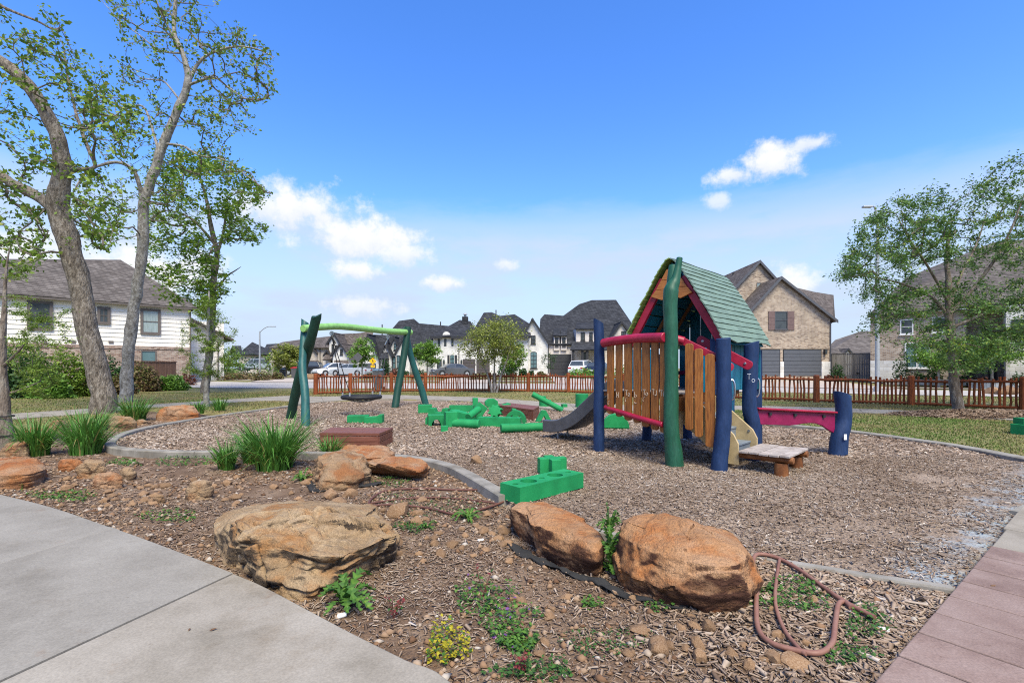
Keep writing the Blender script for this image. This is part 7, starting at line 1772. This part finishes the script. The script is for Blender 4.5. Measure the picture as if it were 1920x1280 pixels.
# lower wing to the right
xw0, xw1 = xr + .05, h.pt(412, 700, 5.6).x; ew = h.pt(414, 636, 4.5).z
h.box(xr - .2, xw1, 4.2, 12, -.5, ew + .9, M['siding'], 'wing_wall'); h.box(xr - .1, xw1 + .02, 4.15, 4.19, -.5, .9, M['limestone'], 'wing_base')
for k in range(11): h.part(MB().prism([(xr, 4.195, .9 + k * .36), (xr, 4.145, .9 + k * .36), (xr, 4.17, .9 + (k + 1) * .36 + .02), (xr, 4.195, .9 + (k + 1) * .36 + .02)], (xw1 - xr, 0, 0)), 'siding_board', M['siding'])
h.roof([Vector((xr - .4, 3.7, eave + .2)), Vector((xw1 + .7, 3.7, ew)), Vector((xw1 + .7, 12.3, ew)), Vector((xr - .4, 12.3, eave + .2))], M['roof_taupe'])
h.pipe(409, 640, 712, 4.1, M['trim_brown'])

# brown board fence beside it
def board_fence(name, label, px0, d0, px1, d1, top0, n, m, zb, gate=False):
    hh = House(name, label, px0, d0, px1, d1, zb, 'fence'); L_ = hh.len; H_ = hh.pt(px0, top0).z; w = L_ / n
    for k in range(n): hh.box(k * w + .004, (k + 1) * w - .004, -.012 + .006 * math.sin(k * 5), .012, -.3, H_ - .06 + .01 * math.sin(k * 3), m, 'fence_board')
    hh.box(-.02, L_ + .02, -.05, .05, H_ - .06, H_, m, 'cap_rail')
    for z in (.3, H_ * .55): hh.box(0, L_, .013, .06, z, z + .09, m, 'rail')
    for x in (0, L_ / 2, L_): hh.box(x - .05, x + .05, .06, .16, -.3, H_ - .061, m, 'post')
    return hh
board_fence('board_fence', 'brown board privacy fence between the pale trunk and the siding house', 246, 29, 330, 31.5, 676, 34, M['wood_fence'], .05)
bf = board_fence('board_fence', 'weathered grey board fence and gate right of the brick garage', 1560, 43, 1642, 41.5, 662, 26, M['grey_fence'], .30)
bf.box(bf.len * .55, bf.len * .55 + .3, -.06, -.02, .5, .6, M['trim_dark'], 'gate_latch')

# ---------------------------------------------------------------- far row, left to right
h = House('far_house', 'distant house with dark pointed hip roof behind the street lamp', 448, 92, 520, 92, .30)
h.wall([(448, 704), (520, 704), (520, 664), (448, 664)], M['tan_brick'], 0, 9)
a_ = h.pt(473, 641, 4)
h.roof([h.pt(444, 665, -.5), h.pt(508, 665, -.5), a_], M['roof_dark']); h.roof([h.pt(444, 665, -.5), a_, h.pt(444, 665, 9)], M['roof_dark']); h.roof([h.pt(508, 665, -.5), h.pt(524, 664, 9), a_], M['roof_dark'])
h.roof([h.pt(490, 664, -.6), h.pt(526, 664, -.6), h.pt(522, 644, 5), h.pt(500, 645, 5)], M['roof_dark']); h.roof([h.pt(428, 664, 1), h.pt(455, 664, 1), h.pt(452, 648, 5), h.pt(436, 648, 5)], M['roof_dark'])
h.window(480, 670, 486, 680, 0); h.window(498, 670, 504, 680, 0)

h = House('tan_house', 'tan brick house with brown hip roof, second from left in the far row', 549, 68, 622, 68, .30)
h.wall([(508, 704), (622, 704), (622, 650), (508, 650)], M['tan_brick'], 0, 10)
R1 = [h.pt(545, 650.5, -.5), h.pt(622, 650.5, -.5), h.pt(622, 628, 5), h.pt(600, 635.5, 5), h.pt(566, 636, 5)]
h.roof(R1[:2] + [h.pt(620, 630, 5), h.pt(566, 636, 5)], M['roof_brown']); h.roof([h.pt(504, 651, -.5), h.pt(546, 650.5, -.5), h.pt(566, 636, 5), h.pt(530, 641, 5)], M['roof_brown']); h.roof([h.pt(504, 651, -.5), h.pt(530, 641, 5), h.pt(508, 649, 10)], M['roof_brown'])
for a in ((552, 655, 558, 667), (584, 657, 591, 666)): h.window(*a, 0, nx=2)
h.gable((587.5, 650.5), (579, 662), (596, 662), 668, M['tan_brick'], M['roof_brown'], M['trim_dark'], -.15, .5, .3, 581, 594)
h.garage(579.5, 682, 597, 700, M['garage_brown'], -.16); h.garage(514, 685, 523, 700, M['garage_brown'])
h.roof([h.pt(576, 682.5, -1.2), h.pt(598, 682.5, -1.2), h.pt(597, 675, -.1), h.pt(578, 675, -.1)], M['roof_brown'], 'awning_roof', .1)
h.pipe(600, 651, 698, 0, M['trim_dark'])

h = House('gabled_house', 'house with two nested white gables under a brown roof, behind the white car', 606, 64, 690, 64, .30)
h.gable((627, 623), (612, 645.5), (641, 646), 704, M['white_brick'], M['roof_brown'], M['trim_dark'], 0, 9, .3, 617, 636)
h.gable((638.7, 642.5), (620, 667), (657, 668), 704, M['white_brick'], M['roof_brown'], M['trim_dark'], -1.6, 6, .3, 624, 654)
h.wall([(640, 704), (692, 704), (692, 660), (640, 660)], M['white_brick'], 1.5, 9)
h.roof([h.pt(628, 626, 3), h.pt(640, 661, 1), h.pt(695, 661, 1), h.pt(700, 620, 6), h.pt(672, 624.5, 6)], M['roof_brown'])
h.wall([(606, 704), (626, 704), (626, 672), (606, 672)], M['cream_brick'], -.2, 3, 'porch_wall')
h.roof([h.pt(604.5, 674, -1.4), h.pt(627, 674, -1.4), h.pt(626, 661.5, -.2), h.pt(612, 661.5, -.2)], M['roof_brown'], 'porch_roof', .12)
h.gable((614.5, 655), (606.5, 666.5), (622, 666.5), 672, M['cream_brick'], M['roof_brown'], M['trim_dark'], -.3, 1.4, .25, 609, 620)
h.window(613, 675, 621, 696, -.2, M['trim_dark'], M['glass_teal'], 2, 3, name='front_door'); h.window(623, 646, 625.5, 659, 0); h.window(639, 655.5, 641.5, 664, -1.6); h.window(629.5, 648, 631, 656, 0)
h.garage(631, 682, 652, 700, M['garage_dark'], -1.61); h.roof([h.pt(625, 682, -2.4), h.pt(654, 682, -2.4), h.pt(653, 675, -1.62), h.pt(627, 675, -1.62)], M['roof_brown'], 'awning_roof', .1)

h = House('steep_gabled_house', 'white house with steep gables and dark roof behind the swing', 680, 61, 835, 61, .30)
h.gable((690.8, 625.7), (676, 662), (712.5, 671.5), 704, M['white_brick'], M['roof_dark'], M['trim_dark'], 0, 10, .3, 679, 710)
h.gable((722.3, 640.5), (711.5, 670.5), (736.8, 668), 704, M['white_brick'], M['roof_dark'], M['trim_dark'], -.9, 6, .25, 713, 734)
h.gable((739.5, 630), (730, 651), (752, 656), 704, M['white_brick'], M['roof_dark'], M['trim_dark'], .3, 8, .25, 732, 750)
h.gable((756, 633), (739, 665), (772, 668), 704, M['white_brick'], M['roof_dark'], M['trim_dark'], -.5, 7, .25, 741, 768)
h.wall([(757, 704), (836, 704), (836, 664), (757, 664)], M['white_brick'], 1.0, 9)
h.roof([h.pt(690, 672, .2), h.pt(700, 627, 3), h.pt(730, 628, 3), h.pt(738, 660, .4)], M['roof_dark'])
h.roof([h.pt(725, 628, 2), h.pt(748, 601.5, 6), h.pt(776, 597.5, 6), h.pt(800, 664.5, .4), h.pt(740, 664.5, .4)], M['roof_dark']); h.roof([h.pt(776, 597.5, 6), h.pt(786, 606, 6), h.pt(842, 611, 6), h.pt(842, 665, .4), h.pt(798, 664.5, .4)], M['roof_dark'])
for a in ((739.5, 644.5, 742.5, 655, .3), (737, 670, 741, 690, -.5), (745, 667, 749, 689, -.5), (762, 672, 765, 690, .98), (690, 648, 692.5, 656, 0)): h.window(*a[:4], a[4], nx=1, ny=2, glass=M['glass_teal'])
c = h.pt(721.5, 651, -.9); h.box(c.x - .14, c.x + .14, -.95, -.9, c.z - .14, c.z + .14, M['trim_dark'], 'vent')
h.garage(681, 682, 704, 702, M['garage_slate'], -.02); h.roof([h.pt(711, 672, -2.2), h.pt(729, 672, -2.2), h.pt(727.5, 660, -.95), h.pt(715.5, 660, -.95)], M['roof_dark'], 'porch_roof', .12)
h.window(718.5, 675, 725, 698, -.9, M['trim_brown'], M['glass'], 1, 1, name='front_door')
for px in (712.5, 728): h.pipe(px, 672, 702, -2.0, M['trim_dark'], .07)
for px, py0, py1 in ((716.5, 608, 620), (826, 603, 612)):
    c = h.pt(px, py1, 6); h.part(MB().tube([c - Vector((0, 0, .9)), h.pt(px, py0, 6)], .08, 6), 'roof_vent', M['trim_dark'])
h.pipe(776, 665, 700, .9, M['trim_dark'])

h = House('parapet_house', 'white two-storey house with chimney and double garage in the far row', 812, 58, 990, 58, .30)
h.wall([(812, 704), (990, 704), (990, 631), (812, 631)], M['white_brick'], 0, 10)
P = [h.pt(829, 634), h.pt(845, 634), h.pt(845, 629)] + [h.pt(837 + 7 * math.cos(R(a)), 629 - 7.5 * math.sin(R(a))) for a in range(0, 181, 15)] + [h.pt(829, 629)]
h.part(MB().prism([p + Vector((0, -.06, 0)) for p in P], (0, .5, 0)), 'parapet', M['white_brick'])
for e0_, e1_ in ((807, 829), (845, 992)): h.fascia((e0_, 631, -.5), (e1_, 630.5, -.5), M['trim_dark'], .25)
h.roof([h.pt(806, 631, -.5), h.pt(830, 630.5, -.5), h.pt(846, 630, -.5), h.pt(900, 630, -.5), h.pt(882, 602, 5), h.pt(862, 599.5, 5)], M['roof_dark']); h.roof([h.pt(880, 631, -.5), h.pt(960, 631, -.5), h.pt(937, 592, 6), h.pt(922, 585, 6), h.pt(907, 586, 6)], M['roof_dark']); h.roof([h.pt(935, 631, -.5), h.pt(996, 631, -.5), h.pt(992, 606, 4), h.pt(965, 589, 6), h.pt(937, 592, 6)], M['roof_dark']); h.roof([h.pt(806, 631, -.5), h.pt(862, 599.5, 5), h.pt(812, 627, 10)], M['roof_dark'])
c0, c1 = h.pt(867, 604, 4), h.pt(877.5, 594, 4); ch = h.box(c0.x, c1.x, 3.6, 4.4, c0.z - 1.2, c1.z, M['roof_dark'], 'chimney'); m_ = (c0.x + c1.x) / 2
h.part(MB().tube([(m_, 4, c1.z), (m_, 4, c1.z + .3)], .16, 8), 'chimney_cap', M['galv'], ch); h.part(MB().tube([(m_, 4, c1.z + .3), (m_, 4, c1.z + .5)], [.34, .12], 10), 'chimney_hood', M['galv'], ch)
c = h.pt(930, 588, 6); h.part(MB().tube([c - Vector((0, 0, .6)), c + Vector((0, 0, .5))], .07, 6), 'roof_vent', M['trim_dark'])
for a in ((821, 636, 825, 648), (833, 636, 837, 648), (846.5, 635.5, 850, 648)): h.window(*a, 0, nx=1, ny=1, arch=True, sill=False)
h.window(844.5, 666, 851.5, 687, 0, M['trim_dark'], M['glass_teal'], 2, 3, arch=True)
for px0_, px1_ in ((839, 843), (853, 857)):
    a_, b_ = h.pt(px0_, 686, 0), h.pt(px1_, 665.5, 0); h.box(a_.x, b_.x, -.06, -.01, a_.z, b_.z, M['trim_dark'], 'shutter')
h.garage(869, 674, 890, 702, M['garage_brown']); h.garage(894.5, 674, 917, 702, M['garage_brown']); h.window(820.5, 675, 827, 700, 0, M['trim_dark'], M['glass'], 1, 1, name='front_door'); h.lamp(832.5, 678); h.lamp(865.5, 678); h.pipe(860.5, 655, 700, 0, M['trim_dark'])

h = House('white_gable_house', 'white brick house with tall front gable and black roof right of centre', 973, 60, 1200, 60, .30)
h.gable((998.3, 596.5), (972, 641), (1029.5, 643), 704, M['white_brick'], M['roof_dark'], M['trim_dark'], -1.2, 10, .35, 976, 1027.5)
h.wall([(1027, 704), (1205, 704), (1205, 644), (1027, 644)], M['cream_brick'], 0, 10)
h.roof([h.pt(1010, 644, -.4), h.pt(1072, 646, -.4), h.pt(1060, 592, 6), h.pt(1021, 589, 6), h.pt(1013, 598, 5)], M['roof_dark'])
h.roof([h.pt(1052, 645, -.4), h.pt(1206, 645, -.4), h.pt(1155, 562, 9), h.pt(1110, 562.5, 9), h.pt(1086, 570, 8.5), h.pt(1053, 594, 6)], M['roof_dark']); h.roof([h.pt(1206, 645, -.4), h.pt(1208, 640, 12), h.pt(1155, 562, 9)], M['roof_dark'])
h.window(996.7, 630, 1003, 643.5, -1.2, M['trim_dark'], nx=2, ny=2); h.window(995.3, 660, 1006, 689, -1.2, M['trim_dark'], M['glass_teal'], 2, 4, arch=True)
for x0_, x1_ in ((1041, 1046.5), (1054.5, 1060)):
    d0, d1 = h.pt(x0_ - 2.5, 652, -.25), h.pt(x1_ + 2.5, 629, -.25); dm = h.box(d0.x, d1.x, -.25, 2.0, d0.z - .3, d1.z, M['cream_brick'], 'dormer')
    h.window(x0_ + .8, 634, x1_ - .8, 648, -.25, M['trim_dark'], nx=2, ny=2); h.roof([h.pt(x0_ - 4, 628.5, -.6), h.pt(x1_ + 4, 628.5, -.6), h.pt(x1_ + 2.5, 615.5, 2.2), h.pt(x0_ - 2.5, 615.5, 2.2)], M['roof_dark'], 'dormer_roof', .14)
h.garage(1031.5, 665, 1069.5, 702, M['garage_dark'], rows=6)
h.wall([(1080, 650), (1116, 650), (1116, 616), (1080, 616)], M['cream_brick'], -.2, 3, 'upper_wall', ground=False); h.roof([h.pt(1078, 616, -.6), h.pt(1118, 616, -.6), h.pt(1116, 604, 3), h.pt(1082, 604, 3)], M['roof_dark'], 'dormer_roof', .14); h.window(1090, 624, 1095.5, 637, -.2, nx=2); h.window(1106, 624, 1110, 637, -.2, nx=2)
h.gable((1165, 602), (1144, 633), (1187, 633), 650, M['cream_brick'], M['roof_dark'], M['trim_dark'], -.4, 6, .3, 1147, 1184, body=1.0); h.window(1166, 622, 1172, 632, -.4, nx=2)
h.roof([h.pt(1069, 655, -3), h.pt(1140, 655, -3), h.pt(1138, 640, -.1), h.pt(1074, 640, -.1)], M['roof_dark'], 'porch_roof', .14)
for px in (1075, 1092, 1101, 1130): a_ = h.pt(px, 690, -2.7); h.box(a_.x - .13, a_.x + .13, -2.8, -2.55, -.3, h.pt(px, 655, -2.7).z, M['trim_dark'], 'porch_post')
h.window(1094, 662, 1102, 696, -.02, M['trim_dark'], M['glass'], 1, 1, name='front_door'); h.pipe(1028.5, 645, 700, -1.3, M['trim_dark'])

h = House('brick_house', 'buff brick house with slate garage doors right of the playhouse', 1395, 40.5, 1557, 40.5, .68)
h.gable((1422, 489), (1370, 545), (1476, 548), 706, M['buff_brick'], M['roof_brown'], M['trim_slate'], 3.0, 9, .3, 1376, 1470)
h.gable((1461, 519.5), (1390, 596), (1566, 601.5), 706, M['buff_brick'], M['roof_brown'], M['trim_slate'], 0, 10, .35, 1396, 1556.5)
h.roof([h.pt(1472, 531, 3), h.pt(1562, 604, 1), h.pt(1566, 600, 8), h.pt(1563, 553, 9), h.pt(1489, 541, 9)], M['roof_brown'])
h.roof([h.pt(1340, 552, 6), h.pt(1385, 552, 6), h.pt(1385, 525, 9), h.pt(1350, 527, 9)], M['roof_brown'])
h.window(1453.5, 585, 1474.5, 616, 0, M['trim_slate'], M['glass'], 1, 2, fw=.05); h.window(1419.5, 531, 1428.5, 549, 3.0, M['trim_slate'], M['glass_curtain'], 1, 1, fw=.04)
for a, b in ((1440.5, 1452), (1476, 1488.5)):
    p, q = h.pt(a, 618.5, 0), h.pt(b, 583.5, 0); sh = h.box(p.x, q.x, -.07, -.01, p.z, q.z, M['shutter'], 'shutter')
    for f in (.33, .66): h.box(p.x, q.x, -.085, -.071, p.z + (q.z - p.z) * f - .05, p.z + (q.z - p.z) * f + .05, M['shutter'], 'batten', sh)
h.garage(1469.6, 656, 1538.5, 704, M['garage_slate'], rows=7, fr=M['trim_dark']); h.garage(1399, 656, 1461, 704, M['garage_slate'], rows=7, fr=M['trim_dark'])
p, q = h.pt(1396, 654, 0), h.pt(1556.5, 650, 0); h.box(p.x, q.x, -.05, -.004, p.z, q.z + .05, M['buff_brick'], 'header_course')
p, q = h.pt(1539.5, 704, 0), h.pt(1556.5, 678, 0); h.box(p.x, q.x, -.09, -.004, -.3, q.z, M['limestone'], 'stone_pier'); p, q = h.pt(1462, 704, 0), h.pt(1468.8, 678, 0); h.box(p.x, q.x, -.09, -.004, -.3, q.z, M['limestone'], 'stone_pier')
h.lamp(1546, 659); h.pipe(1557.5, 604, 702, 0, M['trim_slate'])
for px, py0, py1 in ((1375, 510, 530), (1378, 518, 530)): h.part(MB().tube([h.pt(px, py1, 7), h.pt(px, py0, 7)], .09, 6), 'roof_vent', M['trim_dark'])

h = House('low_house', 'low roofed house glimpsed beyond the grey board fence', 1545, 62, 1660, 62, .30)
h.wall([(1545, 704), (1665, 704), (1665, 662), (1545, 662)], M['buff_brick'], 0, 8)
h.roof([h.pt(1540, 663, -.4), h.pt(1670, 663, -.4), h.pt(1640, 620, 6), h.pt(1614, 621, 6), h.pt(1566, 637, 6)], M['roof_taupe']); h.gable((1589, 652.5), (1580, 663), (1598, 663), 664, M['siding'], M['roof_taupe'], M['trim_dark'], -.4, 2, .2, 1583, 1596)

h = House('corner_house', 'large brick house with tall roof behind the right oak', 1632, 36.5, 1930, 31.0, .62)
h.wall([(1632, 706), (1812, 706), (1812, 580), (1632, 590)], M['buff_brick'], 0, 9); h.wall([(1632, 704), (1698, 704), (1698, 676), (1632, 676)], M['limestone'], -.06, .05, 'stone_base')
h.wall([(1886, 706), (2040, 706), (2040, 560), (1886, 565)], M['limestone'], -.8, 8); h.wall([(1812, 706), (1890, 706), (1890, 570), (1812, 575)], M['buff_brick'], 1.6, 7)
h.roof([h.pt(1626, 592, -.5), h.pt(1830, 572, -.5), h.pt(1860, 455, 7), h.pt(1700, 520, 6)], M['roof_taupe']); h.roof([h.pt(1800, 574, -.9), h.pt(2060, 555, -.9), h.pt(2000, 440, 7), h.pt(1860, 455, 7)], M['roof_taupe'])
h.window(1699, 644, 1718, 688, 0, M['trim_white'], M['glass_teal'], 1, 2); h.window(1722, 644, 1742, 688, 0, M['trim_white'], M['glass_teal'], 1, 2); h.window(1690, 600, 1710, 625, 0, M['trim_white'], M['glass']); h.window(1750, 596, 1772, 622, 0, M['trim_white'], M['glass'])
h.wall([(1812, 706), (1870, 706), (1870, 664), (1812, 664)], M['black'], 1.4, .15, 'entrance_recess'); p, q = h.pt(1870, 706, .6), h.pt(1886, 640, .6); h.box(p.x, q.x, .5, 1.4, -.3, q.z + .6, M['dark_brick'], 'entrance_pier'); h.window(1832, 668, 1850, 704, 1.39, M['trim_brown'], M['glass'], 1, 1, name='front_door')
h.window(1900, 600, 1925, 630, -.8, M['trim_dark'], M['glass'], 2, 2)
# stone edging and steps in front of it
rw = House('retaining_wall', 'low tan block wall below the oak house shrubs', 1660, 33.5, 1812, 31.5, .35, 'wall')
nblk = 22
for k in range(nblk):
    for r0 in range(2): rw.box(k * rw.len / nblk + .006 + (.1 if r0 else 0), (k + 1) * rw.len / nblk - .006 + (.1 if r0 else 0), 0, .25, -.2 + r0 * .2, -.006 + r0 * .2, M['wall_block'], 'block')
rw = House('retaining_wall', 'pale curved kerb wall by the driveway at the right edge', 1815, 31, 1960, 28.5, .30, 'wall')
for k in range(16):
    rw.box(k * rw.len / 16 + .006, (k + 1) * rw.len / 16 - .006, 0, .22, -.3, .28 - .012 * k, M['limestone'], 'block')
for k, (px, py, Y, w, lb) in enumerate([(1862, 740, 24, 26, 'grey landscape boulder behind the fence at the right'), (1890, 744, 23.5, 34, 'pale flat landscape boulder near the right edge'), (1918, 738, 24.5, 24, 'round landscape boulder at the right edge behind the fence'), (742, 712, 42, 10, 'small landscape rock behind the centre fence'), (588, 716, 42, 22, 'dark landscape rock left of the fence end')]):
    s = Y / FPX; o = bpy.data.objects.new('landscape_boulder', SM[k % 8]); col.objects.link(o); o.location = ((px - CX) * s, Y, lot(Y) + w * s * .16); o.scale = (w * s * .62, w * s * .45, w * s * .38); tag(o, lb, 'boulder')

# ================================================================== cars
def car(name, label, px, Y, yaw, paint_, kind='sedan', pyb=None, zoff=0.0):
    x = (px - CX) / FPX * Y; z0 = lot(Y) + .05 + zoff
    r_ = empty(name, (x, Y, z0), label, 'car' if kind != 'pickup' else 'truck', yaw=yaw); r_['_local'] = 1
    def put(mb, nm, m, par=None, bevel=0.0, smooth=False): o = mb.build(nm, m, None, bevel=bevel, smooth=smooth); o.parent = par or r_; return o
    W = .9; L_ = {'sedan': 4.7, 'suv': 4.75, 'hatch': 4.6, 'pickup': 5.7}[kind]; hl = L_ / 2
    body = {'sedan': [(-hl, .35), (-hl - .02, .62), (-hl + .1, .88), (-hl + .9, .98), (hl - 1.5, .96), (hl - .25, .82), (hl, .66), (hl + .02, .38), (hl - .3, .25), (-hl + .3, .25)],
            'suv': [(-hl, .4), (-hl, .8), (-hl + .08, 1.02), (-hl + .5, 1.08), (hl - 1.4, 1.06), (hl - .2, .92), (hl, .74), (hl, .42), (hl - .3, .3), (-hl + .3, .3)],
            'hatch': [(-hl, .4), (-hl - .02, .75), (-hl + .12, 1.0), (-hl + .6, 1.04), (hl - 1.3, .98), (hl - .2, .84), (hl, .66), (hl, .4), (hl - .3, .26), (-hl + .3, .26)],
            'pickup': [(-hl, .5), (-hl, 1.08), (-hl + 1.9, 1.08), (hl - 1.5, 1.1), (hl - .15, 1.02), (hl, .8), (hl, .5), (hl - .3, .4), (-hl + .3, .4)]}[kind]
    cab = {'sedan': [(-hl + .75, .96), (-hl + 1.45, 1.40), (-.1, 1.46), (.55, 1.40), (1.3, .96)], 'suv': [(-hl + .12, 1.06), (-hl + .45, 1.60), (-.2, 1.70), (.5, 1.62), (1.3, 1.06)],
           'hatch': [(-hl + .3, 1.02), (-hl + 1.2, 1.50), (-.1, 1.60), (.5, 1.54), (1.45, .98)], 'pickup': [(-.75, 1.08), (-.65, 1.78), (.2, 1.84), (.75, 1.76), (1.45, 1.08)]}[kind]
    bo = put(MB().prism([(a, -W, b) for a, b in body], (0, 2 * W, 0)), 'body', paint_, bevel=.06)
    n = len(cab); mb = MB(); vs = []
    for sy in (-1, 1):
        for a, b in cab: t_ = (b - cab[0][1]) / (cab[2][1] - cab[0][1]); vs.append((a, sy * (W - .06 - .2 * t_), b))
    fs = [list(range(n))[::-1], [n + k for k in range(n)]] + [[k, (k + 1) % n, n + (k + 1) % n, n + k] for k in range(n)]
    put(mb.add(vs, fs), 'cabin', paint_, bevel=.03)
    def inset(pts, f):
        cx = sum(p[0] for p in pts) / len(pts); cz = sum(p[1] for p in pts) / len(pts); return [(cx + (a - cx) * f, cz + (b - cz) * f * .92) for a, b in pts]
    zc = cab[0][1]; zm = cab[2][1]
    for sy in (-1, 1):
        I = inset(cab, .86); mid = (cab[0][0] + cab[-1][0]) / 2
        for side_pts in ([p for p in I if p[0] <= mid - .03] + [(mid - .03, I[2][1]), (mid - .03, I[0][1])], [(mid + .03, I[0][1]), (mid + .03, I[2][1])] + [p for p in I if p[0] > mid + .03]):
            def yy(b): t_ = (b - zc) / (zm - zc); return sy * (W - .06 - .2 * t_ + .004)
            P = [(a, yy(b), b) for a, b in side_pts]
            if len(P) >= 3: put(MB().prism(P, (0, sy * .012, 0)), 'side_window', M['glass'])
    for (a0, b0), (a1, b1), nm in ((cab[0], cab[1], 'rear_window'), (cab[-1], cab[-2], 'windscreen')):
        sgn = -1 if nm == 'rear_window' else 1; d = Vector((b1 - b0, 0, -(a1 - a0))).normalized() * .008; d = d if d.x * sgn > 0 else -d
        P = []
        for f, wf in ((.1, .84), (.92, .84)): 
            a, b = a0 + (a1 - a0) * f, b0 + (b1 - b0) * f; t_ = (b - zc) / (zm - zc); w_ = (W - .06 - .2 * t_) * .9; P.append((a, w_, b))
        (xa, wa, za), (xb, wb, zb_) = P
        put(MB().prism([(xa, -wa, za), (xa, wa, za), (xb, wb, zb_), (xb, -wb, zb_)], d * 1.6), nm, M['glass'])
    rw_ = .36 if kind in ('suv', 'pickup') else .33
    for ax in (-hl + .95, hl - .95):
        for sy in (-1, 1):
            w = put(MB().tube([(ax, sy * (W - .2), rw_), (ax, sy * (W + .01), rw_)], rw_, 18), 'wheel', M['rubber'], bevel=.02)
            put(MB().tube([(ax, sy * (W + .012), rw_), (ax, sy * (W + .02), rw_)], rw_ * .62, 14), 'rim', M['galv'], w)
            put(MB().tube([(ax, sy * (W + .002), rw_ + .03), (ax, sy * (W + .006), rw_ + .03)], rw_ * 1.16, 18), 'wheel_arch', M['black'])
    zl = body[2][1] - .16
    for sy in (-1, 1):
        put(MB().box((-hl - .0, sy * (W - .22), zl), (.06, .36, .12)), 'tail_light', M['tail']); put(MB().box((hl - .04, sy * (W - .22), body[-4][1] - .02), (.10, .34, .10)), 'headlight', M['headlamp'])
    put(MB().box((-hl - .015, 0, zl - .1), (.03, .5, .12)), 'number_plate', M['white']); put(MB().bb(-hl - .05, hl + .04, -W * .96, W * .96, .2, .36), 'bumper', M['black'] if kind != 'sedan' else paint_)
    if kind == 'pickup':
        put(MB().bb(-hl + .1, -.8, -W + .1, W - .1, 1.081, 1.09), 'load_bed', M['black'])
    for sy in (-1, 1): put(MB().box((cab[-1][0] - .25, sy * (W + .08), zc + .08), (.14, .18, .12)), 'mirror', paint_)
    return r_
car('pickup_truck', 'blue-grey pickup truck parked left of the street lamp', 484, 72, R(182), M['car_truck'], 'pickup', zoff=.55)
car('dark_suv', 'dark car half hidden behind the left swing posts', 568, 58, R(185), M['car_black'], 'suv', zoff=.1)
car('white_hatchback', 'white hatchback parked behind the picket fence', 626, 58, R(222), M['car_white'], 'hatch', zoff=.0)
car('silver_sedan', 'silver sedan parked right of the white hatchback', 657, 57, R(168), M['car_silver'], 'sedan', zoff=.0)
car('grey_sedan', 'dark grey sedan in front of the double garage', 848, 53, R(205), M['car_grey'], 'sedan', zoff=.0)
car('white_suv', 'white car on the driveway left of the blue post', 1094, 52, R(62), M['car_white'], 'suv', zoff=.12)
car('dark_sedan', 'dark car beside the white one, mostly behind the blue post', 1122, 50, R(62), M['car_black'], 'sedan', zoff=.12)
